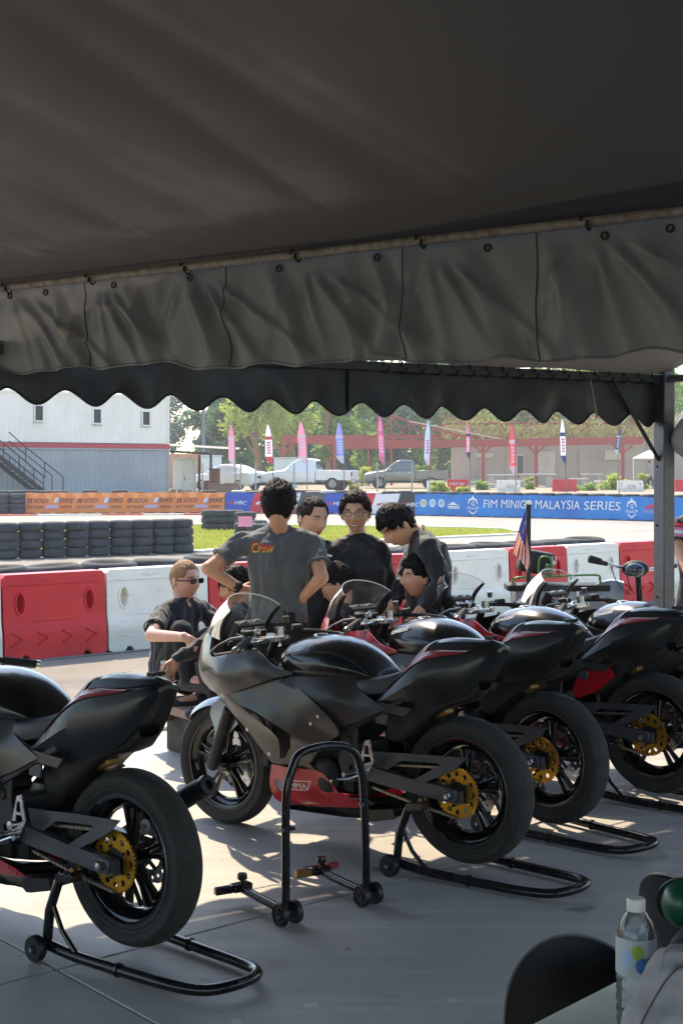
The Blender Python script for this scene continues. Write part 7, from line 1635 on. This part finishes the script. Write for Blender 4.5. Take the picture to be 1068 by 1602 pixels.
# round green helmet and black bag on the far end of the table
gp_ = P(1066, 1412, 2.95)
hm = empty('green_helmet', (gp_.x, gp_.y, 0), 0, 'glossy green round helmet resting on a black bag beside the chair', 'helmet')
MB().ell((0, 0, gp_.z), (.044, .05, .052), None, 28, 18).build('helmet_shell', M('glossy_green', '0f4a36', .35, coat=.2), hm); MB().lathe([(.046, -.006), (.0525, -.006), (.0525, .006), (.046, .006)], (0, 0, gp_.z), (.3, .9, .1), 28, closed=True).build('rim_trim', m_blk, hm)
bg_ = empty('black_bag', (gp_.x+.05, gp_.y-.05, 0), 0, 'black backpack with an olive strap beside the near table', 'bag'); hz = gp_.z-.03
m_bag = M('black_nylon', '131316', .7, bump=.2, bscale=120)
c = MB(); c.ell((.02, 0, hz-.13), (.13, .09, .16)); c.ell((.02, 0, hz-.30), (.14, .10, .18)); c.box((.02, 0, hz-.45), (.22, .16, .2)); mesh_obj('pack', remesh(c, 'pack', .01, 4, folds(.006, 9, 4)), m_bag, bg_, smooth=70)
MB().tube([(-.12, -.05, hz-.12), (-.07, -.10, hz-.08), (.0, -.11, hz-.05), (.05, -.10, hz-.06)], .012, 8, sx=.35).build('strap', M('olive_webbing', '6f6a4c', .8), bg_)
q = empty('side_stool', (gp_.x+.05, gp_.y-.05, 0), 0, 'small dark stool carrying the black backpack', 'stool'); MB().box((.02, 0, hz-.57), (.34, .3, .03)).build('seat', m_blk, q, bevel=.005)
for a in (-1, 1):
    for b_ in (-1, 1): MB().bar((.02+a*.13, b_*.11, hz-.58), (.02+a*.14, b_*.12, 0), .025, .025).build('leg', m_blk, q)
# ================================================================== electric scooter with rack and flag
Ye = 10.2; eo = P(915, 730, Ye); eo.z = 0
es = empty('electric_scooter', eo, 0, 'grey electric scooter with green tubular rack and black padded backrest', 'scooter'); ep = lambda u, v, Y=Ye: P(u, v, Y)-eo
m_green = M('green_tube_paint', '4f7a45', .45); m_scg = M('grey_scooter_body', '7f868c', .35, .3, coat=.3)
MB().box(ep(837, 879), (.25, .17, .165), Matrix.Rotation(.18, 3, 'Y')).build('backrest', M('black_vinyl_pad', '18191c', .5), es, bevel=.035, seg=3)
mk = MB()
for dx in (-.014, .014): mk.bar(ep(866+dx*200, 869)+Vector((0, -.14, 0)), ep(866+dx*200+2, 876)+Vector((0, -.14, 0)), .006, .006)
mk = MB().lathe([(0, .003), (.016, .003), (.017, 0)], ep(867, 879)+Vector((-.02, -.098, 0)), (0, -1, 0), 12); mk.build('plug_emblem', m_white, es)
for v_, u_ in ((869, 864), (869, 870), (890, 868)): MB().bar(ep(u_, v_)+Vector((-.02, -.096, 0)), ep(u_+1, v_+6)+Vector((-.02, -.096, 0)), .008, .006).build('plug_emblem_pin', m_white, es)
for Yk in (-.12, .12):
    MB().tube(spl([ep(802, 925, Ye+Yk), ep(804, 905, Ye+Yk), ep(840, 903, Ye+Yk), ep(900, 900, Ye+Yk), ep(934, 900, Ye+Yk), ep(938, 908, Ye+Yk), ep(938, 925, Ye+Yk)], 4, False), .008, 8).build('rack_tube', m_green, es)
MB().tube(spl([ep(842, 905, Ye-.13), ep(842, 882, Ye-.13), ep(846, 872, Ye-.13), ep(858, 872, Ye-.13), ep(862, 882, Ye-.13), ep(862, 905, Ye-.13)], 4, False), .008, 8).build('backrest_loop', m_green, es)
MB().box(ep(852, 885)+Vector((0, -.13, 0)), (.035, .015, .045)).build('green_emblem', m_green, es, bevel=.006)
for k in range(4): MB().tube([ep(802+45*k, 905, Ye-.12), ep(802+45*k, 905, Ye+.12)], .009, 8).build('rack_bar', m_green, es)
MB().box(ep(870, 918), (.74, .26, .05)).build('seat', m_blk, es, bevel=.02, seg=2)
MB().box(ep(850, 938), (.45, .24, .16)).build('battery_box', m_scg, es, bevel=.03, seg=2)
lf = Loft([[ep(u, v, Ye-w) for w, v in ((.10, v0), (.13, (v0+v1)/2), (.10, v1), (-.10, v1), (-.13, (v0+v1)/2), (-.10, v0), (.10, v0))] for u, v0, v1 in ((905, 928, 955), (930, 915, 960), (955, 908, 975), (975, 912, 990))]); lf.mb(16, 24).build('front_cowl', m_scg, es, smooth=50)
MB().tube([ep(996, 880), ep(1000, 940), ep(1008, 1040)], .022, 10).build('steering_column', m_blk, es)
MB().tube(spl([ep(940, 880, Ye-.25), ep(958, 884, Ye-.18), ep(985, 892, Ye-.05), ep(1005, 892, Ye+.05), ep(1035, 888, Ye+.2), ep(1050, 886, Ye+.28)], 4, False), .012, 8).build('handlebar', m_steel, es)
for a, b_ in (((922, 876, Ye-.32), (948, 882, Ye-.22)), ((1036, 888, Ye+.2), (1056, 885, Ye+.32))): MB().tube([ep(*a), ep(*b_)], [.022, .017], 10).build('grip', m_grip, es)
MB().box(ep(930, 876, Ye-.33), (.10, .06, .05), Matrix.Rotation(.3, 3, 'Y')).build('hand_guard', m_blk, es, bevel=.02, seg=2)
MB().ell(ep(993, 890, Ye-.12), (.10, .06, .062)).build('headlamp_cowl', m_blk, es); MB().ell(ep(992, 892, Ye-.165), (.07, .035, .05)).build('headlamp', M('dark_lamp_lens', '2c3c48', .05, coat=1.), es)
for k in range(3): MB().tube(spl([ep(955+22*k, 885, Ye-.15), ep(965+18*k, 912, Ye-.2), ep(985+6*k, 930, Ye-.1)], 5, False), .004, 6).build('cable', m_blk, es)
for u in (838, 1008):
    w = ep(u, 730); MB().lathe([(.15, -.04), (.22, -.045), (.25, -.03), (.255, 0), (.25, .03), (.22, .045), (.15, .04)], (w.x, w.y, .255), (0, 1, 0), 32).build('wheel', m_tyre, es); MB().lathe([(.15, -.03), (.16, 0), (.15, .03), (.04, .035), (.03, 0), (.04, -.035)], (w.x, w.y, .255), (0, 1, 0), 24, closed=True).build('wheel_hub', m_scg, es)
MB().box((ep(920, 730).x, 0, .33), (.62, .22, .05)).build('foot_deck', m_blk, es, bevel=.01); MB().tube([(ep(838, 730).x, 0, .255), (ep(870, 730).x, 0, .42), (ep(905, 730).x, 0, .35), (ep(1000, 730).x, 0, .45)], .03, 10).build('frame', m_green, es)
# national flag hanging from its staff
Yf = 9.9; fb = P(826, 730, Yf); nf = empty('national_flag', (fb.x, fb.y, 0), 0, 'limp national flag of red and white stripes with blue corner on a dark staff', 'flag'); zt = EYE+(HZ-789)*Yf/FPX
MB().bar((0, 0, 0), (0, 0, zt), .03, .03).build('staff', M('dark_flag_staff', '23252c', .5), nf); MB().box((0, 0, zt+.01), (.045, .045, .02)).build('staff_cap', m_steel, nf)
zt2 = EYE+(HZ-795)*Yf/FPX; zb2 = EYE+(HZ-912)*Yf/FPX
def flg(a, t):
    "a along the flag (0 hoist .. 1 fly, hanging down), t across the stripes"
    z = zt2-.04+(zb2-zt2)*(.10+.86*(.35*t+.65*a)) if False else zt2+(zb2-zt2)*(.02+.42*t+.56*a*(1-.12*math.sin(3*t)))
    w = (.012+.10*a*(1-.25*a)); x = -.012-w*(1.0-.9*t*(1-a*.45))-.02*a; y = -.03-.035*math.sin(t*9+a*2.5)*(.3+a)-.012*math.sin(t*21)*a
    return Vector((x+.095*a*t, y, z))
m_fr, m_fw, m_fb, m_fy = (M('flag_cloth_'+n, c, .75, transl=(c, .3)) for n, c in (('red', 'b5473c'), ('white', 'd6c9b8'), ('blue', '33418a'), ('yellow', 'd0b04a')))
cloth = None
for k in range(14):
    t0, t1 = k/14, (k+1)/14; a0 = .5 if k < 8 else 0.; o = MB().grid([[flg(a0+(1-a0)*i/24, t0+(t1-t0)*q/3) for q in range(4)] for i in range(25)]).build('stripe', m_fr if k % 2 == 0 else m_fw, nf, smooth=80)
can = MB().grid([[flg(.5*i/14, 8/14*q/12) for q in range(13)] for i in range(15)]).build('canton', m_fb, nf, smooth=80)
ps, ts = tri2d(circ(.2, .27, .11, 14), [circ(.235, .27, .085, 14)], .05); MB().add([flg(x, y)+Vector((0, -.006, 0)) for x, y in ps], ts).build('crescent', m_fy, can, smooth=0); ps, ts = tri2d([( .33+(.09 if k % 2 else .04)*math.cos(k*math.pi/14), .27+(.09 if k % 2 else .04)*math.sin(k*math.pi/14)) for k in range(28)]); MB().add([flg(x, y)+Vector((0, -.006, 0)) for x, y in ps], ts).build('star', m_fy, can, smooth=0)
MB().box((0, 0, .01), (.25, .25, .02)).build('staff_base', m_dark, nf)

# ================================================================== air
hz_m = bpy.data.materials.new('pale_haze'); hz_m.use_nodes = True; hn = hz_m.node_tree.nodes; hn.remove(hn['Principled BSDF']); pvn = hn.new('ShaderNodeVolumePrincipled'); pvn.inputs['Color'].default_value = (.86, .92, 1., 1); pvn.inputs['Density'].default_value = .0009; pvn.inputs['Anisotropy'].default_value = .3
hz_m.node_tree.links.new(pvn.outputs[0], hn['Material Output'].inputs['Volume'])
tag(MB().box((0, 150, 7.5), (600, 360, 17)).build('haze', hz_m, smooth=0), 'thin pale daylight haze in the air over the whole yard', 'haze', kind='stuff')
bpy.data.scenes.remove(_tmp)
